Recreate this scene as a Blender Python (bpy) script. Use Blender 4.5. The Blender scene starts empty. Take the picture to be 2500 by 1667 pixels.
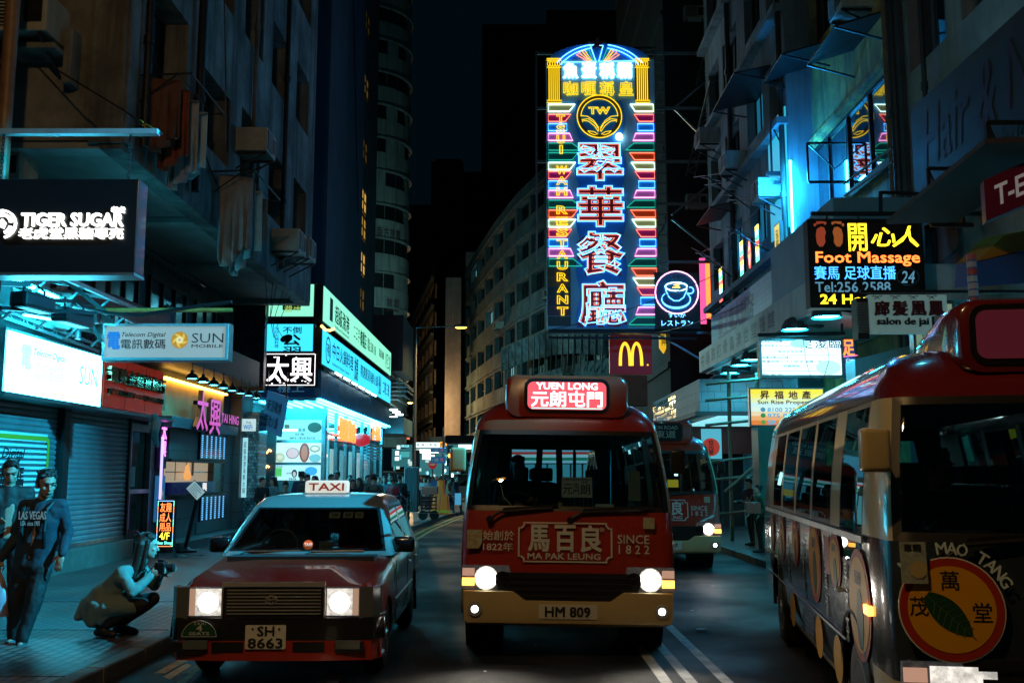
import bpy, bmesh, math, random
from mathutils import Vector, Matrix, Euler
R = math.radians; PI = math.pi
random.seed(11)
SC = bpy.context.scene; COL = SC.collection
# ------------------------------------------------------------------ camera, world, exposure
CAMZ = 1.72; FPX = 2430.0; TILT = math.atan(325/2430.0)
cd = bpy.data.cameras.new("camera"); cam = bpy.data.objects.new("camera", cd); COL.objects.link(cam)
cd.sensor_width = 36.0; cd.lens = 36.0*FPX/2500.0; cd.clip_end = 3000; cd.clip_start = .05
cam.location = (0, 0, CAMZ); cam.rotation_euler = (PI/2+TILT, 0, 0); SC.camera = cam
w = bpy.data.worlds.new("World"); SC.world = w; w.use_nodes = True
nt = w.node_tree; bg = nt.nodes["Background"]
sky = nt.nodes.new("ShaderNodeTexSky"); sky.sky_type = 'NISHITA'; sky.sun_disc = False
sky.sun_elevation = R(-4.0); sky.sun_rotation = R(200)
tint = nt.nodes.new("ShaderNodeMix"); tint.data_type = 'RGBA'; tint.inputs[0].default_value = .9
tint.inputs[7].default_value = (.010, .060, .10, 1)      # city glow on the night sky
nt.links.new(sky.outputs[0], tint.inputs[6]); nt.links.new(tint.outputs[2], bg.inputs[0])
bg.inputs[1].default_value = .05
SC.view_settings.view_transform = 'Standard'; SC.view_settings.look = 'None'
SC.view_settings.exposure = 0.0; SC.view_settings.gamma = 1.0; SC.view_settings.use_curve_mapping = False
cy = SC.cycles
cy.use_denoising = True; cy.max_bounces = 6; cy.diffuse_bounces = 3; cy.glossy_bounces = 4
cy.transmission_bounces = 6; cy.transparent_max_bounces = 16; cy.sample_clamp_indirect = 4.0; cy.caustics_reflective = False
# ------------------------------------------------------------------ a photo pixel (2500 px wide) to a place in the street
_up = Vector((0, -math.sin(TILT), math.cos(TILT))); _fw = Vector((0, math.cos(TILT), math.sin(TILT)))
def ray(px, py): return Vector((1, 0, 0))*((px-1250)/FPX) + _up*((833.5-py)/FPX) + _fw
def at(px, py, Y): d = ray(px, py); return Vector((0, 0, CAMZ)) + d*(Y/d.y)
def atX(px, py, X): d = ray(px, py); return Vector((0, 0, CAMZ)) + d*(X/d.x)
def atZ(px, py, Z=0): d = ray(px, py); return Vector((0, 0, CAMZ)) + d*((Z-CAMZ)/d.z)
# ------------------------------------------------------------------ objects
OFF = {}
def put(o, label=None, cat=None, group=None, kind=None):
    if label: o['label'] = label
    if cat: o['category'] = cat
    if group: o['group'] = group
    if kind: o['kind'] = kind
    return o
def thing(name, label, cat, loc=(0, 0, 0), rz=0, group=None, local=False):
    o = bpy.data.objects.new(name, None); COL.objects.link(o); o.empty_display_size = .1
    o.location = loc; o.rotation_euler = (0, 0, rz)
    if not local: OFF[o.name] = Vector(loc)
    return put(o, label, cat, group)
def link(name, me, mats, parent=None):
    o = bpy.data.objects.new(name, me); COL.objects.link(o)
    for m in (mats if isinstance(mats, (list, tuple)) else [mats]): me.materials.append(m)
    if parent is not None:
        o.parent = parent
        if parent.name in OFF: OFF[o.name] = OFF[parent.name]
    return o
def copy_tree(o, parent=None):
    c = o.copy(); COL.objects.link(c)
    if parent is not None: c.parent = parent
    for ch in o.children: copy_tree(ch, c)
    return c
class MB:
    def __init__(s, xf=None): s.v = []; s.f = []; s.m = []; s.mi = 0; s.xf = xf
    def add(s, vs, fs):
        b = len(s.v)
        s.v += [s.xf @ Vector(v) if s.xf else Vector(v) for v in vs]
        for f in fs: s.f.append([i+b for i in f]); s.m.append(s.mi)
        return s
    def mat(s, i): s.mi = i; return s
    def box(s, x0, x1, y0, y1, z0, z1):
        return s.add([(x0,y0,z0),(x1,y0,z0),(x1,y1,z0),(x0,y1,z0),(x0,y0,z1),(x1,y0,z1),(x1,y1,z1),(x0,y1,z1)],
                     [(0,3,2,1),(4,5,6,7),(0,1,5,4),(1,2,6,5),(2,3,7,6),(3,0,4,7)])
    def cbox(s, c, sx, sy, sz): return s.box(c[0]-sx/2, c[0]+sx/2, c[1]-sy/2, c[1]+sy/2, c[2]-sz/2, c[2]+sz/2)
    def quad(s, *p): return s.add(p, [tuple(range(len(p)))])
    def bar(s, a, b, w, h=None, up=(0, 0, 1)):
        a, b = Vector(a), Vector(b); d = (b-a).normalized(); h = h or w; up = Vector(up)
        if abs(d.dot(up)) > .98: up = Vector((0, 1, 0))
        x = d.cross(up).normalized()*(w/2); y = x.cross(d).normalized()*(h/2)
        vs = [p+q for p in (a, b) for q in (-x-y, x-y, x+y, -x+y)]
        return s.add(vs, [(0,3,2,1),(4,5,6,7),(0,1,5,4),(1,2,6,5),(2,3,7,6),(3,0,4,7)])
    def tube(s, pts, r, n=8, closed=False):
        pts = [Vector(p) for p in pts]; N = len(pts); rr = r if isinstance(r, (list, tuple)) else [r]*N
        rings = []; ref = None
        for i, p in enumerate(pts):
            if closed: d = pts[(i+1) % N]-pts[i-1]
            else: d = pts[min(i+1, N-1)]-pts[max(i-1, 0)]
            d = d.normalized() if d.length > 1e-9 else Vector((0,0,1))
            if ref is None:
                ref = Vector((0,0,1)) if abs(d.z) < .9 else Vector((0,1,0))
            x = d.cross(ref)
            if x.length < 1e-4: x = d.cross(Vector((1,0,0)))
            x.normalize(); y = d.cross(x).normalized(); ref = -y if y.dot(ref) < 0 else y
            ref = x.cross(d)
            rings.append([p+x*math.cos(2*PI*k/n)*rr[i]+ref*math.sin(2*PI*k/n)*rr[i] for k in range(n)])
        return s.loft(rings, cap=not closed, wrap=closed)
    def loft(s, rings, cap=True, wrap=False, open_=False):
        n = len(rings[0]); vs = [v for r in rings for v in r]; fs = []
        R_ = len(rings)
        for i in range(R_ if wrap else R_-1):
            a, b = i*n, ((i+1) % R_)*n
            for k in range(n-1 if open_ else n):
                k2 = (k+1) % n; fs.append((a+k, a+k2, b+k2, b+k))
        if cap and not wrap: fs += [tuple(range(n))[::-1], tuple((R_-1)*n+k for k in range(n))]
        return s.add(vs, fs)
    def lathe(s, prof, c=(0,0,0), ax='z', n=16, cap=True):
        rings = []
        for r, z in prof:
            ring = []
            for k in range(n):
                a = 2*PI*k/n; u, v = r*math.cos(a), r*math.sin(a)
                p = {'z': (u, v, z), 'y': (u, z, v), 'x': (z, u, v)}[ax]
                ring.append(Vector(p)+Vector(c))
            rings.append(ring)
        return s.loft(rings, cap)
    def disc(s, c, r, n=24, fr=None, hole=0):
        return s
    def prism(s, poly, fr, d0, d1):          # poly in (u, v) metres on frame fr, from depth d0 to d1 along the normal
        n = len(poly); vs = [fr.p(u, v, d0) for u, v in poly]+[fr.p(u, v, d1) for u, v in poly]
        return s.add(vs, [tuple(range(n))[::-1], tuple(range(n, 2*n))]+[(k, (k+1) % n, n+(k+1) % n, n+k) for k in range(n)])
    def ell(s, c, r, n=12, m=8, rot=None):
        c = Vector(c); r = (r, r, r) if isinstance(r, (int, float)) else r; rot = rot or Matrix.Identity(3)
        vs = [c+rot@Vector((0,0,-r[2]))]
        for j in range(1, m):
            t = PI*j/m-PI/2
            vs += [c+rot@Vector((r[0]*math.cos(t)*math.cos(2*PI*k/n), r[1]*math.cos(t)*math.sin(2*PI*k/n), r[2]*math.sin(t))) for k in range(n)]
        vs.append(c+rot@Vector((0,0,r[2]))); fs = []
        for k in range(n): fs.append((0, 1+(k+1) % n, 1+k)); fs.append((len(vs)-1, 1+(m-2)*n+k, 1+(m-2)*n+(k+1) % n))
        for j in range(m-2):
            for k in range(n): a = 1+j*n; fs.append((a+k, a+(k+1) % n, a+n+(k+1) % n, a+n+k))
        return s.add(vs, fs)
    def cone(s, a, b, ra, rb, n=10):         # capsule with two radii
        a, b = Vector(a), Vector(b); d = b-a; L = d.length
        q = d.normalized().to_track_quat('Z', 'Y').to_matrix() if L > 1e-6 else Matrix.Identity(3)
        prof = [(ra*math.cos(t), -ra*math.sin(t)) for t in (R(80), R(45), R(0))]+[(rb*math.cos(t), L+rb*math.sin(t)) for t in (R(0), R(45), R(80))]
        return s.loft([[a+q@Vector((r*math.cos(2*PI*k/n), r*math.sin(2*PI*k/n), z)) for k in range(n)] for r, z in prof])
    def mesh(s, name, off=None, smooth=None, bevel=0, seg=2, recalc=True):
        me = bpy.data.meshes.new(name); off = off or Vector()
        me.from_pydata([tuple(v-off) for v in s.v], [], s.f)
        me.polygons.foreach_set("material_index", s.m)
        if recalc or bevel:
            bm = bmesh.new(); bm.from_mesh(me)
            if bevel:
                bmesh.ops.remove_doubles(bm, verts=bm.verts, dist=1e-5)
                ed = [e for e in bm.edges if len(e.link_faces) == 2 and e.calc_face_angle(0) > R(28)]
                bmesh.ops.bevel(bm, geom=ed, offset=bevel, segments=seg, affect='EDGES', clamp_overlap=True, profile=.6)
            bmesh.ops.recalc_face_normals(bm, faces=bm.faces); bm.to_mesh(me); bm.free()
        if smooth:
            me.polygons.foreach_set("use_smooth", [True]*len(me.polygons))
            if smooth < 179: me.set_sharp_from_angle(angle=R(smooth))
        me.update(); return me
    def build(s, name, mats, parent=None, smooth=None, bevel=0, seg=2, recalc=True):
        off = OFF.get(parent.name) if parent is not None else None
        return link(name, s.mesh(name, off, smooth, bevel, seg, recalc), mats, parent)
class Fr:                                     # a flat frame: origin, right, up; normal faces the reader
    def __init__(s, o, u, v=(0, 0, 1)):
        s.o = Vector(o); s.u = Vector(u).normalized(); s.v = Vector(v).normalized(); s.n = s.u.cross(s.v).normalized()
    def p(s, u, v, n=0): return s.o+s.u*u+s.v*v+s.n*n
    def at(s, u, v, n=0): return Fr(s.p(u, v, n), s.u, s.v)
def front(px0, py0, px1, py1, Y):             # frame facing down the street, lower-left corner, width, height
    a, b = at(px0, py1, Y), at(px1, py0, Y); return Fr(a, (1,0,0)), b.x-a.x, b.z-a.z
def sideL(X, y0, z0): return Fr((X, y0, z0), (0, 1, 0))
def sideR(X, y1, z0): return Fr((X, y1, z0), (0, -1, 0))
_gl = {}
def glyph(s, bold, shear, line, r, ext, fixed):
    k = (s, bold, shear, line, r, ext, fixed)
    if k in _gl: return _gl[k]
    c = bpy.data.curves.new("lettering", 'FONT'); c.body = s; c.align_x = 'CENTER'; c.shear = shear; c.space_line = line
    c.resolution_u = 2 if not r else 3; c.offset = bold
    if r: c.fill_mode = 'NONE'; c.bevel_depth = r; c.bevel_resolution = 1
    else: c.extrude = ext
    o = bpy.data.objects.new("lettering", c); me = bpy.data.meshes.new_from_object(o)
    V = [v.co.copy() for v in me.vertices]; Fa = [tuple(p.vertices) for p in me.polygons]
    bpy.data.objects.remove(o); bpy.data.curves.remove(c); bpy.data.meshes.remove(me)
    _gl[k] = (V, Fa); return V, Fa
def letters(fr, s, box, mat, parent, name='lettering', bold=.01, shear=0, line=1.0, neon=0, depth=0, lift=.004, keep=False, mir=None, label=None):
    u0, v0, u1, v1 = box
    if not neon: heavy, bold = max(bold, 0), min(bold, 0)
    else: heavy = 0
    V, Fa = glyph(s, bold, shear, line, 0, 0, 0)
    if not V: return None
    x0 = min(v.x for v in V); x1 = max(v.x for v in V); y0 = min(v.y for v in V); y1 = max(v.y for v in V)
    sy = (v1-v0)/max(y1-y0, 1e-4); sx = (u1-u0)/max(x1-x0, 1e-4)
    if keep:
        sc = min(sx, sy); um, vm = (u0+u1)/2, (v0+v1)/2; hw, hh = sc*(x1-x0)/2, sc*(y1-y0)/2
        u0, v0, sx, sy = um-hw, vm-hh, sc, sc
    if neon: V, Fa = glyph(s, bold, shear, line, round(neon/min(sx, sy), 4), 0, 0)
    elif depth: V, Fa = glyph(s, bold, shear, line, 0, round(depth/2/sy, 5), 0)
    mb = MB(); zs = min(sx, sy) if neon else sy
    hv = heavy*min(sx, sy)*.8      # heavier strokes: the same outline laid four times, a hair apart
    for q, (du, dv) in enumerate([(-1,-1),(1,-1),(-1,1),(1,1)] if heavy > .004 else [(0,0)]):
        mb.add([fr.p(u0+(v.x-x0)*sx+du*hv, v0+(v.y-y0)*sy+dv*hv, lift+q*.0006+(depth/2 if depth else 0)+v.z*zs) for v in V], Fa)
    o = mb.build(name, mat, parent, recalc=False)
    if label: o['label'] = label
    return o
_tmp = bpy.data.scenes.new("workshop")
def remesh(mb, voxel, smooth=4, decim=0, folds=0):
    me = mb.mesh("wip"); o = bpy.data.objects.new("wip", me); _tmp.collection.objects.link(o)
    m = o.modifiers.new("r", 'REMESH'); m.mode = 'VOXEL'; m.voxel_size = voxel
    if smooth: m = o.modifiers.new("s", 'SMOOTH'); m.iterations = smooth; m.factor = .5
    if folds:
        for sc_, st_ in ((.16, folds), (.05, folds*.45)):
            tx_ = bpy.data.textures.new('folds', 'CLOUDS'); tx_.noise_scale = sc_; m = o.modifiers.new('f', 'DISPLACE'); m.texture = tx_; m.strength = st_; m.mid_level = .5
    if decim: m = o.modifiers.new("d", 'DECIMATE'); m.ratio = decim
    vl = _tmp.view_layers[0]; vl.update(); e = o.evaluated_get(vl.depsgraph)
    out = bpy.data.meshes.new_from_object(e, depsgraph=vl.depsgraph); bpy.data.objects.remove(o)
    out.polygons.foreach_set("use_smooth", [True]*len(out.polygons)); return out
def carve(me, mats, cutters, name):           # boolean difference with closed cutter builders
    o = bpy.data.objects.new("wip", me); _tmp.collection.objects.link(o); cs = []
    for c in cutters:
        co = bpy.data.objects.new("cut", c.mesh("cut")); _tmp.collection.objects.link(co); cs.append(co)
        m = o.modifiers.new("b", 'BOOLEAN'); m.operation = 'DIFFERENCE'; m.solver = 'EXACT'; m.object = co
    vl = _tmp.view_layers[0]; vl.update(); e = o.evaluated_get(vl.depsgraph)
    out = bpy.data.meshes.new_from_object(e, depsgraph=vl.depsgraph); out.name = name
    for x in cs+[o]: bpy.data.objects.remove(x)
    return out
# ------------------------------------------------------------------ materials
_m = {}
def M(name, col, rough=.5, metal=0, emit=0, noise=0, scale=4, bump=0, bscale=None, streak=0, coat=0, spec=.5, ior=None, sx=1, dirt=None):
    if name in _m: return _m[name]
    m = bpy.data.materials.new(name); m.use_nodes = True; n = m.node_tree; b = n.nodes["Principled BSDF"]; _m[name] = m
    b.inputs['Roughness'].default_value = rough; b.inputs['Metallic'].default_value = metal
    b.inputs['Base Color'].default_value = (*col, 1); b.inputs['Specular IOR Level'].default_value = spec
    b.inputs['Coat Weight'].default_value = coat; b.inputs['Coat Roughness'].default_value = .04
    if ior: b.inputs['IOR'].default_value = ior
    if emit: b.inputs['Emission Color'].default_value = (*col, 1); b.inputs['Emission Strength'].default_value = emit
    if noise or bump or streak:
        tc = n.nodes.new("ShaderNodeTexCoord"); L = n.links.new
    def nz(sc, det=6, mp=None):
        t = n.nodes.new("ShaderNodeTexNoise"); t.inputs['Scale'].default_value = sc; t.inputs['Detail'].default_value = det; t.inputs['Roughness'].default_value = .65
        if mp:
            q = n.nodes.new("ShaderNodeMapping"); q.inputs['Scale'].default_value = mp; n.links.new(tc.outputs['Object'], q.inputs[0]); n.links.new(q.outputs[0], t.inputs[0])
        else: n.links.new(tc.outputs['Object'], t.inputs[0])
        return t
    src = None
    def blend(fac, lo, hi, a, b2):
        r = n.nodes.new("ShaderNodeMapRange"); r.inputs[1].default_value = lo; r.inputs[2].default_value = hi; L(fac, r.inputs[0])
        x = n.nodes.new("ShaderNodeMix"); x.data_type = 'RGBA'; L(r.outputs[0], x.inputs[0])
        for sock, val in ((6, a), (7, b2)):
            if isinstance(val, tuple): x.inputs[sock].default_value = (*val, 1)
            else: L(val, x.inputs[sock])
        return x.outputs[2]
    if noise:
        dk = dirt or tuple(c*(1-noise) for c in col)
        t = nz(scale); src = blend(t.outputs[0], .36, .64, dk, col)
        rr = n.nodes.new("ShaderNodeMapRange"); rr.inputs[3].default_value = min(1, rough*1.25); rr.inputs[4].default_value = rough*.8; L(t.outputs[0], rr.inputs[0]); L(rr.outputs[0], b.inputs['Roughness'])
    if streak:
        t = nz(1.0, 5, (2.2*sx, 2.2*sx, .16)); dk = dirt or tuple(c*(1-streak) for c in col)
        src = blend(t.outputs[0], .46, .66, src if src else col, dk)
    if src: L(src, b.inputs['Base Color'])
    if src and emit: L(src, b.inputs['Emission Color'])
    if bump:
        t = nz(bscale or scale*6, 4); q = n.nodes.new("ShaderNodeBump"); q.inputs['Strength'].default_value = bump; q.inputs['Distance'].default_value = .02
        L(t.outputs[0], q.inputs['Height']); L(q.outputs[0], b.inputs['Normal'])
    return m
def E(name, col, s, sample=True):
    if name in _m: return _m[name]
    m = bpy.data.materials.new(name); m.use_nodes = True; n = m.node_tree; b = n.nodes["Principled BSDF"]; _m[name] = m
    b.inputs['Base Color'].default_value = (*[c*.25 for c in col], 1); b.inputs['Roughness'].default_value = .4
    b.inputs['Emission Color'].default_value = (*col, 1); b.inputs['Emission Strength'].default_value = s
    if not sample: m.cycles.emission_sampling = 'NONE'
    return m
def glass(name, tint=(.75, .9, .92), refl=.06, rough=.0):
    if name in _m: return _m[name]
    m = bpy.data.materials.new(name); m.use_nodes = True; n = m.node_tree; _m[name] = m; L = n.links.new
    out = n.nodes["Material Output"]; n.nodes.remove(n.nodes["Principled BSDF"])
    t = n.nodes.new("ShaderNodeBsdfTransparent"); t.inputs[0].default_value = (*tint, 1)
    g = n.nodes.new("ShaderNodeBsdfGlossy"); g.inputs['Roughness'].default_value = rough
    lw = n.nodes.new("ShaderNodeFresnel"); lw.inputs[0].default_value = 1.5
    mr = n.nodes.new("ShaderNodeMath"); mr.operation = 'ADD'; mr.inputs[1].default_value = refl; mr.use_clamp = True; L(lw.outputs[0], mr.inputs[0])
    x = n.nodes.new("ShaderNodeMixShader"); L(mr.outputs[0], x.inputs[0]); L(t.outputs[0], x.inputs[1]); L(g.outputs[0], x.inputs[2]); L(x.outputs[0], out.inputs[0])
    return m
def bricks(name, c1, c2, mortar, bw, bh, rough=.5, bump=.4, msize=.012, axes='xy', mortar_smooth=.1, coat=0, var=0):
    if name in _m: return _m[name]
    m = bpy.data.materials.new(name); m.use_nodes = True; n = m.node_tree; b = n.nodes["Principled BSDF"]; _m[name] = m; L = n.links.new
    tc = n.nodes.new("ShaderNodeTexCoord"); sp = n.nodes.new("ShaderNodeSeparateXYZ"); cb = n.nodes.new("ShaderNodeCombineXYZ"); L(tc.outputs['Object'], sp.inputs[0])
    ix = {'x': 0, 'y': 1, 'z': 2}; L(sp.outputs[ix[axes[0]]], cb.inputs[0]); L(sp.outputs[ix[axes[1]]], cb.inputs[1])
    t = n.nodes.new("ShaderNodeTexBrick"); L(cb.outputs[0], t.inputs[0]); t.inputs['Scale'].default_value = 1.0
    t.inputs['Color1'].default_value = (*c1, 1); t.inputs['Color2'].default_value = (*c2, 1); t.inputs['Mortar'].default_value = (*mortar, 1)
    t.inputs['Brick Width'].default_value = bw; t.inputs['Row Height'].default_value = bh; t.inputs['Mortar Size'].default_value = msize; t.inputs['Mortar Smooth'].default_value = mortar_smooth
    src = t.outputs[0]
    if var:
        z = n.nodes.new("ShaderNodeTexNoise"); z.inputs['Scale'].default_value = .9; z.inputs['Detail'].default_value = 6; L(tc.outputs['Object'], z.inputs[0])
        mr = n.nodes.new("ShaderNodeMapRange"); mr.inputs[1].default_value = .3; mr.inputs[2].default_value = .7; mr.inputs[3].default_value = 1-var; mr.inputs[4].default_value = 1.15; L(z.outputs[0], mr.inputs[0])
        x = n.nodes.new("ShaderNodeMix"); x.data_type = 'RGBA'; x.blend_type = 'MULTIPLY'; x.inputs[0].default_value = 1; L(src, x.inputs[6]); L(mr.outputs[0], x.inputs[7]); src = x.outputs[2]
        r2 = n.nodes.new("ShaderNodeMapRange"); r2.inputs[3].default_value = rough*.65; r2.inputs[4].default_value = rough*1.4; L(z.outputs[0], r2.inputs[0]); L(r2.outputs[0], b.inputs['Roughness'])
    L(src, b.inputs['Base Color'])
    if not var: b.inputs['Roughness'].default_value = rough
    b.inputs['Coat Weight'].default_value = coat
    q = n.nodes.new("ShaderNodeBump"); q.inputs['Strength'].default_value = bump; q.inputs['Distance'].default_value = .01; q.invert = True
    L(t.outputs['Fac'], q.inputs['Height']); L(q.outputs[0], b.inputs['Normal'])
    return m
BLACK = M('black paint', (.012, .012, .014), .35); DARKM = M('dark steel', (.03, .032, .035), .45, .6, noise=.4, scale=9)
STEEL = M('galvanised steel', (.35, .37, .38), .35, .9, noise=.3, scale=6); CHROME = M('chrome', (.72, .73, .75), .16, .65)
RUBBER = M('tyre rubber', (.012, .012, .012), .8, bump=.1, bscale=30); WHITE = M('white enamel', (.7, .7, .68), .4, noise=.15, scale=3)
INK = M('black print', (.015, .015, .018), .5); REDINK = M('red print', (.35, .02, .02), .5); BLUEINK = M('blue print', (.01, .12, .45), .5)
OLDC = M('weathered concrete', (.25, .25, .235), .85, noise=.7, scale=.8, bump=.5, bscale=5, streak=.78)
GREYC = M('grey render', (.20, .21, .21), .85, noise=.5, scale=.7, bump=.3, bscale=7, streak=.5)
SOFF = M('soffit plaster', (.30, .31, .30), .8, noise=.4, scale=.6, bump=.15)
DARKC = M('sooty wall', (.05, .055, .06), .85, noise=.5, scale=1.1, streak=.5, bump=.2)
WGLASS = M('window glass', (.010, .014, .018), .04, spec=.9, ior=1.75)
DGLASS = M('dull window glass', (.018, .022, .025), .16, spec=.5)
# ================================================================== THE SETTING
def asphalt():
    m = M('asphalt', (.018, .0185, .019), .58, noise=.55, scale=.8, bump=.8, bscale=60)
    n = m.node_tree; b = n.nodes["Principled BSDF"]; L = n.links.new
    tc = n.nodes.new("ShaderNodeTexCoord"); v = n.nodes.new("ShaderNodeTexVoronoi"); v.inputs['Scale'].default_value = 45; L(tc.outputs['Object'], v.inputs[0])
    b.inputs['Specular IOR Level'].default_value = .32; r = n.nodes.new("ShaderNodeMapRange"); r.inputs[1].default_value = .0; r.inputs[2].default_value = .16; r.inputs[3].default_value = 1; r.inputs[4].default_value = 0; L(v.outputs['Distance'], r.inputs[0])
    src = b.inputs['Base Color'].links[0].from_socket
    x = n.nodes.new("ShaderNodeMix"); x.data_type = 'RGBA'; L(r.outputs[0], x.inputs[0]); L(src, x.inputs[6]); x.inputs[7].default_value = (.09, .09, .09, 1); L(x.outputs[2], b.inputs['Base Color'])
    # cracks and dull or slick patches
    z = n.nodes.new("ShaderNodeTexNoise"); z.inputs['Scale'].default_value = 1.3; z.inputs['Detail'].default_value = 3; L(tc.outputs['Object'], z.inputs[0])
    ad = n.nodes.new("ShaderNodeMix"); ad.data_type = 'RGBA'; ad.blend_type = 'ADD'; ad.inputs[0].default_value = .55; L(tc.outputs['Object'], ad.inputs[6]); L(z.outputs[1], ad.inputs[7])
    c = n.nodes.new("ShaderNodeTexVoronoi"); c.feature = 'DISTANCE_TO_EDGE'; c.inputs['Scale'].default_value = .42; L(ad.outputs[2], c.inputs[0])
    r2 = n.nodes.new("ShaderNodeMapRange"); r2.inputs[1].default_value = .004; r2.inputs[2].default_value = .012; r2.inputs[3].default_value = .85; r2.inputs[4].default_value = 0; L(c.outputs[0], r2.inputs[0])
    c2 = n.nodes.new("ShaderNodeTexVoronoi"); c2.inputs['Scale'].default_value = .33; L(tc.outputs['Object'], c2.inputs[0]); sp = n.nodes.new("ShaderNodeSeparateColor"); L(c2.outputs['Color'], sp.inputs[0])
    mr = n.nodes.new("ShaderNodeMapRange"); mr.inputs[3].default_value = .6; mr.inputs[4].default_value = 1.5; L(sp.outputs[0], mr.inputs[0])
    mu = n.nodes.new("ShaderNodeMix"); mu.data_type = 'RGBA'; mu.blend_type = 'MULTIPLY'; mu.inputs[0].default_value = 1; L(x.outputs[2], mu.inputs[6]); L(mr.outputs[0], mu.inputs[7])
    ck = n.nodes.new("ShaderNodeMix"); ck.data_type = 'RGBA'; L(r2.outputs[0], ck.inputs[0]); L(mu.outputs[2], ck.inputs[6]); ck.inputs[7].default_value = (.004,.004,.004,1); L(ck.outputs[2], b.inputs['Base Color'])
    z2 = n.nodes.new("ShaderNodeTexNoise"); z2.inputs['Scale'].default_value = .5; z2.inputs['Detail'].default_value = 5; L(tc.outputs['Object'], z2.inputs[0])
    rr = n.nodes.new("ShaderNodeMapRange"); rr.inputs[1].default_value = .35; rr.inputs[2].default_value = .65; rr.inputs[3].default_value = .40; rr.inputs[4].default_value = .80; L(z2.outputs[0], rr.inputs[0]); L(rr.outputs[0], b.inputs['Roughness'])
    return m
mb = MB(); mb.quad((-80,-30,0),(80,-30,0),(80,400,0),(-80,400,0)); put(mb.build('road', asphalt()), kind='structure')
PAVE = bricks('clay pavers', (.22,.12,.10), (.12,.105,.10), (.012,.012,.012), .215, .105, rough=.42, bump=.8, msize=.013, axes='yx', var=.6)
PAVE2 = bricks('grey pavers', (.09,.10,.11), (.07,.075,.085), (.018,.018,.018), .215, .105, rough=.42, bump=.8, msize=.013, axes='yx', var=.5)
KERB = M('kerb stone', (.16,.165,.165), .6, noise=.6, scale=2.2, bump=.3, streak=0)
kl = [(-3.45,-25),(-3.38,22),(-3.05,32),(-2.65,40),(-2.2,45),(-1.5,50),(-.3,55),(1.5,60)]
def offs(pl, d):
    out = []
    for i, p in enumerate(pl):
        a = Vector(pl[max(i-1, 0)]); b = Vector(pl[min(i+1, len(pl)-1)]); t = (b-a).normalized(); out.append((p[0]+t.y*d, p[1]-t.x*d))
    return out
def slab(poly, z0, z1, name, m):
    mb = MB(); n = len(poly); vs = [(x, y, z0) for x, y in poly]+[(x, y, z1) for x, y in poly]
    mb.add(vs, [tuple(range(n, 2*n))]+[(k, (k+1) % n, n+(k+1) % n, n+k) for k in range(n)]); return put(mb.build(name, m), kind='structure')
ki = offs(kl, -.16)
slab(ki+[(1.2,60.3),(-6,58),(-30,58),(-30,-25)], -.02, .13, 'pavement', PAVE)
mb = MB()
for i in range(len(kl)-1):
    L_ = (Vector(kl[i+1])-Vector(kl[i])).length; n = max(1, int(L_/.95))
    for k in range(n):
        f = lambda pl, t: (pl[i][0]+(pl[i+1][0]-pl[i][0])*t, pl[i][1]+(pl[i+1][1]-pl[i][1])*t)
        a, b, c, d = f(kl, (k+.008)/n), f(kl, (k+.992)/n), f(ki, (k+.992)/n), f(ki, (k+.008)/n); h = .134+random.uniform(-.004, .004)
        mb.add([(*p, -.02) for p in (a, b, c, d)]+[(*p, h) for p in (a, b, c, d)], [(4,5,6,7),(0,1,5,4),(1,2,6,5),(2,3,7,6),(3,0,4,7)])
put(mb.build('kerb', KERB, bevel=.012, seg=1), kind='structure')
mb = MB()   # darker bands of grey pavers laid across the footway
for y0, y1, x0 in ((8.2,8.75,-3.55),(10.6,11.15,-3.55),(12.9,13.3,-3.55)): mb.box(-7.4, x0, y0, y1, .1, .135)
put(mb.build('paver_band', PAVE2), kind='structure')
slab([(4.86,-25),(30,-25),(30,46),(8,46),(4.86,40)], -.02, .13, 'pavement', PAVE2)
mb = MB()
for k in range(66): mb.box(4.7, 4.855, -25+k*.99, -25.012+(k+1)*.99, -.02, .134)
put(mb.build('kerb', KERB, bevel=.012, seg=1), kind='structure')
YEL = M('yellow road paint', (.52,.36,.10), .6, noise=.45, scale=5); WPA = M('white road paint', (.55,.55,.53), .6, noise=.5, scale=5)
mb = MB()
for d in (.30, .55):
    a = offs(kl[1:], d-.05); b = offs(kl[1:], d+.05); a[0] = (a[0][0], 9.0); b[0] = (b[0][0], 9.0)
    for i in range(len(a)-1): mb.quad((*a[i], .004), (*b[i], .004), (*b[i+1], .004), (*a[i+1], .004))
for q in (((398,1652),(455,1619),(468,1624),(415,1659)), ((430,1667),(470,1640),(480,1643),(446,1672))):
    mb.quad(*[(p.x, p.y, .004) for p in (atZ(x, y, 0) for x, y in q)])
put(mb.build('yellow_line', YEL), kind='structure')
mb = MB()
for x, w_, y0, y1 in ((1.29,.10,2,70),(1.50,.10,2,66),(1.80,.10,2,60),(-1.54,.18,5.0,9.16)): mb.quad((x-w_/2,y0,.004),(x+w_/2,y0,.004),(x+w_/2,y1,.004),(x-w_/2,y1,.004))
put(mb.build('lane_line', WPA), kind='structure')
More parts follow.
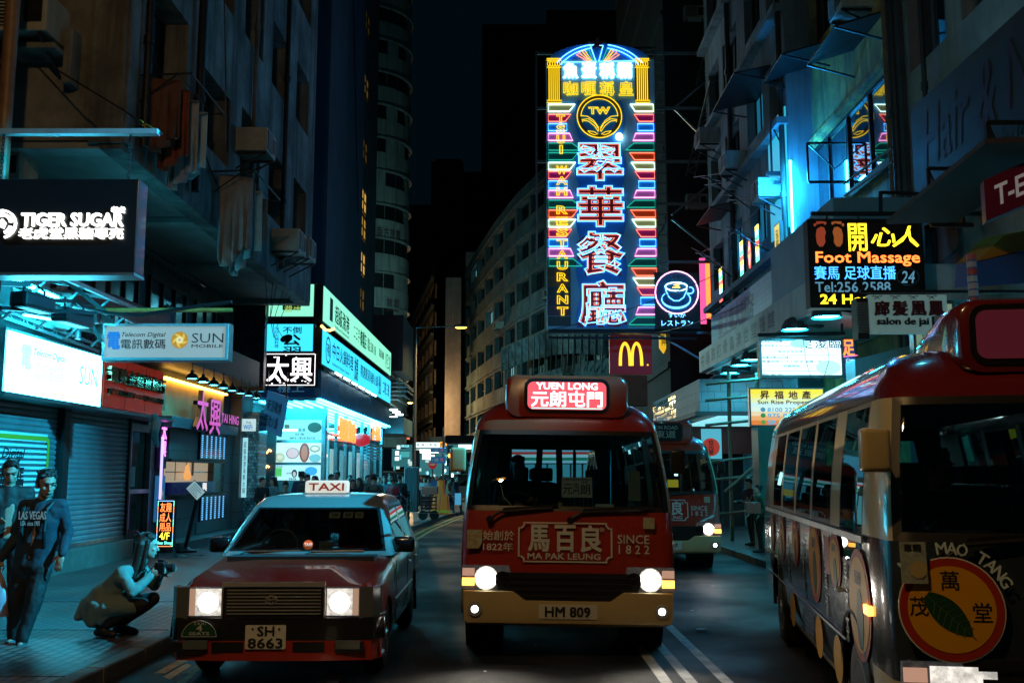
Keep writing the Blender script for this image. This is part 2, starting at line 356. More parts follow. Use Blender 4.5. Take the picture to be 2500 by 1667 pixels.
# ------------------------------------------------------------------ building helpers
def wall_open(mb, fr, W, H, ops, depth, u0=0, v0=0):
    us = sorted(set([u0, u0+W]+[o[0] for o in ops]+[o[2] for o in ops])); vs = sorted(set([v0, v0+H]+[o[1] for o in ops]+[o[3] for o in ops]))
    us = [u for u in us if u0 <= u <= u0+W]; vs = [v for v in vs if v0 <= v <= v0+H]
    for a, b in zip(us, us[1:]):
        for c, d in zip(vs, vs[1:]):
            m, n = (a+b)/2, (c+d)/2
            if any(o[0] < m < o[2] and o[1] < n < o[3] for o in ops): continue
            mb.quad(fr.p(a,c), fr.p(b,c), fr.p(b,d), fr.p(a,d))
    for a, c, b, d in ops:
        for p, q in (((a,c),(b,c)),((b,c),(b,d)),((b,d),(a,d)),((a,d),(a,c))): mb.quad(fr.p(*p), fr.p(*q), fr.p(*q,-depth), fr.p(*p,-depth))
def window(fr, a, c, b, d, depth, parent, gm=DGLASS, fm=DARKM, nv=2, nh=0, fw=.05, name='window', lab=None):
    mb = MB(); mb.quad(fr.p(a,c,-depth), fr.p(b,c,-depth), fr.p(b,d,-depth), fr.p(a,d,-depth)); o = mb.build(name, gm, parent)
    if lab: o['label'] = lab
    mb = MB(); z0, z1 = -depth+.004, -depth+.05
    R_ = lambda u0, v0, u1, v1: mb.prism([(u0,v0),(u1,v0),(u1,v1),(u0,v1)], fr, z0, z1)
    R_(a,c,b,c+fw); R_(a,d-fw,b,d); R_(a,c+fw,a+fw,d-fw); R_(b-fw,c+fw,b,d-fw)
    for k in range(1, nv): u = a+(b-a)*k/nv; R_(u-fw/2,c+fw,u+fw/2,d-fw)
    for k in range(1, nh+1):
        v = c+(d-c)*k/(nh+1)
        for j in range(nv): R_(a+(b-a)*j/nv+fw/2+(fw/2 if j == 0 else 0), v-fw/2, a+(b-a)*(j+1)/nv-fw/2-(fw/2 if j == nv-1 else 0), v+fw/2)
    mb.build('frame', fm, o); return o
_ac = None
AIRW = M('yellowed plastic', (.42,.42,.38), .5, noise=.3, scale=5, streak=.4)
def aircon(loc, rz, label, s=1.0, group='air conditioner boxes on the facades'):
    """window-type air conditioner; local -y faces outward"""
    global _ac
    if _ac is None:
        t = thing('air_conditioner', label, 'air conditioner', (0,0,0), 0, group, local=True)
        m = MB(); m.box(-.36,.36,-.32,.32,0,.48); m.build('casing', AIRW, t, bevel=.02)
        m = MB(); m.box(-.33,.06,-.335,-.322,.05,.43); m.build('grille_opening', BLACK, t)
        m = MB()
        for k in range(9): m.box(-.33,.06,-.345,-.336,.06+k*.042,.075+k*.042)
        m.build('grille', AIRW, t)
        m = MB(); m.box(.12,.31,-.335,-.322,.1,.38); m.build('control_panel', DARKM, t)
        for x in (-.28,.28): m = MB(); m.bar((x,-.3,-.03),(x,.34,-.03),.04); m.bar((x,-.26,-.04),(x,.34,-.36),.03); m.build('bracket', DARKM, t)
        _ac = t; o = t
    else: o = copy_tree(_ac)
    o.location = loc; o.rotation_euler = (0,0,rz); o.scale = (s,s,s); o['label'] = label; return o
def cable(name, pts, r, m, label, sag=0, n=10, cat='cable', group=None):
    P = []
    for a, b in zip(pts, pts[1:]):
        a, b = Vector(a), Vector(b)
        for k in range(n): t = k/n; P.append(a+(b-a)*t-Vector((0,0,sag*4*t*(1-t))))
    P.append(Vector(pts[-1])); mb = MB(); mb.tube(P, r, 6); return put(mb.build(name, m, smooth=60), label, cat, group)
# ================================================================== LEFT SIDE OF THE STREET
LX = -7.5; OX = -5.45; SZ = 6.34
ob = thing('old_building', 'stained grey concrete tenement whose upper storeys overhang the left footway', 'building', (-9,20,0))
mb = MB(); fr = Fr((OX-9,13.4,SZ), (1,0,0)); ops = [(7.3,3.02,8.42,5.0),(7.3,6.2,8.42,8.0)]
wall_open(mb, fr, 9, 30, ops, .5)
fs = sideL(OX, 13.4, SZ); sops = []
for fl in range(8):
    z = 1.25+fl*3.05; sops += [(.65,z,2.55,z+1.65),(3.1,z-.05,5.1,z+1.3),(5.9,z,7.4,z+1.5),(8.2,z-.1,9.8,z+1.4),(10.7,z,12.2,z+1.5)]
wall_open(mb, fs, 13.1, 30, sops, .45)
mb.quad((OX,26.5,SZ),(OX-9,26.5,SZ),(OX-9,26.5,40),(OX,26.5,40)); mb.build('wall', OLDC, ob)
VOID = M('unlit room', (.006,.007,.008), .6)
for o in ops: window(fr, *o, .5, ob, VOID, DARKM, 1, 0)
for o in sops[:20]: window(fs, *o, .45, ob, DGLASS if o[0] > 5 else VOID, DARKM, 2, 0)
mb = MB()
for o in sops[20:]: mb.quad(*[fs.p(*q,-.45) for q in ((o[0],o[1]),(o[2],o[1]),(o[2],o[3]),(o[0],o[3]))])
put(mb.build('upper_window', VOID, ob), kind='stuff')
mb = MB()   # soffit with edge beam and cross beams
mb.quad((LX,13.45,SZ+.02),(OX-.3,13.45,SZ+.02),(OX-.3,26.5,SZ+.02),(LX,26.5,SZ+.02)); mb.build('soffit', SOFF, ob)
mb = MB(); mb.box(OX-.32,OX-.002,13.402,26.498,SZ-.12,SZ+.3); mb.build('edge_beam', OLDC, ob, bevel=.03)
for y in (13.45,17.6,21.7,26.15): mb = MB(); mb.box(LX+.01,OX-.325,y,y+.34,SZ-.1,SZ+.01); mb.build('cross_beam', SOFF, ob, bevel=.015)
mb = MB(); mb.box(OX-.46,OX+.015,13.34,13.395,SZ-.05,30); mb.box(OX+.003,OX+.05,13.402,13.75,SZ-.02,30); mb.build('corner_pier', OLDC, ob, bevel=.012)
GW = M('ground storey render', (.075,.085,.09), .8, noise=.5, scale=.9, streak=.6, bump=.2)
mb = MB(); wl = sideL(LX, -12, 0)
shops = [(27.6,.0,28.5,2.6),(28.65,.0,31.3,2.75),(31.7,.0,32.8,2.7)]
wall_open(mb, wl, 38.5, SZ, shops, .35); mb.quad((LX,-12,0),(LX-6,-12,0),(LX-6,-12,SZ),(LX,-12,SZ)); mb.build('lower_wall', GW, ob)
for y0, y1, z0, z1 in ((14.6,16.6,4.5,5.7),(17.4,19.5,4.4,5.75),(20.1,22.4,4.4,5.8),(23.1,25.4,4.5,5.8)):
    window(sideL(LX+.06,0,0), y0, z0, y1, z1, .02, ob, DGLASS, DARKM, 3)
for k, (y, h, w_) in enumerate(((21.0,.8,.62),(22.9,.55,.6),(24.6,.6,.5))):
    f = sideL(LX+.10, y, 4.55); mb = MB(); mb.prism([(0,0),(w_,0),(w_,h),(0,h)], f, 0, .008); mb.build('faded_poster', M('faded paper %d' % k, ((.2,.23,.25),(.12,.16,.2),(.22,.2,.19))[k], .8, noise=.6, scale=5), ob)
mb = MB(); mb.box(LX+.01,LX+.03,13.6,19.45,2.78,2.86)
# vertical pipes
for k, (y, x, r, m) in enumerate(((13.95,OX+.1,.06,DARKM),(16.28,OX+.12,.075,DARKM),(19.95,OX+.08,.05,OLDC),(22.7,OX+.09,.06,DARKM))):
    mb = MB(); mb.tube([(x,y,SZ+.1),(x,y,12),(x,y,38)], r, 8)
    for z in range(8, 36, 3): mb.lathe([(r*1.35,0),(r*1.35,.12)], (x,y,z), n=8)
    put(mb.build('drain_pipe', m, smooth=50), ('black drain pipe beside the corner pier of the concrete tenement','thick dark drain pipe between the two dark tenement windows','pale thin drain pipe on the tenement past the laundry','dark drain pipe near the far end of the tenement wall')[k], 'pipe', 'drain pipes on the tenement')
cable('wall_cable', [(OX+.06,13.9,8.1),(OX+.06,15.2,7.75),(OX+.07,16.4,7.6),(OX+.06,18.0,6.9),(OX+.06,20,6.75)], .018, BLACK, 'black cable sagging along the concrete tenement below the laundry', .12)
cable('wall_cable', [(OX+.05,17.2,13),(OX+.06,17.9,9.2),(OX+.06,18.1,7.9)], .014, BLACK, 'thin black cable dropping down the tenement wall beside the drain pipe', .05)
for k, y in enumerate((22.4,23.1,23.5,24.2,25.0)):
    cable('loose_wire', [(OX-.2,y,SZ-.1),(OX-.15-.1*k,y+.1,SZ-.9),(OX-.3,y+.3*(-1)**k,5.0)], .008, BLACK, ('loose black wire curling below the tenement soffit, nearest of five','loose wire hanging second below the soffit edge beam','long straight wire hanging midway along the soffit edge','short wire hanging fourth along the soffit edge','loose wire farthest along the soffit, by the green lightbox')[k], .0, 6, 'wire', 'loose wires under the soffit')
mb = MB()
for k in range(14): y = 17.2+k*.33; mb.tube([(-6.9,y,5.9),(-6.82,y+.1,5.78),(-6.9,y+.22,5.74),(-6.95,y+.33,5.9)], .02, 5)
mb.tube([(-6.9,16.8,5.92),(-6.9,22,5.9)], .015, 5); put(mb.build('cable_bundle', BLACK), 'looped bundle of black cables fixed along the inner soffit', 'cables')
# laundry racks with washing
CL = {}
def cloth(label, y, z, w_, h, col, ang=0, x=OX+.35, cat='cloth', folds=4):
    m = M('washed cloth %s' % (col,), col, .9, noise=.2, scale=6); mb = MB(); n = 14; rng = random.Random(label); rows = []
    for j in range(9):
        v = j/8; row = []
        for i in range(n+1):
            u = i/n; row.append(Vector((x+(u-.5)*w_*math.cos(ang)+.05*v*math.sin(u*folds*6.3+rng.random()*.3), y+(u-.5)*w_*math.sin(ang)+.06*v*math.sin(u*folds*5+2), z-h*v*(1+.12*math.sin(u*5+rng.random()*.4)))))
        rows.append(row)
    mb.loft(rows, cap=False, open_=True); o = mb.build('hanging_cloth', m, smooth=80)
    s = o.modifiers.new('thickness', 'SOLIDIFY'); s.thickness = .012; return put(o, label, cat, 'washing hung out on the tenement')
def rack(label, y0, y1, z, out=.75):
    mb = MB(); mb.tube([(OX,y0,z),(OX+out,y0,z+.03),(OX+out,y1,z+.03),(OX,y1,z)], .016, 6)
    for k in range(1, 4): mb.tube([(OX+out*k/4,y0,z+.02),(OX+out*k/4,y1,z+.02)], .009, 5)
    mb.bar((OX,y0,z-.4),(OX+out*.7,y0,z),.02); mb.bar((OX,y1,z-.4),(OX+out*.7,y1,z),.02)
    return put(mb.build('drying_rack', DARKM), label, 'drying rack', 'drying racks on the tenement')
rack('steel drying rack under the first dark tenement window, holding an orange cloth', 13.95, 15.6, 7.52)
cloth('dark brown garment at the near end of the upper drying rack', 14.05, 7.5, .42, 1.0, (.12,.05,.03), .3)
cloth('rust orange cloth on the upper drying rack of the tenement', 14.42, 7.5, .44, 1.15, (.22,.04,.012), .35)
cloth('long grey towel hanging beside the orange cloth', 14.85, 7.5, .45, 1.3, (.32,.33,.36), .3)
cloth('pale blue sheet at the far end of the upper drying rack', 15.35, 7.5, .42, 1.05, (.38,.5,.55), .3, folds=2)
rack('steel drying rack farther along, hung with long curtains', 17.6, 19.6, 7.2)
cloth('pleated beige curtain hanging on the lower drying rack', 17.85, 7.2, .6, 1.55, (.28,.25,.24), .3, folds=6)
cloth('grey shirt hanging between curtain and pale towel', 18.35, 7.2, .45, 1.6, (.35,.33,.34), .3)
cloth('pale turquoise towel on the lower drying rack', 18.8, 7.2, .48, 1.35, (.4,.55,.58), .25, folds=1)
cloth('dim brown cloth at the far end of the lower drying rack', 19.4, 7.2, .4, 1.0, (.2,.18,.16), .3)
aircon((OX+.3,19.3,8.05), R(90), 'dark air conditioner box above the lower drying rack', 1.0)
aircon((OX+.3,22.4,6.75), R(90), 'air conditioner low on the tenement past the washing, before the drain pipe', 1.05)
aircon((OX+.3,23.6,6.85), R(90), 'air conditioner low on the tenement, farthest along its wall', 1.05)
aircon(tuple(at(66,104,13.08)), 0, 'white air conditioner on the ledge of the tenement end wall', 1.2)
mb = MB(); a, b = at(20,106,13), at(146,118,13); mb.box(a.x,b.x,12.85,13.395,b.z-.06,a.z-.045); mb.box(b.x,b.x+.12,13.1,13.395,b.z-.45,b.z+.35); put(mb.build('concrete_ledge', OLDC, bevel=.02), 'narrow concrete ledge under the white air conditioner on the end wall', 'ledge')
aircon(tuple(at(14,452,13.9)), 0, 'small air conditioner hanging at the left edge below the bracket beam', .9)
def bracket_pole():
    mb = MB(); p = at(18, 200, 11.6); mb.tube([(p.x,11.6,.1),(p.x,11.6,4),(p.x,11.6,14)], .085, 12); mb.lathe([(.16,.13),(.16,.2),(.1,.35)], (p.x,11.6,0), n=12)
    return put(mb.build('steel_pole', M('rusty brown paint', (.22,.12,.06), .5, noise=.4, scale=3), smooth=50), 'brown painted steel pole at the far left edge of the footway', 'pole')
bracket_pole()
# TIGER SUGAR hanging sign
Y0 = 11.0
t = thing('hanging_sign', 'black hanging lightbox with white TIGER SUGAR lettering above the footway', 'sign', (-5.4,Y0,3.9))
f, w_, h = front(-75, 437, 340, 665, Y0)
mb = MB(); mb.prism([(0,0),(w_,0),(w_,h),(0,h)], f, -.28, 0); mb.build('case', M('black sign face', (.006,.007,.009), .3, coat=.3), t, bevel=.012)
mb = MB(); mb.box(f.o.x,f.o.x+w_,Y0-.012,Y0+.3,f.o.z-.035,f.o.z-.001); mb.build('bottom_rail', STEEL, t)
NW = E('white neon letter', (1,.97,.9), 2.4); k = w_/415
B = lambda x0,y0,x1,y1: ((x0+75)*k, (665-y1)*k, (x1+75)*k, (665-y0)*k)
letters(f, 'TIGER SUGAR', B(50,514,306,547), NW, t, bold=.03, depth=.03)
letters(f, '老虎堂黑糖專売', B(45,551,308,580), NW, t, bold=.012, depth=.03, name='lettering')
letters(f, '老虎', B(275,497,309,513), NW, t, bold=.02, depth=.03)
mb = MB(); c = B(0,542,1,543); cx, cyy = 0.075*0+ (0+75)*k, (665-542)*k
for a0, a1, ro, ri in ((-1.3,3.6,38,33),(.2,2.2,29,20),(-1.2,-.2,27,20),(2.6,4.1,26,16)):
    n = 14; pl = [(cx+ro*k*math.cos(a0+(a1-a0)*q/n), cyy+ro*k*math.sin(a0+(a1-a0)*q/n)) for q in range(n+1)]+[(cx+ri*k*math.cos(a1-(a1-a0)*q/n), cyy+ri*k*math.sin(a1-(a1-a0)*q/n)) for q in range(n+1)]
    mb.prism(pl, f, .004, .034)
mb.prism([(cx-8*k,cyy-6*k),(cx+6*k,cyy-12*k),(cx+11*k,cyy+3*k),(cx+2*k,cyy+14*k),(cx-6*k,cyy+6*k)], f, .004, .034); mb.build('emblem', NW, t)
t = thing('sign_bracket', 'pale blue steel beam that carries the black hanging sign', 'bracket', (-5,Y0,5))
a, b = at(-60, 327, Y0+.1), at(390, 332, Y0+.1); zb = a.z
BLUES = M('pale blue steel', (.35,.5,.58), .35, .3, noise=.25, scale=4)
mb = MB(); mb.box(a.x,b.x,Y0,Y0+.1,zb-.03,zb+.03); mb.box(a.x,b.x,Y0+.02,Y0+.12,zb+.031,zb+.036); mb.build('beam', BLUES, t)
mb = MB(); c, d = at(-40,318,Y0+.5), at(140,328,Y0+.6); mb.bar(c, d, .11, .03); mb.build('rear_beam', BLUES, t)
mb = MB()
for x0 in (b.x-.32, a.x+.35):
    n = 13; zt = zb-.03; z1 = f.o.z+h
    for q in range(n):
        z = zt-(zt-z1)*(q+.5)/n; s_ = .016; mb.tube([Vector((x0+(s_*math.cos(e) if q % 2 else 0), Y0+.06+(0 if q % 2 else s_*math.cos(e)), z+.03*math.sin(e))) for e in [PI*j/4 for j in range(8)]], .006, 5, closed=True)
mb.build('chain', DARKM, t)
p0, p1, p2, p3 = at(64,125,13.3), at(305,272,12.0), at(345,300,11.5), at(396,327,Y0+.05)
mb = MB(); mb.tube([p0,p1,p2,p3], .011, 6); mb.build('stay_wire', DARKM, t)
mb = MB()
for a, b in ((at(341,297,11.55),at(350,303,11.45)),(at(353,306,11.4),at(378,320,11.15))):
    d = (b-a).normalized(); s_ = Vector((0,0,.022)); mb.tube([a,a+s_+d*.02,b+s_-d*.02,b,b-s_-d*.02,a-s_+d*.02], .007, 6, closed=True)
mb.build('turnbuckle', M('yellow turnbuckle', (.75,.5,.08), .3, .5), t)
# ------------------------------------------------------------------ shopfront signs on the left
WH = lambda n, s, c=(1,1,1): E(n, c, s)
SX = -7.2
t = thing('lightbox_sign', 'glaring white shop lightbox above the first roller shutter', 'sign', (SX,15.7,2.86))
fr1 = sideL(SX, 14.05, 2.86); w_, h = 3.38, .95
mb = MB(); mb.prism([(0,0),(w_,0),(w_,h),(0,h)], fr1, -.26, -.02); mb.build('case', STEEL, t, bevel=.01)
mb = MB(); mb.prism([(.04,.04),(w_-.04,.04),(w_-.04,h-.04),(.04,h-.04)], fr1, -.018, 0); mb.build('lit_face', WH('white lightbox', 22, (.06,.62,.85)), t)
gp = E('pale cyan print', (.78,.93,.95), 1.02)
def rrect(x0,y0,x1,y1,r,n=5):
    P = []
    for cx, cy_, a in ((x1-r,y0+r,-90),(x1-r,y1-r,0),(x0+r,y1-r,90),(x0+r,y0+r,180)):
        for k in range(n+1): e = R(a+90*k/n); P.append((cx+r*math.cos(e), cy_+r*math.sin(e)))
    return P
def rring(mb, fr, x0,y0,x1,y1,r,t_,d0,d1):
    o = rrect(x0,y0,x1,y1,r); i = rrect(x0+t_,y0+t_,x1-t_,y1-t_,max(r-t_,.001)); n = len(o)
    for k in range(n):
        j = (k+1) % n; mb.prism([o[k],o[j],i[j],i[k]], fr, d0, d1)
mb = MB(); rring(mb, fr1, .22,.1,w_-.12,h-.12,.16,.05,.001,.005); mb.build('border', E('pale border', (1,.86,.72), 1.05), t)
letters(fr1, 'SUN', (2.45,.36,3.15,.66), BLUEINK, t, bold=-.01)
letters(fr1, 'Telecom Digital', (.82,.62,1.9,.75), M('teal print', (.02,.2,.25), .5), t, shear=.3)
letters(fr1, '電訊數碼', (.85,.28,1.85,.55), gp, t)
letters(fr1, '電', (.45,.42,.75,.76), E('cyan print', (.62,.9,.98), 1.02), t, bold=.04)
mb = MB(); n = 20
for k in range(n): a0, a1 = 2*PI*k/n, 2*PI*(k+1)/n; mb.prism([(2.1+.19*math.cos(a0),.5+.19*math.sin(a0)),(2.1+.19*math.cos(a1),.5+.19*math.sin(a1)),(2.1+.1*math.cos(a1),.5+.1*math.sin(a1)),(2.1+.1*math.cos(a0),.5+.1*math.sin(a0))], fr1, .001, .004)
mb.build('ring_emblem', E('pale ring', (.98,.96,.93), 1.02), t)
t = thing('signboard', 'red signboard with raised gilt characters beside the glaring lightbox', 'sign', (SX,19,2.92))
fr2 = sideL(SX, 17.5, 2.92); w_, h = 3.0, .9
mb = MB(); mb.prism([(0,0),(w_,0),(w_,h),(0,h)], fr2, -.2, 0); mb.build('board', M('self lit red lacquer', (.42,.03,.012), .25, coat=.6, noise=.3, scale=2, emit=.42), t, bevel=.01)  # emission in the lacquer stands for warm light on the board
GILT = M('gilt letter', (.55,.4,.18), .18, 1)
letters(fr2, '電美金銀首飾行', (.06,.44,2.9,.72), GILT, t, bold=.03, depth=.09); letters(fr2, 'JEWELLERY GOLDSMITH', (.12,.2,2.9,.33), GILT, t, bold=.02, depth=.05)
mb = MB()
for k in range(2): mb.prism([(1.0+k,.0),(1.015+k,0),(1.015+k,h),(1.0+k,h)], fr2, .001, .006)
mb.build('seam', M('dull red seam', (.18,.02,.01), .4), t)
t = thing('hanging_sign', 'grey silver hanging sign of a telephone shop with round gold emblem', 'sign', (-5.2,15,3.4))
f, w_, h = front(247, 789, 561, 881, 15.0); k = w_/314
mb = MB(); mb.prism([(0,0),(w_,0),(w_,h),(0,h)], f, -.22, 0); mb.build('case', STEEL, t, bevel=.008)
mb = MB(); mb.prism([(.05,.05),(w_-.05,.05),(w_-.05,h-.05),(.05,h-.05)], f, .001, .006); mb.build('face', E('dim silver face', (.30,.42,.43), .75), t)
mb = MB(); rring(mb, f, .01,.01,w_-.01,h-.01,.02,.04,.002,.03); mb.build('rim', CHROME, t)
B = lambda x0,y0,x1,y1: ((x0-247)*k, (881-y1)*k, (x1-247)*k, (881-y0)*k)
letters(f, '電', B(261,810,291,851), E('blue logo print', (.01,.2,.7), .55), t, bold=.05, lift=.009)
letters(f, 'Telecom Digital', B(295,810,404,824), INK, t, shear=.3, bold=.012, lift=.009); letters(f, '電訊數碼', B(294,827,404,851), INK, t, bold=.012, lift=.009)
letters(f, 'SUN', B(469,812,547,836), INK, t, bold=-.005, lift=.009); letters(f, 'MOBILE', B(469,840,547,848), INK, t, lift=.009)
cx, cyy, r = (439-247)*k, (881-829)*k, 21*k
mb = MB(); mb.prism([(cx+r*math.cos(e),cyy+r*math.sin(e)) for e in [2*PI*j/28 for j in range(28)]], f, .007, .009); mb.build('sun_emblem', E('gold emblem 0', (.62,.28,.025), .7), t); mb = MB()
for j in range(5): a0 = 2*PI*j/5; mb.prism([(cx+r*.42*math.cos(a0),cyy+r*.42*math.sin(a0))]+[(cx+r*(.45+.1*q)*math.cos(a0+.22*q),cyy+r*(.45+.1*q)*math.sin(a0+.22*q)) for q in range(1,6)]+[(cx+r*.42*math.cos(a0+.9),cyy+r*.42*math.sin(a0+.9))], f, .0095, .011)
mb.build('sun_swirl', E('gold emblem 1', (.85,.50,.08), .8), t); mb = MB(); mb.prism([(cx+r*.44*math.cos(e),cyy+r*.44*math.sin(e)) for e in [2*PI*j/20 for j in range(20)]], f, .0115, .013); mb.build('sun_centre', E('pale gold', (.85,.66,.25), .9), t); mb = MB(); mb.prism([(cx+r*.14*math.cos(e),cyy+r*.14*math.sin(e)) for e in [2*PI*j/14 for j in range(14)]], f, .0135, .015); mb.build('sun_dot', E('dim silver face', (.30,.42,.43), .75), t)
mb = MB(); a, b = at(225,757,15.1), at(567,757,15.1); mb.tube([a, b], .035, 8); put(mb.build('bamboo_pole', M('bamboo', (.65,.27,.06), .5, noise=.4, scale=5), smooth=50), 'yellow bamboo pole above the silver hanging sign', 'pole')
mb = MB(); P = [at(x,y,14.8) for x,y in ((180,745),(262,765),(340,770),(420,757),(500,745),(566,737))]; mb.tube(P, .03, 8); put(mb.build('bent_pipe', BLACK, smooth=60), 'black bent pipe arching over the silver hanging sign', 'pipe')
mb = MB(); mb.bar(at(130,660,14.9), at(275,775,14.9), .06); put(mb.build('steel_strut', BLACK), 'black slanting strut left of the silver hanging sign', 'strut')
mb = MB(); mb.bar(at(232,790,14.95), at(228,760,14.95), .12); mb.bar(at(215,770,14.9), at(248,835,14.9), .05); put(mb.build('sign_mount', BLACK), 'black mounting arm at the left end of the silver sign', 'bracket')
# tarpaulin
mb = MB(); rows = []
for j in range(6):
    v = j/5; row = []
    for i in range(15):
        u = i/14; px = 110+u*305; py = 690+u*70+v*(30+30*u)+8*math.sin(u*9); Yd = 16.2+1.2*u-.5*v; row.append(at(px, py, Yd))
    rows.append(row)
mb.loft(rows, cap=False, open_=True); o = mb.build('tarpaulin', M('dusty pink canvas', (.34,.24,.27), .8, noise=.35, scale=3), smooth=80); o.modifiers.new('thickness','SOLIDIFY').thickness = .02
put(o, 'sagging dusty pink tarpaulin above the shop lightboxes', 'tarpaulin')
# strip lights and lean-to canopy above the white lightbox
TUBE = E('cyan white tube', (.015,.55,.8), 80)
def striplight(label, a, b, w_=.09):
    t = thing('strip_light', label, 'lamp', a, 0, 'strip lights over the shop lightbox'); mb = MB(); mb.bar(a, b, w_, w_*.6); mb.build('housing', STEEL, t)
    off = Vector((.0,-.01,-w_*.6)); mb = MB(); mb.bar(Vector(a)+off, Vector(b)+off, w_*.5, w_*.4); mb.build('tube', TUBE, t)
striplight('long cyan strip light slanting beneath the black hanging sign', at(22,668,13.2), at(182,738,16.6))
striplight('lower cyan strip light above the glaring white lightbox', at(60,762,13.6), at(214,790,16.4), .07)
mb = MB()
P = [at(0,772,14.0), at(240,858,17.3)]
for dz in (0,.10): mb.bar(P[0]+Vector((0,0,dz)), P[1]+Vector((0,0,dz)), .05)
for q in range(14): s_ = P[0].lerp(P[1], (q+.5)/14); mb.bar(s_, s_+Vector((.0,.12*(-1)**q,.1)), .02)
for y in (13.9,14.9,15.9,16.9): mb.bar((-7.45,y,4.7),(-6.5,y,4.55),.05); mb.bar((-6.5,y,4.55),(-7.2,y,3.9),.035)
mb.bar((-6.5,13.7,4.55),(-6.5,17.4,4.55),.06); mb.bar((-7.0,13.7,4.3),(-7.0,17.4,4.3),.04)
mb.tube([at(192,790,16),at(190,828,16)], .05, 8); put(mb.build('steel_lattice', STEEL), 'steel lattice frame with struts on top of the white lightbox', 'frame')
mb = MB()
for k in range(9):
    x0 = 10+k*25; mb.tube([at(x0,785+k*7,15+.25*k), at(x0+20,770+k*6,15.1+.25*k), at(x0+34,792+k*7,15.2+.25*k), at(x0+50,800+k*7,15.4+.25*k)], .012, 5)
put(mb.build('tangled_wires', BLACK), 'tangle of black wires above the white lightbox', 'wires')
def splitac(label, p, rz):
    t = thing('condenser_unit', label, 'air conditioner', p, rz, 'condenser units over the shops', local=True)
    m = MB(); m.box(-.42,.42,-.15,.15,0,.58); m.build('casing', AIRW, t, bevel=.02)
    m = MB(); m.lathe([(.23,-.152),(.23,-.16),(.02,-.162)], (-.1,0,.29), 'y', 20); m.build('fan_grille', DARKM, t)
    m = MB()
    for k in range(4): m.lathe([(.06+.05*k,-.166),(.068+.05*k,-.166),(.068+.05*k,-.172),(.06+.05*k,-.172)], (-.1,0,.29), 'y', 20, cap=False)
    m.build('guard_rings', STEEL, t); return t
p = at(97,800,15.6); splitac('cyan lit condenser unit behind the strip lights', p, R(35))
p = at(20,770,15.6); splitac('condenser unit half hidden at the left edge above the lightbox', p, R(35))
p = at(215,815,17); splitac('small condenser unit above the red signboard corner', p, R(60))
def floodlight(label, a, b):
    t = thing('floodlight', label, 'floodlight', a, 0, 'unlit floodlights under the black sign'); a, b = Vector(a), Vector(b); mb = MB(); mb.bar(a, b, .26, .22); mb.build('body', BLACK, t, bevel=.05)
    mb = MB(); c = a.lerp(b,.2); d = a.lerp(b,.85); up = Vector((0,0,.26)); mb.tube([c, c+up*.8, c+up], .018, 6); mb.tube([d, d+up*.7, d+up*.8+Vector((-.1,0,.05))], .018, 6); mb.build('yoke', DARKM, t)
floodlight('black unlit floodlight at the left edge beneath the black hanging sign', at(42,728,12.6), at(118,748,13.2)); floodlight('black unlit floodlight left of the silver hanging sign', at(142,765,13.6), at(212,785,14.3))
mb = MB(); a = at(-10,691,12.4); mb.bar(a, at(72,694,12.8), .07); mb.bar(at(0,752,12.5), at(235,765,14.2), .05); mb.bar(at(108,732,13), at(172,735,13.6), .05); put(mb.build('lamp_rail', BLACK), 'black rail carrying the unlit floodlights', 'rail')
# ------------------------------------------------------------------ roller shutters
SHUT = M('painted shutter slats', (.24,.27,.29), .42, .25, noise=.3, scale=1.4, streak=.3)
def shutter(label, fr, w_, h, name='roller_shutter', m=SHUT, pitch=.085, group='closed roller shutters'):
    t = thing(name, label, 'shutter', fr.p(w_/2,0), 0, group); mb = MB(); n = int(h/pitch); rows = []
    for k in range(n+1):
        z = h*k/n
        for dz, d in ((0,.0),(.02,.002),(.35,.022),(.75,.022),(.97,.0)):
            if k < n or dz == 0: rows.append([fr.p(0,z+dz*h/n,d), fr.p(w_,z+dz*h/n,d)])
    mb.loft(rows, cap=False, open_=True); mb.build('slats', m, t, recalc=False)
    for u in (-.07,w_): mb = MB(); mb.prism([(u,0),(u+.07,0),(u+.07,h),(u,h)], fr, -.05, .06); mb.build('guide_rail', DARKM, t)
    mb = MB(); mb.prism([(0,0),(w_,0),(w_,.07),(0,.07)], fr, .003, .045); mb.build('bottom_bar', STEEL, t); return t
f1 = sideL(LX+.03, 13.3, .5); t = shutter('roller shutter printed with a telephone shop advertisement', f1, 3.05, 2.3)
PRT = M('printed white shutter', (.8,.84,.84), .45, noise=.12, scale=2)
mb = MB(); n = 27; h = 2.3/27
for k in range(int(.2/h), 22):
    for dz, d in ((.33,.026),): mb.prism([(.0,k*h+.3*h),(2.72,k*h+.3*h),(2.72,k*h+.8*h),(0,k*h+.8*h)], f1, .023, .025)
mb.build('printed_panel', PRT, t)
yb = M('yellow printed border', (.6,.38,.03), .45); mb = MB(); mb.prism([(0,1.82),(2.7,1.82),(2.78,1.78),(2.8,1.7),(2.72,1.7),(2.68,1.75),(0,1.75)], f1, .026, .029); mb.prism([(2.72,.2),(2.8,.2),(2.8,1.7),(2.72,1.7)], f1, .026, .029); mb.build('printed_border', yb, t)
letters(f1, 'Telecom Digital', (.35,1.42,2.0,1.62), INK, t, shear=.3, lift=.03); letters(f1, '電訊數碼', (.45,1.0,2.0,1.34), INK, t, bold=.02, lift=.03); letters(f1, '2388 6688', (1.0,.78,2.0,.88), M('grey print', (.1,.1,.1), .5), t, lift=.03); letters(f1, 'SUN', (.95,.22,2.35,.62), INK, t, bold=-.01, lift=.03)
mb = MB(); mb.prism([(1.3,.92),(1.95,.92),(1.95,.96),(1.3,.96)], f1, .026, .03); mb.build('red_bar', REDINK, t)
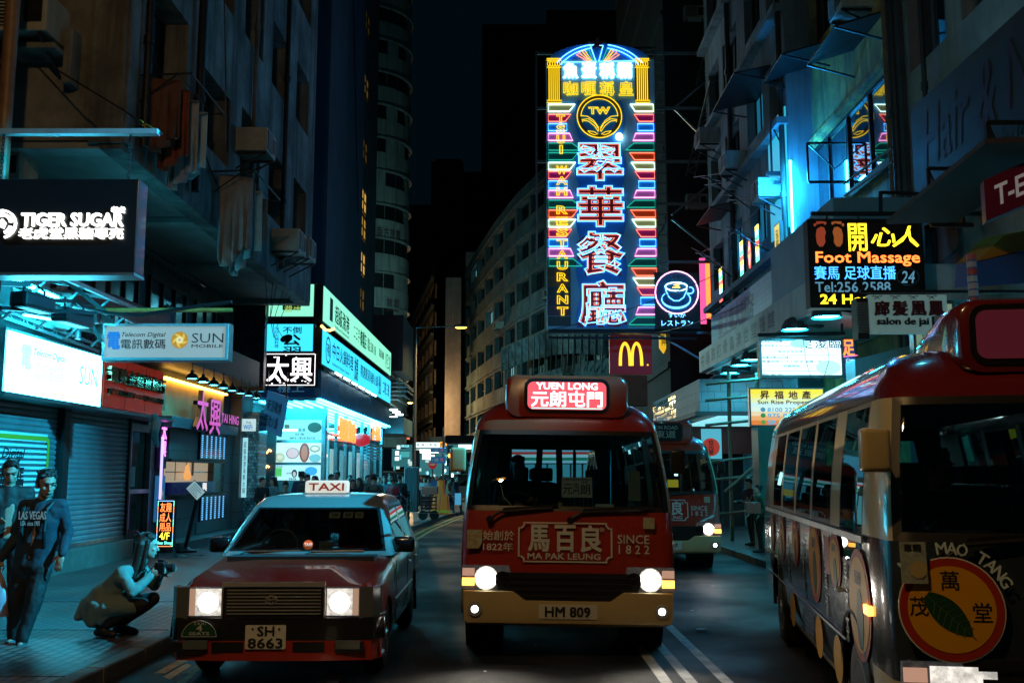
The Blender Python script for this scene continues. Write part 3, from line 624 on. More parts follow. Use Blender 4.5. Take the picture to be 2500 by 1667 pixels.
shutter('plain ribbed roller shutter beside the crouching photographer', sideL(LX+.03, 16.66, .5), 2.75, 2.45)
mb = MB(); mb.box(LX+.005,LX+.16,16.38,16.6,.13,3.0); put(mb.build('shop_post', M('black glazed post', (.02,.02,.022), .25, coat=.4)), 'dark post between the two roller shutters', 'post')
mb = MB(); mb.box(LX+.005,LX+.22,13.0,19.5,.12,.5); put(mb.build('shop_plinth', M('plinth stone', (.17,.15,.13), .6, noise=.4, scale=2), bevel=.015), 'low stone plinth under the roller shutters', 'plinth')
mb = MB(); mb.box(LX+.005,-6.95,13.6,20.6,2.80,2.855); put(mb.build('shop_canopy', STEEL), 'thin metal soffit beneath the white lightbox and red signboard', 'canopy')
# stair entrance door and narrow neon
t = thing('stair_entrance', 'dark green glazed street door beside the shutter', 'door', (LX,20.1,.13)); fd = sideL(LX, 19.6, .13)
mb = MB(); mb.prism([(.02,0),(1.18,0),(1.18,2.45),(.02,2.45)], fd, -.12, -.1); mb.build('glass_leaf', M('dark green glass', (.01,.03,.022), .08, spec=.8), t)
mb = MB()
for q in ((0,0,.08,2.6),(1.12,0,1.2,2.6),(.08,2.45,1.12,2.6),(.08,1.22,1.12,1.3)): mb.prism([(q[0],q[1]),(q[2],q[1]),(q[2],q[3]),(q[0],q[3])], fd, -.09, .02)
mb.build('door_frame', STEEL, t); letters(fd, '不准停車', (.2,.35,1.0,.5), M('dim red print', (.3,.02,.04), .5), t, lift=-.095)
mb = MB(); mb.prism([(.3,1.35),(.62,1.35),(.62,1.75),(.3,1.75)], fd, -.098, -.092); mb.build('notice', M('green notice', (.12,.16,.14), .7), t)
mb = MB(); P = [at(x,y,19.4) for x,y in ((376,1010),(381,1035),(377,1060),(385,1090))]; mb.tube(P, [.06,.1,.08,.03], 7); mb.tube([P[0],P[1]+Vector((-.1,0,-.1)),P[2]+Vector((-.12,0,.05))], .01, 5); put(mb.build('plastic_bag', M('crumpled plastic', (.35,.42,.42), .3), smooth=60), 'crumpled pale plastic bag hanging beside the stair door', 'bag')
mb = MB(); mb.prism([(0,0),(.08,0),(.08,1.9),(0,1.9)], sideL(LX+.22, 20.75, .6), 0, .03); put(mb.build('light_strip', E('pink blue strip', (.55,.45,1), 1.6)), 'slim pinkish light strip on the door jamb', 'lamp')
t = thing('neon_sign', 'small vertical pink neon sign beside the stair door', 'sign', (LX,21.2,2)); fn = sideL(LX+.12, 20.98, 1.85)
mb = MB(); mb.prism([(0,0),(.42,0),(.42,1.1),(0,1.1)], fn, -.06, 0); mb.build('board', M('violet board', (.06,.02,.09), .4), t)
letters(fn, '太\n興', (.06,.25,.36,.95), E('magenta letter', (1,.15,.9), 4), t, bold=.02)
t = thing('poster', 'blue framed poster under the small pink neon sign', 'poster', (LX,21.2,.9)); fp = sideL(LX+.1, 20.95, .75)
mb = MB(); mb.prism([(0,0),(.5,0),(.5,.95),(0,.95)], fp, -.04, 0); mb.build('panel', E('blue poster', (.03,.2,.45), .5), t)
mb = MB(); mb.prism([(.1,.35),(.36,.22),(.42,.6),(.2,.72)], fp, .002, .004); mb.build('picture', E('poster picture', (.5,.6,.7), .35), t)
mb = MB(); mb.prism([(.17,.42),(.34,.36),(.36,.52),(.2,.56)], fp, .005, .007); mb.build('picture_centre', M('dark red print', (.25,.04,.05), .5), t)
# ------------------------------------------------------------------ roast meat shop
sh = thing('roast_shop', 'roast meat shop with warm yellow lit recess and purple counter', 'shop', (LX,23.5,0))
fr = sideL(LX, 21.2, 0)
STONE = bricks('grey granite cladding', (.17,.175,.18), (.14,.145,.15), (.05,.05,.05), 1.5, .75, rough=.5, bump=.3, msize=.008, axes='yz', var=.35)
mb = MB(); mb.prism([(.35,.13),(5.3,.13),(5.3,1.28),(.35,1.28)], fr, 0, .12); mb.prism([(.35,2.0),(2.3,2.0),(2.3,2.72),(.35,2.72)], fr, 0, .12); mb.prism([(4.45,1.28),(5.3,1.28),(5.3,2.72),(4.45,2.72)], fr, 0, .12); mb.build('stone_wall', STONE, sh)
mb = MB(); mb.prism([(.3,2.0),(4.45,2.0),(4.45,2.06),(.3,2.06)], fr, .122, .2); mb.prism([(.3,1.24),(4.5,1.24),(4.5,1.3),(.3,1.3)], fr, .122, .28); mb.build('black_trim', BLACK, sh)
YR = M('cream recess wall', (.65,.5,.25), .6, noise=.25, scale=1.5)
mb = MB(); mb.prism([(0,2.96),(4.6,2.96),(4.6,3.76),(0,3.76)], fr, -.05, .02); mb.build('recess_wall', YR, sh)
mb = MB(); mb.prism([(0,3.76),(4.6,3.76),(4.6,3.8),(0,3.8)], fr, .02, .12); mb.build('cove_lamp', E('amber cove lamp', (1,.5,.08), 11), sh)
mb = MB(); mb.prism([(-.2,2.72),(4.9,2.72),(4.9,2.955),(-.2,2.955)], fr, 0, .34); mb.build('fascia', M('slate blue fascia', (.09,.14,.17), .4, noise=.2, scale=2), sh, bevel=.012)
for u0, u1, v0, v1 in ((0,.25,3.1,3.45),(3.55,4.5,2.97,3.3)):
    mb = MB()
    for k in range(8): v = v0+(v1-v0)*k/8; mb.prism([(u0,v),(u1,v),(u1,v+.02),(u0,v+.02)], fr, .022, .035)
    mb.build('louvre', STEEL, sh)
PINK = E('lilac pink letter', (.78,.13,.60), .8); fl = fr.at(0,0,.36)
PS = M('letter side', (.03,.03,.04), .4)
for c_, b_ in (('太', (1.05,2.72,1.85,3.62)), ('興', (2.0,2.66,2.85,3.5))): letters(fl, c_, b_, PS, sh, name='letter_body', depth=.10); letters(fl.at(0,0,.105), c_, b_, PINK, sh, bold=.012)
letters(fl.at(0,0,.1), 'TAI HING', (2.95,2.98,4.45,3.2), PINK, sh, bold=.012)
mb = MB(); mb.prism([(.4,1.56),(3.9,1.56),(3.9,2.0),(.4,2.0)], fr, .004, .012); mb.build('kitchen_wall', E('lit kitchen wall', (.62,.5,.34), .55), sh)
mb = MB(); mb.prism([(.4,1.3),(3.5,1.3),(3.5,1.56),(.4,1.56)], fr, .0, .2); mb.build('counter', M('purple counter', (.10,.02,.18), .25, coat=.5), sh)
letters(fr.at(0,0,.2), '興', (2.5,1.34,2.85,1.53), E('white counter print', (1,.95,.9), .9), sh, bold=.03)
mb = MB(); mb.tube([fr.p(.4,1.78,.05),fr.p(3.6,1.78,.05)], .012, 6); mb.tube([fr.p(1.0,1.6,.05),fr.p(1.0,2.0,.05)], .01, 5); mb.tube([fr.p(1.7,1.75,.06),fr.p(1.75,2.0,.06)], .012, 5); mb.tube([fr.p(2.2,1.7,.05),fr.p(2.2,2.0,.05)], .03, 5); mb.build('hanging_rail', STEEL, sh)
mb = MB(); mb.prism([(3.5,1.3),(4.4,1.3),(4.4,2.0),(3.5,2.0)], fr, .0, .16); mb.build('dark_cabinet', M('cabinet glass', (.01,.012,.015), .1), sh)
mb = MB(); mb.ell(fr.p(1.62,1.72,.12), (.07,.16,.13), 12, 8); mb.ell(fr.p(1.60,1.86,.12), (.05,.09,.09)); mb.ell(fr.p(1.78,1.68,.12), (.04,.07,.09)); mb.ell(fr.p(1.5,1.66,.12), (.03,.05,.07)); mb.cone(fr.p(1.58,1.9,.12), fr.p(1.7,1.99,.12), .03, .02); me = remesh(mb, .02, 3); me.name = 'roast_goose'
o = link('roast_goose', me, E('glazed roast skin', (1,.42,.12), .9)); put(o, 'golden roast goose hanging in the shop window', 'roast goose')
LED = E('cyan led', (.12,.5,1), 1.5); PBL = M('led backing', (.01,.02,.07), .3, coat=.5)
for (u0,u1,v0,v1,n) in ((2.35,4.4,2.08,2.7,6),(2.55,4.5,.62,1.24,6),(2.3,4.5,.35,.62,0)):
    mb = MB(); mb.prism([(u0,v0),(u1,v0),(u1,v1),(u0,v1)], fr, .125, .17); mb.build('led_panel', PBL if n else STONE, sh)
    if n:
        mb = MB()
        for k in range(n):
            u = u0+.12+(u1-u0-.25)*k/(n-1); q = v0+.04
            while q < v1-.05: mb.prism([(u-.04,q),(u+.04,q),(u+.04,q+.028),(u-.04,q+.028)], fr, .172, .18); q += .05
        put(mb.build('led_row', LED, sh), kind='stuff')
mb = MB(); mb.prism([(5.3,.13),(6.15,.13),(6.15,4.0),(5.3,4.0)], fr, 0, .3); put(mb.build('stone_pier', STONE), 'grey stone pier at the far side of the roast meat shop', 'pier')
mb = MB(); mb.box(LX+.002,-6.85,20.9,27.2,.12,.33); put(mb.build('shop_step', M('step stone', (.12,.13,.13), .5, noise=.4, scale=2), bevel=.015), 'low stone step in front of the roast meat shop', 'step')
mb = MB(); mb.box(LX+.002,-6.58,19.6,25.8,3.98,4.62); put(mb.build('dark_canopy', M('matt black canopy', (.012,.014,.016), .5)), 'black canopy fascia over the roast meat shop', 'canopy')
BELL = None; ORD = ('nearest','second','third','fourth','fifth','sixth','seventh','farthest')
def bell(loc, label, r=.13, glow=14, group='bell lamps over the roast shop', col=(.05,.62,.85)):
    t = thing('bell_lamp', label, 'lamp', loc, 0, group, local=True); m = MB(); m.lathe([(r,0),(r*.97,r*.3),(r*.75,r*.7),(r*.3,r*.95),(r*.28,r*1.3),(.02,r*1.4)], n=16, cap=False); m.build('shade', M('dark lamp shade', (.03,.04,.045), .3, .5), t, smooth=50)
    m = MB(); m.lathe([(r*.9,r*.1),(r*.1,r*.02)], n=14); m.build('bulb', E('lamp glow %g' % glow, col, glow), t); m = MB(); m.tube([(0,0,r*1.3),(0,0,r*1.3+.2)], .012, 6); m.build('stem', BLACK, t); return t
for k in range(8): bell((-6.55, 20.3+k*.74, 3.66), '%s of the eight small bell lamps under the black canopy' % ORD[k], glow=160 if k == 1 else 40)
t = thing('led_sign_stand', 'standing LED sign with orange characters and a rainbow border', 'sign', (-6.8,19.6,.13)); f, w_, h = front(378, 1219, 429, 1336, 19.6); k = w_/51
mb = MB(); mb.prism([(0,0),(w_,0),(w_,h),(0,h)], f, -.09, 0); mb.build('case', M('led case', (.05,.06,.07), .4, .5), t, bevel=.008)
mb = MB(); mb.prism([(.012,.012),(w_-.012,.012),(w_-.012,h-.012),(.012,h-.012)], f, .001, .004); mb.build('screen', M('led screen', (.012,.004,.003), .3), t)
mb = MB()
for u in (.03,w_-.03):
    for d in (-.02,-.07): mb.bar(f.p(u,0,d), f.p(u+(.03 if u > .1 else -.03),-f.o.z+.13,d*3), .022)
mb.build('leg', STEEL, t); lo = E('led orange', (1,.22,.05), 3.2)
for s_, y0, y1 in (('友趣',.74,.94),('成人',.53,.72),('用品',.34,.51)): letters(f, s_, (.07,y0*h,w_-.07,y1*h), lo, t, bold=.004, lift=.006)
letters(f, '4/F', (.08,.165*h,w_-.09,.315*h), E('led yellow', (1,.75,.05), 3), t, bold=.008, lift=.006); letters(f, 'Sex Shop', (.045,.05*h,w_-.035,.13*h), E('led cyan', (.2,1,.85), 2.6), t, bold=.01, lift=.006)
for q, col in enumerate(((.2,1,.7),(.2,.5,1),(1,.3,.1))):
    mb = MB(); j = 0
    for side in range(2):
        for i in range(34):
            if (i//5) % 3 == q: v = .02+i*(h-.04)/34; u = .022 if side else w_-.034; mb.prism([(u,v),(u+.012,v),(u+.012,v+.018),(u,v+.018)], f, .005, .008)
    for i in range(14):
        if q == 1: u = .03+i*(w_-.06)/14; mb.prism([(u,h-.032),(u+.016,h-.032),(u+.016,h-.02),(u,h-.02)], f, .005, .008)
        if q == 2: u = .03+i*(w_-.06)/14; mb.prism([(u,.018),(u+.016,.018),(u+.016,.03),(u,.03)], f, .005, .008)
    mb.build('led_border', E('led border %d' % q, col, 3), t)
t = thing('menu_stand', 'black menu stand with a slanted lit menu on its post', 'menu stand', (-6.85,21.1,.33)); p = Vector((-6.78,21.05,.14))
mb = MB(); mb.lathe([(.24,0),(.24,.03),(.1,.06),(.06,.1)], p, n=16); mb.build('base', BLACK, t, smooth=40)
mb = MB(); top = p+Vector((.22,0,1.15)); mb.bar(p+Vector((0,0,.06)), top, .07); mb.build('post', BLACK, t)
fm = Fr(top+Vector((-.20,-.06,.20)), (.7,0,-.72), (.5,.35,.6)); mb = MB(); mb.prism([(0,-.08),(.36,-.08),(.36,.18),(0,.18)], fm, -.03, 0); mb.build('frame', BLACK, t)
mb = MB(); mb.prism([(.015,-.065),(.345,-.065),(.345,.165),(.015,.165)], fm, .002, .005); mb.build('menu_sheet', E('lit menu', (.45,.72,.78), .55), t)
mb = MB()
for q in range(5): mb.prism([(.05,-.04+q*.04),(.31-.04*(q%3),-.04+q*.04),(.31-.04*(q%3),-.028+q*.04),(.05,-.028+q*.04)], fm, .006, .007)
mb.build('menu_print', INK, t)
mb = MB(); rng = random.Random(3)
for k in range(3):
    c = Vector((-6.3+k*.16,19.6-.1*k,.145)); pts = [c+Vector((rng.uniform(-.14,.14),rng.uniform(-.1,.1),rng.uniform(0,.07))) for _ in range(4)]; mb.quad(*pts)
put(mb.build('litter', M('white paper', (.6,.62,.62), .8)), 'crumpled white paper beside the LED sign stand', 'litter')
# ------------------------------------------------------------------ mosaic pier, strip signs, corner shop
MOS = bricks('cyan mosaic', (.16,.42,.5), (.03,.10,.14), (.02,.05,.06), .085, .085, rough=.25, bump=.2, msize=.006, axes='xz')
DMOS = bricks('dark mosaic', (.008,.012,.018), (.05,.09,.13), (.006,.008,.01), .075, .075, rough=.3, bump=.2, msize=.008, axes='xz')
YS = 27.0
mb = MB(); a, b = at(540,725,26.6), at(642,950,26.6); mb.box(-7.72,b.x,26.6,26.85,b.z-.05,SZ+.8); put(mb.build('tiled_pier', DMOS), 'dark blue mosaic tiled block left of the stacked lightboxes', 'pier')
mb = MB(); a = at(595,1060,YS); b = at(632,1060,YS); mb.box(a.x,b.x,YS,YS+.9,.13,3.4); put(mb.build('tiled_pier', MOS), 'cyan mosaic tiled pillar beside the shop doorway', 'pillar')
mb = MB(); mb.box(-7.8,a.x-.003,YS-.3,YS+.9,.13,4.0); put(mb.build('rendered_pier', GREYC), 'grey rendered pier behind the vertical durian sign', 'pier')
t = thing('vertical_sign', 'tall white vertical sign with dark green fruit characters', 'sign', (-7.45,YS-.32,.2)); f, w_, h = front(568, 1056, 591, 1300, YS-.32)
mb = MB(); mb.prism([(0,0),(w_,0),(w_,h),(0,h)], f, -.03, 0); mb.build('board', E('pale strip board', (.35,.62,.6), .55), t); gi = M('dark green print', (.01,.06,.03), .5)
letters(f, '貓\n山\n王\n榴\n蓮', (.04,.665*h,w_-.04,.97*h), gi, t, bold=.02); letters(f, '長\n洲\n糯\n米\n糍', (.04,.30*h,w_-.04,.58*h), gi, t, bold=.02)
for k, (v, col) in enumerate(((.62,(.05,.3,.05)),(.24,(.7,.3,.03)),(.16,(.35,.45,.05)))): mb = MB(); mb.prism([(w_/2+.09*math.cos(e),v*h+.075*math.sin(e)) for e in [2*PI*q/12 for q in range(12)]], f, .002, .006); mb.build('fruit_picture', E('fruit %d' % k, col, .5), t)
mb = MB(); mb.prism([(.05,.07*h),(.24,.09*h),(.25,.125*h),(.06,.105*h)], f, .002, .006); mb.build('red_stamp', M('red stamp', (.4,.03,.04), .5), t)
f2 = f.at(w_+.03, .35*h); t = thing('vertical_sign', 'narrow cyan vertical strip sign next to the durian sign', 'sign', f2.o); mb = MB(); mb.prism([(0,0),(.13,0),(.13,.6*h),(0,.6*h)], f2, -.03, 0); mb.build('board', E('cyan strip', (.35,.8,.9), .9), t)
letters(f2, '超\n級\n漁\n港\n海\n鮮\n火\n鍋', (.03,.04*h,.10,.56*h), M('teal ink', (.01,.1,.14), .5), t)
t = thing('wifi_sign', 'small white sign reading WiFi over the mosaic pillar', 'sign', (-7,YS-.4,3)); f, w_, h = front(583, 1022, 624, 1052, YS-.4); mb = MB(); mb.prism([(0,0),(w_,0),(w_,h),(0,h)], f, -.06, 0); mb.build('board', E('white small sign', (.55,.8,.85), .85), t)
letters(f, 'WiFi', (.12,.04,w_-.08,.17), E('wifi blue', (.02,.3,.75), .6), t, bold=.03); letters(f, 'Free', (.2,.2,.32,.26), INK, t)
mb = MB(); mb.prism([(.04+.035*math.cos(e),.24+.035*math.sin(e)) for e in [2*PI*q/10 for q in range(10)]], f, .002, .006); mb.build('round_logo', BLUEINK, t)
t = thing('hanging_sign', 'tilted dim blue sign with faint characters under the LED sign', 'sign', (-6.6,27.5,3)); pp = [at(x,y,d) for x,y,d in ((636,1045,28.2),(682,1066,26.6),(699,972,26.6),(654,953,28.2))]
fb = Fr(pp[0], pp[1]-pp[0], pp[3]-pp[0]); w_ = (pp[1]-pp[0]).length; h = (pp[3]-pp[0]).length; mb = MB(); mb.prism([(0,0),(w_,0),(w_,h),(0,h)], fb, -.06, 0); mb.build('board', E('dim blue board', (.015,.10,.22), .7), t)
letters(fb, '新派韓燒', (.25,.5*h,w_-.25,.8*h), M('navy ink', (.01,.025,.06), .5), t, bold=.02); letters(fb, '自助火鍋', (.35,.12*h,w_-.35,.42*h), M('navy ink', (.01,.025,.06), .5), t, bold=.02)
mb = MB(); mb.bar(pp[3]+Vector((0,0,.02)), pp[3]+Vector((0,0,.6)), .03); mb.bar(pp[2], pp[2]+Vector((0,0,.7)), .03); mb.build('hanger', BLACK, t)
# corner shop body
CS = -5.95; cs = thing('corner_shop', 'glass fronted corner restaurant glowing cyan under stacked lightboxes', 'shop', (-7.5,38,0))
mb = MB(); mb.box(-14,-6.0,31.7,45.5,4.7,7.35); mb.build('upper_wall', DARKC, cs)
mb = MB(); mb.box(-14,-5.9,45.52,45.9,0,4.6); mb.box(-8.6,-7.75,29.5,31.6,0,4.6); mb.build('side_wall', DARKC, cs)
mb = MB(); mb.box(-14,-7.0,38,38.1,.13,3.8); mb.box(-8.4,-8.3,31.8,45.4,.13,3.8); mb.build('inner_wall', E('lit inner wall', (.14,.60,.70), 1.3), cs)
mb = MB(); mb.box(-8.3,-5.55,28.7,45.45,3.84,3.9); mb.build('ceiling', M('ceiling panel', (.4,.5,.52), .25, .3), cs)
CY = E('cyan ceiling tube', (.02,.6,.85), 40)
for k in range(6): x = -7.35+k*.33; mb = MB(); mb.box(x,x+.07,28.9,44.8,3.80,3.838); mb.build('ceiling_tube', CY, cs)
for k in range(5): y = 33+k*2.6; mb = MB(); mb.box(-8.1,-6.3,y,y+.1,3.3,3.36); mb.build('inner_tube', CY, cs)
mb = MB(); mb.box(-8.3,CS,28.8,45.4,.10,.16); mb.build('floor', M('tiled floor', (.2,.25,.26), .2), cs)
SG = glass('shop glass', (.75,.93,.95), .05); SS = M('brushed mullion', (.28,.36,.38), .3, .8)
for k in range(7): y = 31.9+k*1.95; mb = MB(); mb.quad((CS,y,.5),(CS,y+1.85,.5),(CS,y+1.85,3.0),(CS,y,3.0)); mb.build('shop_window', SG, cs)
mb = MB()
for k in range(8): y = 31.8+k*1.95; mb.box(CS-.06,CS+.05,y,y+.09,.13,3.8)
mb.box(CS-.05,CS+.04,31.8,45.4,3.0,3.08); mb.box(CS-.05,CS+.04,31.8,45.4,.13,.5); mb.build('mullion', SS, cs)
for k in range(6):
    y = 32.3+k*2.0; mb = MB(); mb.box(CS-.3,CS-.26,y,y+1.2,1.5,2.6); mb.build('hanging_poster', E('window poster %d' % (k % 3), ((.35,.75,.8),(.6,.8,.8),(.2,.5,.6))[k % 3], .9), cs)
# poster wall
pw = front(666, 1008, 792, 1172, 31.5); f, w_, h = pw; k = w_/126
t = thing('menu_wall', 'three stacked illuminated food posters on the corner shop front', 'poster', (f.o.x+.8,31.5,1))
mb = MB(); mb.prism([(-.05,-1.7),(w_+.04,-1.7),(w_+.04,h+.5),(-.05,h+.5)], f, -.12, -.02); mb.build('backing', SS, t)
B = lambda x0,y0,x1,y1: ((x0-666)*k, (1172-y1)*k, (x1-666)*k, (1172-y0)*k)
def pic(fr, name, b, col, e, el=None, parent=None):
    u0,v0,u1,v1 = b; mb = MB(); mb.prism([((u0+u1)/2+(u1-u0)/2*math.cos(a),(v0+v1)/2+(v1-v0)/2*math.sin(a)) for a in [2*PI*q/16 for q in range(16)]] if el else [(u0,v0),(u1,v0),(u1,v1),(u0,v1)], fr, (el or 0)*.004+.002, (el or 0)*.004+.005); return mb.build(name, E('print %s' % (col,), col, e), parent)
for (y0,y1,col) in ((1020,1071,(.25,.75,.8)),(1078,1127,(.62,.85,.83)),(1134,1172,(.45,.8,.82))):
    b = B(668,y0,786,y1); mb = MB(); mb.prism([(b[0],b[1]),(b[2],b[1]),(b[2],b[3]),(b[0],b[3])], f, -.015, 0); mb.build('lit_poster', E('poster face %s' % (col,), col, 1.05), t)
pic(f,'food_picture',B(750,1026,786,1052),(.03,.10,.06),.6,1,t); pic(f,'dark_stamp',B(692,1032,704,1050),(.12,.14,.05),.6,None,t); letters(f,'超級漁港',B(706,1041,745,1050),INK,t,bold=.01); letters(f,'旺角',B(720,1053,742,1060),INK,t)
letters(f,'地舖 至 三樓全層 電話訂座',B(705,1063,770,1069),INK,t)
for bb, col, l in ((B(669,1103,695,1127),(.5,.6,.4),1),(B(675,1108,690,1120),(.75,.75,.6),2),(B(697,1090,731,1119),(.35,.32,.3),1),(B(700,1092,728,1116),(.75,.55,.55),2),(B(731,1078,757,1127),(.25,.08,.05),1),(B(736,1084,752,1122),(.5,.22,.15),2),(B(757,1084,784,1102),(.25,.4,.3),1),(B(761,1087,780,1098),(.8,.8,.65),2),(B(756,1106,786,1127),(.2,.55,.6),1)): pic(f,'food_picture',bb,col,.85,l,t)
pic(f,'green_block',B(669,1141,688,1162),(.1,.65,.15),.8,None,t); pic(f,'blue_block',B(746,1138,778,1160),(.05,.4,.75),.9,1,t); pic(f,'face_picture',B(713,1145,727,1165),(.02,.03,.04),.4,1,t); pic(f,'face_picture',B(716,1150,724,1163),(.6,.6,.58),.8,2,t)
letters(f,'中環海鮮',B(669,1136,690,1140),INK,t); letters(f,'$298',B(700,1152,712,1157),INK,t); letters(f,'優惠套餐',B(706,1166,725,1171),INK,t)
# doorway with amber lights
mb = MB(); a, b = at(634,1060,30.8), at(668,1250,30.8); mb.box(a.x,b.x,30.8,30.9,.13,3.7); put(mb.build('doorway', M('dark doorway', (.012,.016,.018), .4)), 'dark doorway with amber neon between pillar and food posters', 'door')
for q, (x, y) in enumerate(((650,1103),(645,1142))):
    p = at(x,y,30.6); mb = MB(); mb.tube([p+Vector((-.12,0,-.04)),p+Vector((-.05,0,.05)),p+Vector((.02,0,-.03)),p+Vector((.09,0,.07)),p+Vector((.15,0,.02))], .035, 6); put(mb.build('neon_squiggle', E('amber neon', (1,.55,.15), 4)), ('upper','lower')[q]+' amber neon word glowing in the dark doorway', 'sign', 'amber neon in the doorway')
mb = MB(); a = at(600,1064,29.2); mb.box(a.x,a.x+.9,29,29.12,3.0,3.06); mb.box(a.x+.5,a.x+1.4,29.6,29.72,3.0,3.06); put(mb.build('strip_light', E('white cyan tube', (.05,.6,.85), 60)), 'pair of white strip lights over the mosaic pillar doorway', 'lamp')
# stacked lightboxes facing the viewer and along the street
def lightbox(name, label, fr, w_, h, col, e, rim=BLACK, depth=.3):
    t = thing(name, label, 'sign', fr.p(w_/2,0)); mb = MB(); mb.prism([(0,0),(w_,0),(w_,h),(0,h)], fr, -depth, -.02); mb.build('case', rim, t)
    mb = MB(); mb.prism([(.05,.05),(w_-.05,.05),(w_-.05,h-.05),(.05,h-.05)], fr, -.018, 0); mb.build('lit_face', E('lit %s' % (col,), col, e), t); return t
CF = 28.55; gcol = (.27,.92,.62); ccol = (.04,.62,.9)
f, w_, h = front(651, 690, 771, 776, CF); t = lightbox('lightbox_sign', 'mint green lightbox partly behind the overhang, facing the viewer', f, w_, h, gcol, 1.15); k = w_/120
mb = MB(); mb.prism([(39*k,20*k),(84*k,20*k),(84*k,48*k),(39*k,48*k)], f, .002, .006); mb.build('dark_patch', M('olive black patch', (.03,.03,.015), .5), t); letters(f, '囍洋', (44*k,14*k,84*k,50*k), E('lime letter', (.55,.85,.2), .7), t, lift=.009)
f, w_, h = front(640, 787, 769, 861, CF); t = lightbox('lightbox_sign', 'cyan lightbox with big brush characters facing the viewer', f, w_, h, ccol, 1.5); k = w_/129; Bk = lambda x0,y0,x1,y1: ((x0-640)*k, (861-y1)*k, (x1-640)*k, (861-y0)*k)
letters(f, '不倒', Bk(690,796,736,813), INK, t, bold=.02); letters(f, '公', Bk(690,816,734,842), INK, t, bold=.04); letters(f, '羽', Bk(692,846,735,860), INK, t, bold=.04); letters(f, '中\n日\n火\n鍋\n料\n理', Bk(670,796,680,848), M('deep teal print', (.005,.12,.22), .5), t)
mb = MB(); mb.ell(f.p((699-640)*k,(861-825)*k,.01), (16*k,.006,9*k), 14, 8, Matrix.Rotation(-.35,3,'Y')); mb.build('brush_blot', INK, t)
f, w_, h = front(639, 862, 772, 942, CF-.12); t = thing('led_sign', 'black LED sign with two sparkling white characters', 'sign', f.o); mb = MB(); mb.prism([(0,0),(w_,0),(w_,h),(0,h)], f, -.3, 0); mb.build('case', M('navy black', (.004,.005,.012), .3), t)
LW = E('led white', (1,.93,.96), 3); letters(f, '太興', (.09*w_,.13*h,.93*w_,.88*h), LW, t, bold=.012, lift=.012)
mb = MB()
for i in range(44):
    u = .02+(w_-.04)*i/44
    for v in (.015,h-.035): mb.prism([(u,v),(u+.02,v),(u+.02,v+.02),(u,v+.02)], f, .003, .009)
for i in range(28):
    v = .02+(h-.04)*i/28
    for u in (.012,w_-.035): mb.prism([(u,v),(u+.02,v),(u+.02,v+.02),(u,v+.02)], f, .003, .009)
rng = random.Random(5)
for i in range(11): u, v = rng.uniform(.1,w_-.1), rng.choice((rng.uniform(.06,.14),rng.uniform(h-.14,h-.06))); mb.prism([(u,v),(u+.05,v),(u+.05,v+.02),(u,v+.02)], f, .003, .009)
put(mb.build('led_dots', LW, t), kind='stuff')
f, w_, h = front(640, 944, 772, 970, CF-.05); t = lightbox('signboard', 'navy signboard reading upstairs under the black LED sign', f, w_, h, (.01,.06,.16), .35, BLACK, .2); letters(f, '樓上', (.28*w_,.15,.78*w_,.42), M('faint blue print', (.08,.3,.5), .5, emit=.3), t)
SXX = -5.5; Ya, Yb = 28.65, 45.0; LEN = Yb-Ya
t = lightbox('lightbox_sign', 'long mint green seafood lightbox running along the street', sideL(SXX,Ya,6.12), LEN, 1.12, gcol, 1.05, BLACK, .35); f = sideL(SXX,Ya,6.12)
letters(f,'超級漁港',(1.9,.28,4.6,.85),INK,t,bold=.02); letters(f,'Seafood Restaurant',(1.9,.12,4.6,.22),INK,t); letters(f,'二 三 字 樓',(5.6,.3,7.4,.8),M('dim green print', (.03,.25,.15), .5),t); letters(f,'旗艦店',(7.2,.25,8.6,.85),INK,t,bold=.02); letters(f,'電話 2388 1188',(8.9,.3,11.2,.8),M('dim green print', (.03,.25,.15), .5),t); letters(f,'超級海鮮',(12.2,.45,13.8,.8),INK,t); letters(f,'地下至二樓',(14.3,.2,16.0,.9),M('dim green print', (.03,.25,.15), .5),t)
mb = MB(); mb.prism([(1.0,.22),(1.5,.22),(1.5,.92),(1.0,.92)], f, .002, .006); mb.build('dark_patch', M('olive black patch', (.03,.03,.015), .5), t)
t = lightbox('lightbox_sign', 'long cyan hotpot lightbox below the mint green one along the street', sideL(SXX,Ya,4.86), LEN, 1.1, ccol, 1.45, BLACK, .35); f = sideL(SXX,Ya,4.86); db = M('dark blue print', (.005,.04,.10), .5)
mb = MB(); rring(mb, f, .5,.15,1.3,.95,.38,.06,.002,.006); mb.build('oval_border', db, t); letters(f,'不倒翁',(.62,.35,1.18,.75),db,t)
letters(f,'中日火鍋料理',(1.6,.4,5.6,.9),INK,t,bold=.012); letters(f,'Authentic Hotpot Cuisine',(1.6,.16,4.8,.28),db,t); letters(f,'放題',(5.9,.15,6.7,.95),REDINK,t,bold=.03); letters(f,'精選靚湯海鮮火鍋',(7.3,.4,12.0,.85),db,t,bold=.01); letters(f,'任飲任食',(12.2,.15,13.0,.95),REDINK,t,bold=.03); letters(f,'二樓 三樓',(13.6,.3,15.8,.85),db,t)
t = thing('shop_fascia', 'blue ribbed fascia under the cyan street lightbox', 'fascia', (SXX,37,3.9)); f = sideL(SXX-.02,Ya,3.9); FB = M('blue fascia panel', (.02,.20,.38), .35, .2, noise=.25, scale=2)
mb = MB()
for q in range(16): u = q*LEN/16; mb.prism([(u+.01,0),(u+LEN/16-.01,0),(u+LEN/16-.01,.82),(u+.01,.82)], f, -.1, 0)
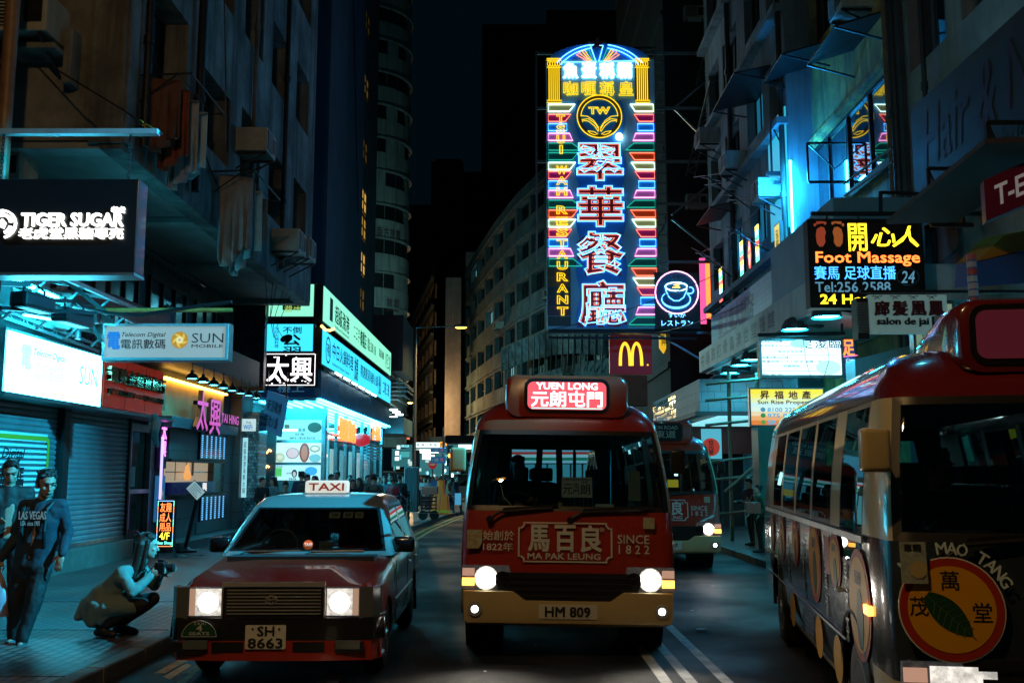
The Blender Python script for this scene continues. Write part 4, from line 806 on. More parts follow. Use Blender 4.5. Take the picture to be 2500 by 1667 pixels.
mb.build('panel', FB, t); letters(f,'老師\n專業',(1.9,.2,2.9,.7),M('pale blue print', (.15,.4,.6), .5),t); mb = MB(); mb.prism([(0,-.06),(LEN,-.06),(LEN,-.01),(0,-.01)], f, -.1, .03); mb.build('edge_tube', E('edge tube', (.05,.6,.85), 18), t)
mb = MB(); mb.box(-7.3,SXX-.03,28.5,28.62,3.9,4.2); mb.build('front_panel', FB, t)
mb = MB(); mb.box(-7.0,SXX+.02,Ya+.2,Yb,4.74,4.84); put(mb.build('lamp_ledge', DARKM), 'dark ledge between the cyan lightbox and blue fascia', 'ledge')
for q in range(6): p = Vector((SXX+.08, Ya+1.8+q*1.6, 4.82)); mb = MB(); mb.tube([p,p+Vector((.06,.15,-.04)),p+Vector((.1,.4,-.05))], .035, 6); put(mb.build('spot_lamp', E('small white lamp', (.7,.95,1), 6)), ORD[q]+' small lamp on the ledge beneath the cyan street lightbox', 'lamp', 'small lamps on the ledge')
mb = MB(); p = at(784,796,28.5); mb.tube([p+Vector((0,.0,.02)),p+Vector((.12,.1,-.1)),p+Vector((.22,.2,-.1)),p+Vector((.3,.4,-.02))], .04, 6); put(mb.build('amber_tube', E('amber neon', (1,.55,.15), 4)), 'amber neon tube at the corner between the lightboxes', 'lamp')
ON = E('orange red neon', (1,.16,.03), 3.2); ORN = [((800,1038),(838,1080)),((900,1032),(925,1075))]
for q, (s_, yy, x0, x1, z0, z1) in enumerate((('韓國燒肉',31.3,826,866,1035,1072),('卡拉',40,903,928,1030,1070))):
    f = sideL(CS+.15, 0, 0); a, b = atX(x0,z1,CS+.15), atX(x1,z0,CS+.15); t = thing('neon_sign', ('orange red neon characters on the glass corner of the restaurant','orange red neon characters at the far end of the glass shopfront')[q], 'sign', a, group=None)
    letters(f, s_, (a.y,a.z,b.y,a.z+(.75 if q == 0 else 1.0)), ON, t, bold=.03, depth=.05); mb = MB(); mb.prism([(a.y-.1,a.z-.1),(b.y+.1,a.z-.1),(b.y+.1,a.z-.06),(a.y-.1,a.z-.06)], f, -.1, .02); mb.build('bracket', BLACK, t)
mb = MB(); mb.lathe([(.05,.2),(.3,.1),(.34,-.05),(.3,-.2),(.05,-.3)], atX(882,1070,CS+.3), n=12); put(mb.build('red_lantern', E('red lantern', (.7,.03,.05), .6), smooth=60), 'dull red lantern beside the neon on the glass shopfront', 'lantern')
mb = MB()
for q in range(9): z = 2.35+q*.13; mb.box(CS+.06,CS+.1,40.4,44.6,z,z+.07)
put(mb.build('louvre_shutter', M('cyan lit slats', (.2,.4,.5), .4)), 'slatted screen at the far end of the glass shopfront', 'shutter')
# ------------------------------------------------------------------ tall blue block, recess, round tower
BLK = M('blue grey render', (.045,.08,.125), .8, noise=.35, scale=.25, streak=.35)
t = thing('office_block', 'tall windowless blue grey block above the corner restaurant', 'building', (-10,36,7))
mb = MB(); mb.box(-15,-6.15,32.2,39.8,7.36,70); mb.build('wall', BLK, t); mb = MB(); mb.box(-15,-6.9,30.2,32.19,7.36,70); mb.build('recess_wall', M('dark blue render', (.02,.03,.055), .8, noise=.3, scale=.3), t)
mb = MB(); mb.tube([(-6.1,33.2,60),(-6.1,35,24),(-6.1,38.4,12)], .02, 5); mb.build('loose_cable', DARKM, t)
t = thing('flat_block', 'dark narrow block with amber stair windows next to the blue wall', 'building', (-9,43,0)); mb = MB(); mb.box(-15,-6.6,39.82,47,4.7,70); mb.build('wall', DARKC, t)
for q, (z, e) in enumerate(((10.4,.9),(12.0,.5),(13.2,.9),(8.8,.12),(15.5,.06),(18.5,.1),(21.5,.03))):
    window(sideL(-6.58,0,0), 41.2, z, 43.6, z+1.0, .0, t, E('amber stair light %g' % e, (.75,.42,.08), e), DARKM, 3, 1)
tw = thing('round_tower', 'pale cylindrical tower block with curved window bands', 'building', (-13,85,0)); TC = Vector((-13.2,86,0)); TR = 4.1
mb = MB(); rng = random.Random(8)
TWM = M('pale tower render', (.42,.45,.42), .8, noise=.35, scale=.5, streak=.55, bump=.1); prof = []
z = 4.0
while z < 75:
    prof += [(TR,z),(TR,z+1.55),(TR-.16,z+1.56),(TR-.16,z+2.78),(TR+.14,z+2.8),(TR+.14,z+2.92),(TR,z+2.93)]; z += 2.95
mb.lathe(prof, TC, n=40); mb.build('wall', TWM, tw, smooth=25)
for fl in range(24):
    z = 4+fl*2.95+1.56
    for j in range(9):
        a0 = R(-150+j*16); a1 = a0+R(15.2); full = fl > 12; r_ = rng.random()
        if not full and r_ < .42: m_ = TWM
        else: m_ = VOID if r_ < .8 else DGLASS
        if fl*9+j > 98 and m_ is not TWM: pass
        mb = MB(); rr = TR+.012 if m_ is TWM else TR-.10; mb.loft([[TC+Vector((rr*math.cos(a0+(a1-a0)*q/3),rr*math.sin(a0+(a1-a0)*q/3),zz)) for q in range(4)] for zz in (z-.0,z+1.22)], cap=False, open_=True)
        if m_ is TWM: mb.build('blank_panel', TWM, tw)
        elif fl < 22: mb.build('window', m_, tw)
def curved(s, ang0, ang1, z0, z1):
    n = len(s)
    for i, c in enumerate(s):
        a = ang0+(ang1-ang0)*(i+.5)/n; nn = Vector((math.cos(a),math.sin(a),0)); u = Vector((-math.sin(a),math.cos(a),0)); wd = (ang1-ang0)/n*TR*.8
        letters(Fr(TC+nn*(TR+.02)-u*wd/2+Vector((0,0,z0)), u), c, (0,0,wd,z1-z0), M('maroon wall print', (.10,.05,.05), .7), tw, bold=.02)
curved('5F', R(-82), R(-68), 21.2, 22.4); curved('南方旅館', R(-66), R(-30), 21.6, 22.6); curved('賓館4F', R(-95), R(-70), 18.2, 19.2); curved('旅館', R(-52), R(-30), 15.4, 16.6); curved('賓館', R(-52), R(-30), 12.4, 13.6)
tt = thing('striped_awning', 'dark rounded awning with lit ribs at the foot of the round tower', 'awning', (-6,49,5)); mb = MB()
rows = []
for q in range(9):
    e = PI/2*q/8; rows.append([Vector((-6.4+1.5*math.sin(e*1.0), 47.2+4.5*u, 7.3-1.8*(1-math.cos(e)) if q < 9 else 5)) for u in (0,1)])
mb.box(-8,-5.2,47.1,52,6.6,9.3); mb.build('hood', M('dark blue sheet', (.02,.04,.06), .4), tt)
mb = MB()
for q in range(8): z = 5.0+q*.2; xo = -6.2+1.25*math.sin(PI*(q+1)/9); mb.tube([(-7.5,47.0,z),(xo,47.0,z+.05),(xo,51.5,z+.05)], .05, 5)
mb.build('ribs', M('pale ribs', (.3,.42,.45), .3, .4), tt); mb = MB(); mb.box(-7.6,-6.0,47.15,51.5,4.7,6.58); mb.build('underside', M('teal sheet', (.03,.08,.10), .5), tt)
for q in range(4): p = at(951+(q % 3)*7, 1001+q*6, 46.5+q); mb = MB(); mb.box(p.x,p.x+.35,p.y,p.y+.3,p.z,p.z+.06); put(mb.build('ceiling_lamp', E('white far lamp', (.7,.95,1), 7)), ORD[q]+' flat lamp under the canopy past the corner restaurant', 'lamp', 'flat lamps past the corner')
mb = MB(); mb.box(-7.6,-5.0,46,50.5,3.6,4.35); put(mb.build('end_canopy', M('pale cyan canopy', (.2,.42,.5), .5, noise=.2, scale=1)), 'pale cyan canopy box beyond the corner restaurant fascia', 'canopy')
# ================================================================== FAR END OF THE STREET
def lamp_post(label, loc, ax, h=9.0, arm=2.3, power=900, col=(1,.62,.25), kind='SPOT'):
    t = thing('street_lamp', label, 'street lamp', loc, 0, 'street lamps with orange light', local=True)
    m = MB(); m.tube([(0,0,0),(0,0,1.2),(0,0,1.25),(0,0,h)], [.14,.13,.10,.075], 12); m.lathe([(.2,0),(.2,.06),(.14,.12)], n=12); m.build('post', M('grey lamp post', (.22,.24,.25), .4, .6, noise=.2, scale=2), t, smooth=40)
    m = MB(); m.tube([(0,0,h-.02),(ax*arm*.5,0,h+.03),(ax*arm,0,h+.04)], .035, 8); m.build('arm', STEEL, t)
    m = MB(); m.ell((ax*(arm+.1),0,h+.06), (.38,.16,.09), 14, 8); m.build('head', STEEL, t, smooth=60); m = MB(); m.ell((ax*(arm+.1),0,h-.01), (.3,.12,.07), 14, 8); m.build('bulb', E('lamp bulb %g' % col[0], (1,.40,.045) if col[0] == 1 else (.7,.95,1), 7), t)
    ld = bpy.data.lights.new("lamp_light", kind); ld.energy = power; ld.color = col; ld.shadow_soft_size = .12
    if kind == 'SPOT': ld.spot_size = R(150); ld.spot_blend = .6
    lo = bpy.data.objects.new("lamp_light", ld); COL.objects.link(lo); lo.parent = t; lo.location = (ax*(arm+.1),0,h-.12); return t
a = at(1010, 1190, 50); lamp_post('tall street lamp with glowing orange head beyond the corner restaurant', (a.x,50,.13), 1, 9.0, 2.2, 1600)
a = at(1014, 1190, 100); lamp_post('smaller distant street lamp behind the nearer orange one', (a.x,100,0), -1, 8.9, .5, 5000, kind='POINT')
t = thing('floodlight', 'added cool floodlight out of view on the near right facade', 'floodlight', (8.0,9.0,8.2)); mb = MB(); mb.tube([(7.98,9.0,8.6),(7.2,9.0,8.5)], .03, 8); mb.box(6.95,7.2,8.8,9.2,8.35,8.65); mb.build('housing', STEEL, t, bevel=.02); mb = MB(); mb.box(6.93,6.948,8.83,9.17,8.38,8.62); mb.build('lens', E('cool bulb', (.2,.8,1), 12), t)
ld = bpy.data.lights.new('added_flood_beam', 'SPOT'); ld.energy = 36000; ld.color = (.015,.50,.80); ld.spot_size = R(37); ld.spot_blend = .45; ld.shadow_soft_size = .1; lo = bpy.data.objects.new('added_flood_beam', ld); COL.objects.link(lo); lo.location = (6.9,9.0,8.5); lo.rotation_euler = (Vector((-6.9,12.9,.7))-Vector((6.9,9.0,8.5))).to_track_quat('-Z','Y').to_euler()  # unseen floodlight added to light the left shutters and footway
lamp_post('assumed unseen orange street lamp on the left footway beside the viewer', (-4.8,2.0,.13), 1, 8.6, 2.7, 850, kind='POINT')  # unseen street lamp, assumed from orange roof highlights, added to light the vehicle fronts
t = thing('added_wall_lamp', 'added cool fill lamp out of view high on the near right facade', 'lamp', (8.0,12.5,10.4)); mb = MB(); mb.tube([(7.98,12.5,9.9),(7.4,12.5,10.4),(5.0,12.5,10.5)], .04, 8); mb.build('bracket_arm', STEEL, t); mb = MB(); mb.ell((4.8,12.5,10.5), (.4,.18,.1), 14, 8); mb.build('head', STEEL, t, smooth=60); mb = MB(); mb.ell((4.8,12.5,10.42), (.3,.13,.07), 14, 8); mb.build('bulb', E('cool bulb', (.2,.8,1), 12), t)  # unseen lamp added above the view as cool fill
ld = bpy.data.lights.new("lamp_light", 'POINT'); ld.energy = 90; ld.color = (.02,.50,.85); ld.shadow_soft_size = .12; lo = bpy.data.objects.new("lamp_light", ld); COL.objects.link(lo); lo.location = (4.8,12.5,10.28)
lamp_post('added cool street lamp hidden beyond the golden arches sign', (5.9,50,.13), -1, 10.0, 1.6, 450, (.08,.6,.8), 'POINT')  # hidden lamp added to brighten the curved tenement
lamp_post('added cool street lamp hidden behind the corner restaurant', (-9.2,66,.0), -1, 9.8, 1.0, 5000, (.35,.85,.85), 'POINT')  # another hidden lamp, added to brighten the round tower
# curved tenement behind the neon sign: a long facade that swings round the junction
ct = thing('curved_tenement', 'long dim tenement curving round the junction behind the big neon sign', 'building', (0,80,0))
PIER = M('pink grey render', (.30,.26,.25), .85, noise=.4, scale=.5, streak=.4); TEN = M('teal grey render', (.10,.16,.18), .85, noise=.6, scale=.5, streak=.6); CURT = M('pale curtain', (.16,.17,.15), .9, streak=.5)
path = [(-5.2,107),(-3.4,96),(-1.6,86),(.3,77),(2.4,69.5),(4.6,63.5),(7.0,60),(9.5,59)]
tops = [22.5]*7; nfl = 6; FH = 3.05; Z0 = 4.6; cnt = 0
for i in range(len(path)-1):
    a, b = Vector((*path[i],0)), Vector((*path[i+1],0)); u = b-a; L_ = u.length; fr = Fr(a, u); ops = []; nw = 2
    for fl in range(nfl):
        for k in range(nw): ops.append((L_*(k+.08)/nw, Z0+fl*FH+1.25, L_*(k+.92)/nw, Z0+fl*FH+2.75))
    mb = MB(); wall_open(mb, fr, L_, nfl*FH+.9, ops, .5, 0, Z0); mb.build('wall', TEN, ct)
    mb = MB()
    for fl in range(nfl+1): mb.prism([(0,Z0+fl*FH-.12),(L_,Z0+fl*FH-.12),(L_,Z0+fl*FH+.05),(0,Z0+fl*FH+.05)], fr, .003, .16)
    mb.build('string_course', TEN, ct)
    for j, o in enumerate(ops):
        lit = (i*7+j*5) % 13 == 3; cnt += 1; window(fr, *o, .5, ct, E('lit far window', (.25,.7,.75), .45) if lit else (VOID,DGLASS,CURT,VOID,DGLASS)[(i*5+j*7+j//3) % 5], DARKM, 3+(i+j) % 3, (j*3+i) % 2, .07)
mb = MB(); mb.box(-5.1,-3.2,107.3,112,0,26); mb.build('corner_pier', PIER, ct)
roof = [(*p, Z0+nfl*FH+.9) for p in path]+[(9.5,112,Z0+nfl*FH+.9),(-5,112,Z0+nfl*FH+.9)]; mb = MB(); mb.quad(*roof); mb.build('roof', DARKC, ct)
mb = MB()
for i in range(len(path)-1):
    a, b = Vector((*path[i],0)), Vector((*path[i+1],0)); fr = Fr(a, b-a); L_ = (b-a).length; mb.prism([(0,3.7),(L_,3.7),(L_,4.55),(0,4.55)], fr, .0, 1.6)
mb.build('street_canopy', M('dim canopy', (.16,.14,.14), .7, noise=.3, scale=.6), ct)
aw = 0
for (i, u0, z) in ((3,1.5,7.6),(4,4.0,7.7),(5,1.0,10.6),(4,1.5,13.8),(5,4.0,13.6),(3,5,10.7),(6,1.2,7.5),(5,3.2,16.8),(2,4,13.7),(6,1.4,13.6)):
    a, b = Vector((*path[i],0)), Vector((*path[i+1],0)); d = (b-a).normalized(); p = a+d*u0; nrm = Vector((d.y,-d.x,0)); aw += 1
    aircon((p.x+nrm.x*.3,p.y+nrm.y*.3,z), math.atan2(nrm.x,-nrm.y), '%s far air conditioner box under the windows of the curved tenement' % ('first second third fourth fifth sixth seventh eighth ninth tenth'.split()[aw-1]), 1.3)
# scaffold netting wrapped round its lower storeys
sc = thing('scaffold_net', 'bamboo catch fan and torn blue netting around the curved tenement', 'scaffold', (3,66,9)); mb = MB(); rows = []
NP = [at(1225,905,74), at(1290,880,70), at(1345,868,66), at(1400,862,63), at(1470,868,61), at(1545,876,60)]
for dz, do in ((0,0),(1.5,1.2)):
    rows.append([p+Vector((0,-do,dz)) for p in NP])
mb.loft(rows, cap=False, open_=True); mb.build('netting', M('blue net', (.07,.12,.15), .6, noise=.85, scale=2.2, bump=.5), sc)
mb = MB()
for p, q in zip(NP, NP[1:]):
    for t_ in (0,.25,.5,.75): s_ = p.lerp(q,t_); mb.tube([s_+Vector((0,.6,-1.0)), s_+Vector((0,-1.3,1.6))], .045, 5)
    mb.tube([p+Vector((0,-.2,.3)),q+Vector((0,-.2,.3))], .04, 5); mb.tube([p+Vector((0,-1.2,1.55)),q+Vector((0,-1.2,1.55))], .04, 5)
mb.build('bamboo', M('dark bamboo', (.12,.10,.07), .6), sc)
# left wing that turns up the far side street, pink pier in front of the pair
lw = thing('far_tenement', 'dark far tenement with many windows left of the pinkish pier', 'building', (-7,108,0))
pth = [(-15.5,150),(-8.9,112)]; a, b = Vector((*pth[0],0)), Vector((*pth[1],0)); fr = Fr(a, b-a); L_ = (b-a).length; ops = []
for fl in range(6):
    for k in range(7): ops.append((L_*(k+.1)/7, 4.4+fl*3.3+.9, L_*(k+.9)/7, 4.4+fl*3.3+2.6))
mb = MB(); wall_open(mb, fr, L_, 21.5, ops, .4, 0, 4.2); mb.build('wall', M('brown grey render', (.15,.14,.13), .85, noise=.5, scale=.5, streak=.5), lw)
for j, o in enumerate(ops): window(fr, *o, .4, lw, E('lit far window', (.25,.7,.75), .45) if j in (4,19) else DGLASS if j % 2 else VOID, DARKM, 3, 1, .09)
mb = MB()
for fl in range(7): mb.prism([(0,4.2+fl*3.3),(L_,4.2+fl*3.3),(L_,4.5+fl*3.3),(0,4.5+fl*3.3)], fr, .003, .35)
mb.build('balcony_slab', TEN, lw)
a = at(1085,1040,104); b = at(1126,700,104); pr = thing('pink_pier', 'broad pinkish grey pier rising at the bend of the street', 'building', (a.x,104,0)); mb = MB(); mb.box(a.x,b.x,104,107,5.5,b.z+1); mb.build('wall', PIER, pr); mb = MB(); mb.box(a.x-1.5,b.x+.3,100,107,4.3,5.5); mb.build('canopy', M('pale pink canopy', (.42,.33,.31), .8, noise=.3, scale=.4), pr)
# far towers, silhouettes against the sky
def tower(label, x0, x1, ytop, Y, steps=()):
    a = at(x0,1158,Y); b = at(x1,ytop,Y); t = thing('far_tower', label, 'building', ((a.x+b.x)/2,Y,0), 0, 'dark tower blocks on the skyline'); mb = MB(); mb.box(a.x,b.x,Y,Y+30,0,b.z); mb.build('wall', M('night tower', (.008,.009,.011), .9, noise=.3, scale=.05), t)
    mb = MB()
    for (p0,p1,yt) in steps: a2, b2 = at(p0,ytop,Y), at(p1,yt,Y); mb.box(a2.x,b2.x,Y+2,Y+25,b.z-.5,b2.z)
    if steps: mb.build('roof_structure', M('night tower', (0,0,0)), t)
tower('stepped dark tower silhouette between round tower and neon sign', 1045, 1130, 395, 230, ((1062,1125,382),)); tower('low dark block at the foot of the stepped tower', 985, 1050, 500, 200); tower('broad dark tower silhouette behind the neon sign', 1172, 1360, 60, 260, ((1185,1300,52),)); tower('dark tower silhouette right of the neon sign top', 1340, 1600, 25, 220)
tower('small dark block right of the stepped tower', 1130, 1175, 420, 240)
# shops on the far side of the junction
def shopbox(label, px0, py0, px1, py1, Y, col, e, txt=None, tm=None, cat='sign', name='shop_sign', group=None):
    f, w_, h = front(px0,py0,px1,py1,Y); t = thing(name, label, cat, f.o, 0, group); mb = MB(); mb.prism([(0,0),(w_,0),(w_,h),(0,h)], f, -.3, -.01); mb.build('case', DARKM, t); mb = MB(); mb.prism([(.03,.03),(w_-.03,.03),(w_-.03,h-.03),(.03,h-.03)], f, -.008, 0); mb.build('lit_face', E('far %s %g' % (col,e), col, e), t)
    if txt: letters(f, txt, (.12*w_,.22*h,.88*w_,.8*h), tm or INK, t, bold=.02, lift=.01)
    return t
shopbox('white lit shop sign with black characters across the junction', 1008,1079,1075,1093,88,(.75,1,1),2.2,'香港仔魚蛋'); shopbox('wide blazing white shop front across the junction', 1006,1096,1072,1106,86,(.9,1,.95),4)
shopbox('lower white shop counter glow across the junction', 1030,1106,1062,1122,84,(.85,1,.92),3); shopbox('teal square shop sign far down the side street', 976,1101,1001,1117,80,(.05,.35,.36),1); shopbox('small white sign left of the teal square sign', 964,1100,975,1112,82,(.7,.95,1),2.4); shopbox('pale cyan sign above the teal square sign', 970,1085,999,1092,84,(.2,.7,.75),1.5,'大押'); shopbox('tiny white sign stacked beside the pale cyan sign', 968,1086,978,1097,83,(.6,.9,.95),1.8)
t = shopbox('small orange red neon sign on the far dark tenement', 992,1060,1001,1073,78,(.9,.16,.05),1.8,'酒\n家',BLACK); shopbox('orange tree shaped neon beside the white shop sign', 1073,1077,1084,1092,84,(1,.45,.05),1.2,'金',REDINK); shopbox('small orange neon right of the tree shaped neon', 1086,1079,1092,1089,84,(1,.3,.05),1.6); shopbox('tiny blue and yellow sign under the tree neon', 1072,1091,1090,1096,83.5,(.1,.4,.9),1.4)
shopbox('cyan white shop front just left of the middle minibus', 1118,1084,1152,1097,70,(.6,.95,1),2.5); mb = MB(); a = at(1092,1065,68); b = at(1170,1083,68); mb.box(a.x,b.x,66,68,b.z,a.z); put(mb.build('dark_awning', M('maroon awning', (.05,.02,.025), .7)), 'dark maroon awning left of the middle minibus mirror', 'awning')
mb = MB(); a, b = at(955,1210,92), at(1125,1085,92); mb.box(a.x,b.x,92,92.2,0,b.z); put(mb.build('shop_row', E('dim cyan shop row', (.05,.26,.30), .55)), 'row of dim cyan shop fronts behind the parked cars', 'shops')
rng = random.Random(21)
for q in range(38):
    x = rng.uniform(960,1122); y = rng.uniform(1108,1185); Y = rng.uniform(62,90); f, w_, h = front(x,y,x+rng.uniform(3,9),y+rng.uniform(4,13),Y)
    mb = MB(); mb.prism([(0,0),(w_,0),(w_,h),(0,h)], f, -.15, 0); put(mb.build('market_lamp_board', E('far stall %d' % (q % 4), ((.7,1,1),(.15,.6,.7),(.05,.35,.45),(.5,.75,.7))[q % 4], (3,1.2,.8,1)[q % 4])), 'small lit board among the far market stalls', 'sign', 'small lit boards of the far stalls')
# convenience store seen through the middle minibus
cv = thing('convenience_store', 'convenience store with striped lit fascia seen through the middle minibus', 'shop', (4,57,0)); f, w_, h = front(1250,1096,1480,1130,57.5)
mb = MB(); mb.prism([(0,0),(w_,0),(w_,h),(0,h)], f, -.4, -.01); mb.build('fascia_box', WHITE, cv)
for v0, v1, col, e in ((.0,.18,(.45,.85,1),1.0),(.18,.40,(.02,.40,.24),.8),(.40,.62,(.55,.92,1),1.1),(.62,.80,(.85,.07,.05),.9),(.80,1,(.35,.75,.95),.9)): mb = MB(); mb.prism([(0,v0*h),(w_,v0*h),(w_,v1*h),(0,v1*h)], f, -.008, 0); mb.build('stripe', E('stripe %s' % (col,), col, e), cv)
mb = MB(); mb.prism([(0,-2.3),(w_,-2.3),(w_,-.05),(0,-.05)], f, -1.2, -1.1); mb.build('lit_interior', E('store interior', (.12,.55,.66), .8), cv)
mb = MB()
for q in range(9): u = q*w_/8; mb.prism([(u-.05,-2.3),(u+.05,-2.3),(u+.05,-.02),(u-.05,-.02)], f, -.5, -.3)
mb.build('mullion', SS, cv); mb = MB(); mb.prism([(0,h+.05),(w_,h+.05),(w_,h+2.2),(0,h+2.2)], f, -.6, -.2); mb.build('upper_wall', M('blue lit wall', (.12,.3,.42), .7), cv)
for q in range(3): mb = MB(); mb.prism([(.6+q*2.6,h+.4),(2.2+q*2.6,h+.4),(2.2+q*2.6,h+1.8),(.6+q*2.6,h+1.8)], f, -.195, -.15); mb.build('upper_window', E('blue window', (.06,.35,.6), .8), cv)
# railings, column, traffic furniture on the left corner
for q, (px, Y) in enumerate(((990,27.5),(998,29),(1006,30.6),(1014,32.2))):
    p = at(px,1200,Y); t = thing('railing', 'ribbed steel guard railing panel, %s along the left kerb' % ORD[q], 'railing', (p.x,Y,.13), 0, 'guard railing panels on the left kerb'); mb = MB()
    x = p.x-.35; 
    for yy in (0,1.35): mb = MB(); mb.tube([(x,Y+yy,.13),(x,Y+yy,1.2)], .045, 8); mb.build('post', DARKM, t)
    mb = MB()
    for z in (.35,.55,.75,.95,1.12): mb.tube([(x,Y,z),(x,Y+1.35,z)], .022, 6)
    mb.build('rail', STEEL, t)
f, w_, h = front(986,1140,1020,1250,34); t = thing('steel_hoarding', 'shiny ribbed steel cabinet at the left street corner', 'cabinet', f.o); rows = []
for q in range(29): u = w_*q/28; d = .05*math.sin(q*PI/2) ; rows.append([f.p(u,0,d), f.p(u,h,d)])
mb = MB(); mb.loft(rows, cap=False, open_=True); mb.build('ribbed_sheet', M('ribbed zinc', (.6,.7,.72), .4, .6), t); mb = MB(); mb.prism([(0,0),(w_,0),(w_,h),(0,h)], f, -.6, -.08); mb.build('cabinet_body', DARKM, t)
t = thing('hand_trolley', 'hand trolley with a pinkish carton on wire crates at the corner', 'trolley', at(1048,1265,36)); tp = at(1048,1262,36); x, y = tp.x, 36; mb = MB()
for q in range(5): mb.box(x-.28,x+.26,y-.25,y+.25,.38+q*.13,.43+q*.13)
for dx in (-.28,0,.24): mb.box(x+dx,x+dx+.03,y-.26,y-.22,.36,1.02)
mb.build('wire_crate', DARKM, t); mb = MB(); mb.lathe([(.17,-.03),(.17,.03)], (x-.2,y-.28,.3), 'y', 14); mb.lathe([(.17,-.03),(.17,.03)], (x+.2,y-.28,.3), 'y', 14); mb.build('wheel', RUBBER, t)
mb = MB(); mb.box(x-.4,x+.36,y-.35,y+.35,.36,.375); mb.bar((x+.34,y,.4),(x+.42,y+.1,1.25),.03); mb.build('deck', STEEL, t)
mb = MB(); mb.box(x-.26,x+.3,y-.3,y+.28,1.03,1.3); put(mb.build('carton', M('pinkish carton', (.55,.17,.12), .8, noise=.2, scale=4), bevel=.01), 'pinkish cardboard carton on top of the hand trolley', 'box')
tp = at(1077,1240,41); t = thing('water_barrier', 'orange plastic barrier with yellow band at the junction corner', 'barrier', (tp.x,41,.13)); mb = MB(); mb.loft([rrect(tp.x-.36*s_,41-.3,tp.x+.36*s_,41.3,.08) and [Vector((a_,b_,z)) for a_,b_ in rrect(tp.x-.36*s_,41-.3,tp.x+.36*s_*(1 if z < .8 else .9),41.3,.08)] for z, s_ in ((.13,1),(.3,1),(.32,.95),(.85,.9),(.95,.5),(1.5,.4))]); mb.build('body', M('orange plastic', (.85,.16,.008), .45, emit=.05), t, smooth=40)
mb = MB(); mb.box(tp.x-.38,tp.x+.38,40.66,41.34,.2,.3); mb.build('yellow_band', M('yellow plastic', (.8,.5,.03), .45), t); mb = MB(); mb.box(tp.x-.42,tp.x-.1,40.8,41.2,1.0,1.5); put(mb.build('blue_tub', M('dark blue plastic', (.02,.06,.14), .5)), 'dark blue tub standing on the orange barrier', 'tub')
f, w_, h = front(1052,1095,1090,1105,52); t = thing('direction_sign', 'pair of blue direction signs on the post by the junction', 'road sign', f.o); NB = E('blue sign sheet', (.01,.10,.24), .7)
for yy0, yy1, s_ in ((1094,1104,'Central'),(1105.5,1110,''),(1114,1131,'Mong Kok')):
    f, w_, h = front(1051,yy0,1089,yy1,52); mb = MB(); mb.prism([(0,0),(w_,0),(w_,h),(0,h)], f, -.04, 0); mb.build('plate', NB if s_ else STEEL, t)
    if s_: letters(f, '← 道路', (.1*w_,.3*h,.5*w_,.75*h), M('pale sign print', (.3,.45,.55), .5, emit=.2), t); mb = MB(); mb.prism([(.66*w_,.35*h),(.78*w_,.35*h),(.78*w_,.75*h),(.66*w_,.75*h)], f, .002, .005); mb.build('red_symbol', M('red symbol', (.5,.05,.03), .5, emit=.5), t)
mb = MB(); p = at(1082,1130,52.1); mb.tube([(p.x,52.1,.13),(p.x,52.1,4.2)], .05, 8); mb.build('post', STEEL, t)
p = at(1056,1134,53); t = thing('no_entry_sign', 'round red no entry sign below the blue direction signs', 'road sign', p); mb = MB(); mb.lathe([(.22,0),(.22,.03)], p, 'y', 24); mb.build('disc', M('red sign', (.5,.02,.03), .5, emit=.25), t); mb = MB(); mb.box(p.x-.15,p.x+.15,p.y-.02,p.y-.004,p.z-.04,p.z+.04); mb.build('white_bar', WHITE, t); mb = MB(); mb.tube([(p.x,53.06,.13),(p.x,53.06,p.z+.2)], .035, 8); mb.build('post', STEEL, t)
for q, (px, py, Y) in enumerate(((1017,1120,54),(1098,1112,48))):
    p = at(px,py,Y); t = thing('traffic_light', ('dark traffic light seen side on by the lamp post','traffic light with orange lamp beside the blue direction signs')[q], 'traffic light', p, 0, None); mb = MB(); mb.box(p.x-.16,p.x+.16,p.y,p.y+.25,p.z-.5,p.z+.5); mb.build('case', BLACK, t, bevel=.04); mb = MB(); mb.tube([(p.x,p.y+.15,.13),(p.x,p.y+.15,p.z-.45)], .05, 8); mb.build('post', DARKM, t)
    for k in range(3): mb = MB(); mb.lathe([(.1,0),(.11,-.14)], (p.x,p.y-.01,p.z+.3-.3*k), 'y', 12, cap=False); mb.build('visor', BLACK, t)
    if q: mb = MB(); mb.lathe([(.09,0),(.02,-.02)], (p.x,p.y-.005,p.z), 'y', 12); mb.build('amber_lamp', E('traffic amber', (1,.3,.05), 6), t)
# ================================================================== THE BIG NEON SIGN
NY = 36.4; ns = thing('neon_sign', 'towering multicoloured neon restaurant sign hanging over the street', 'sign', (3.5,NY,6.8))
f, NWD, NH = front(1336, 145, 1597, 803, NY); kx = NWD/261; kz = NH/658; kk = (kx+kz)/2
def nb(px, py): return ((px-1336)*kx, (803-py)*kz)
def pbox(x0,y0,x1,y1): a, b = nb(x0,y1), nb(x1,y0); return (a[0],a[1],b[0],b[1])
NFACE = M('dark blue neon board', (.22,.52,.72), .45); mb = MB(); mb.prism([(0,0),(NWD,0),(NWD,NH),(0,NH)], f, -.35, 0); mb.build('board', NFACE, ns, bevel=.01)
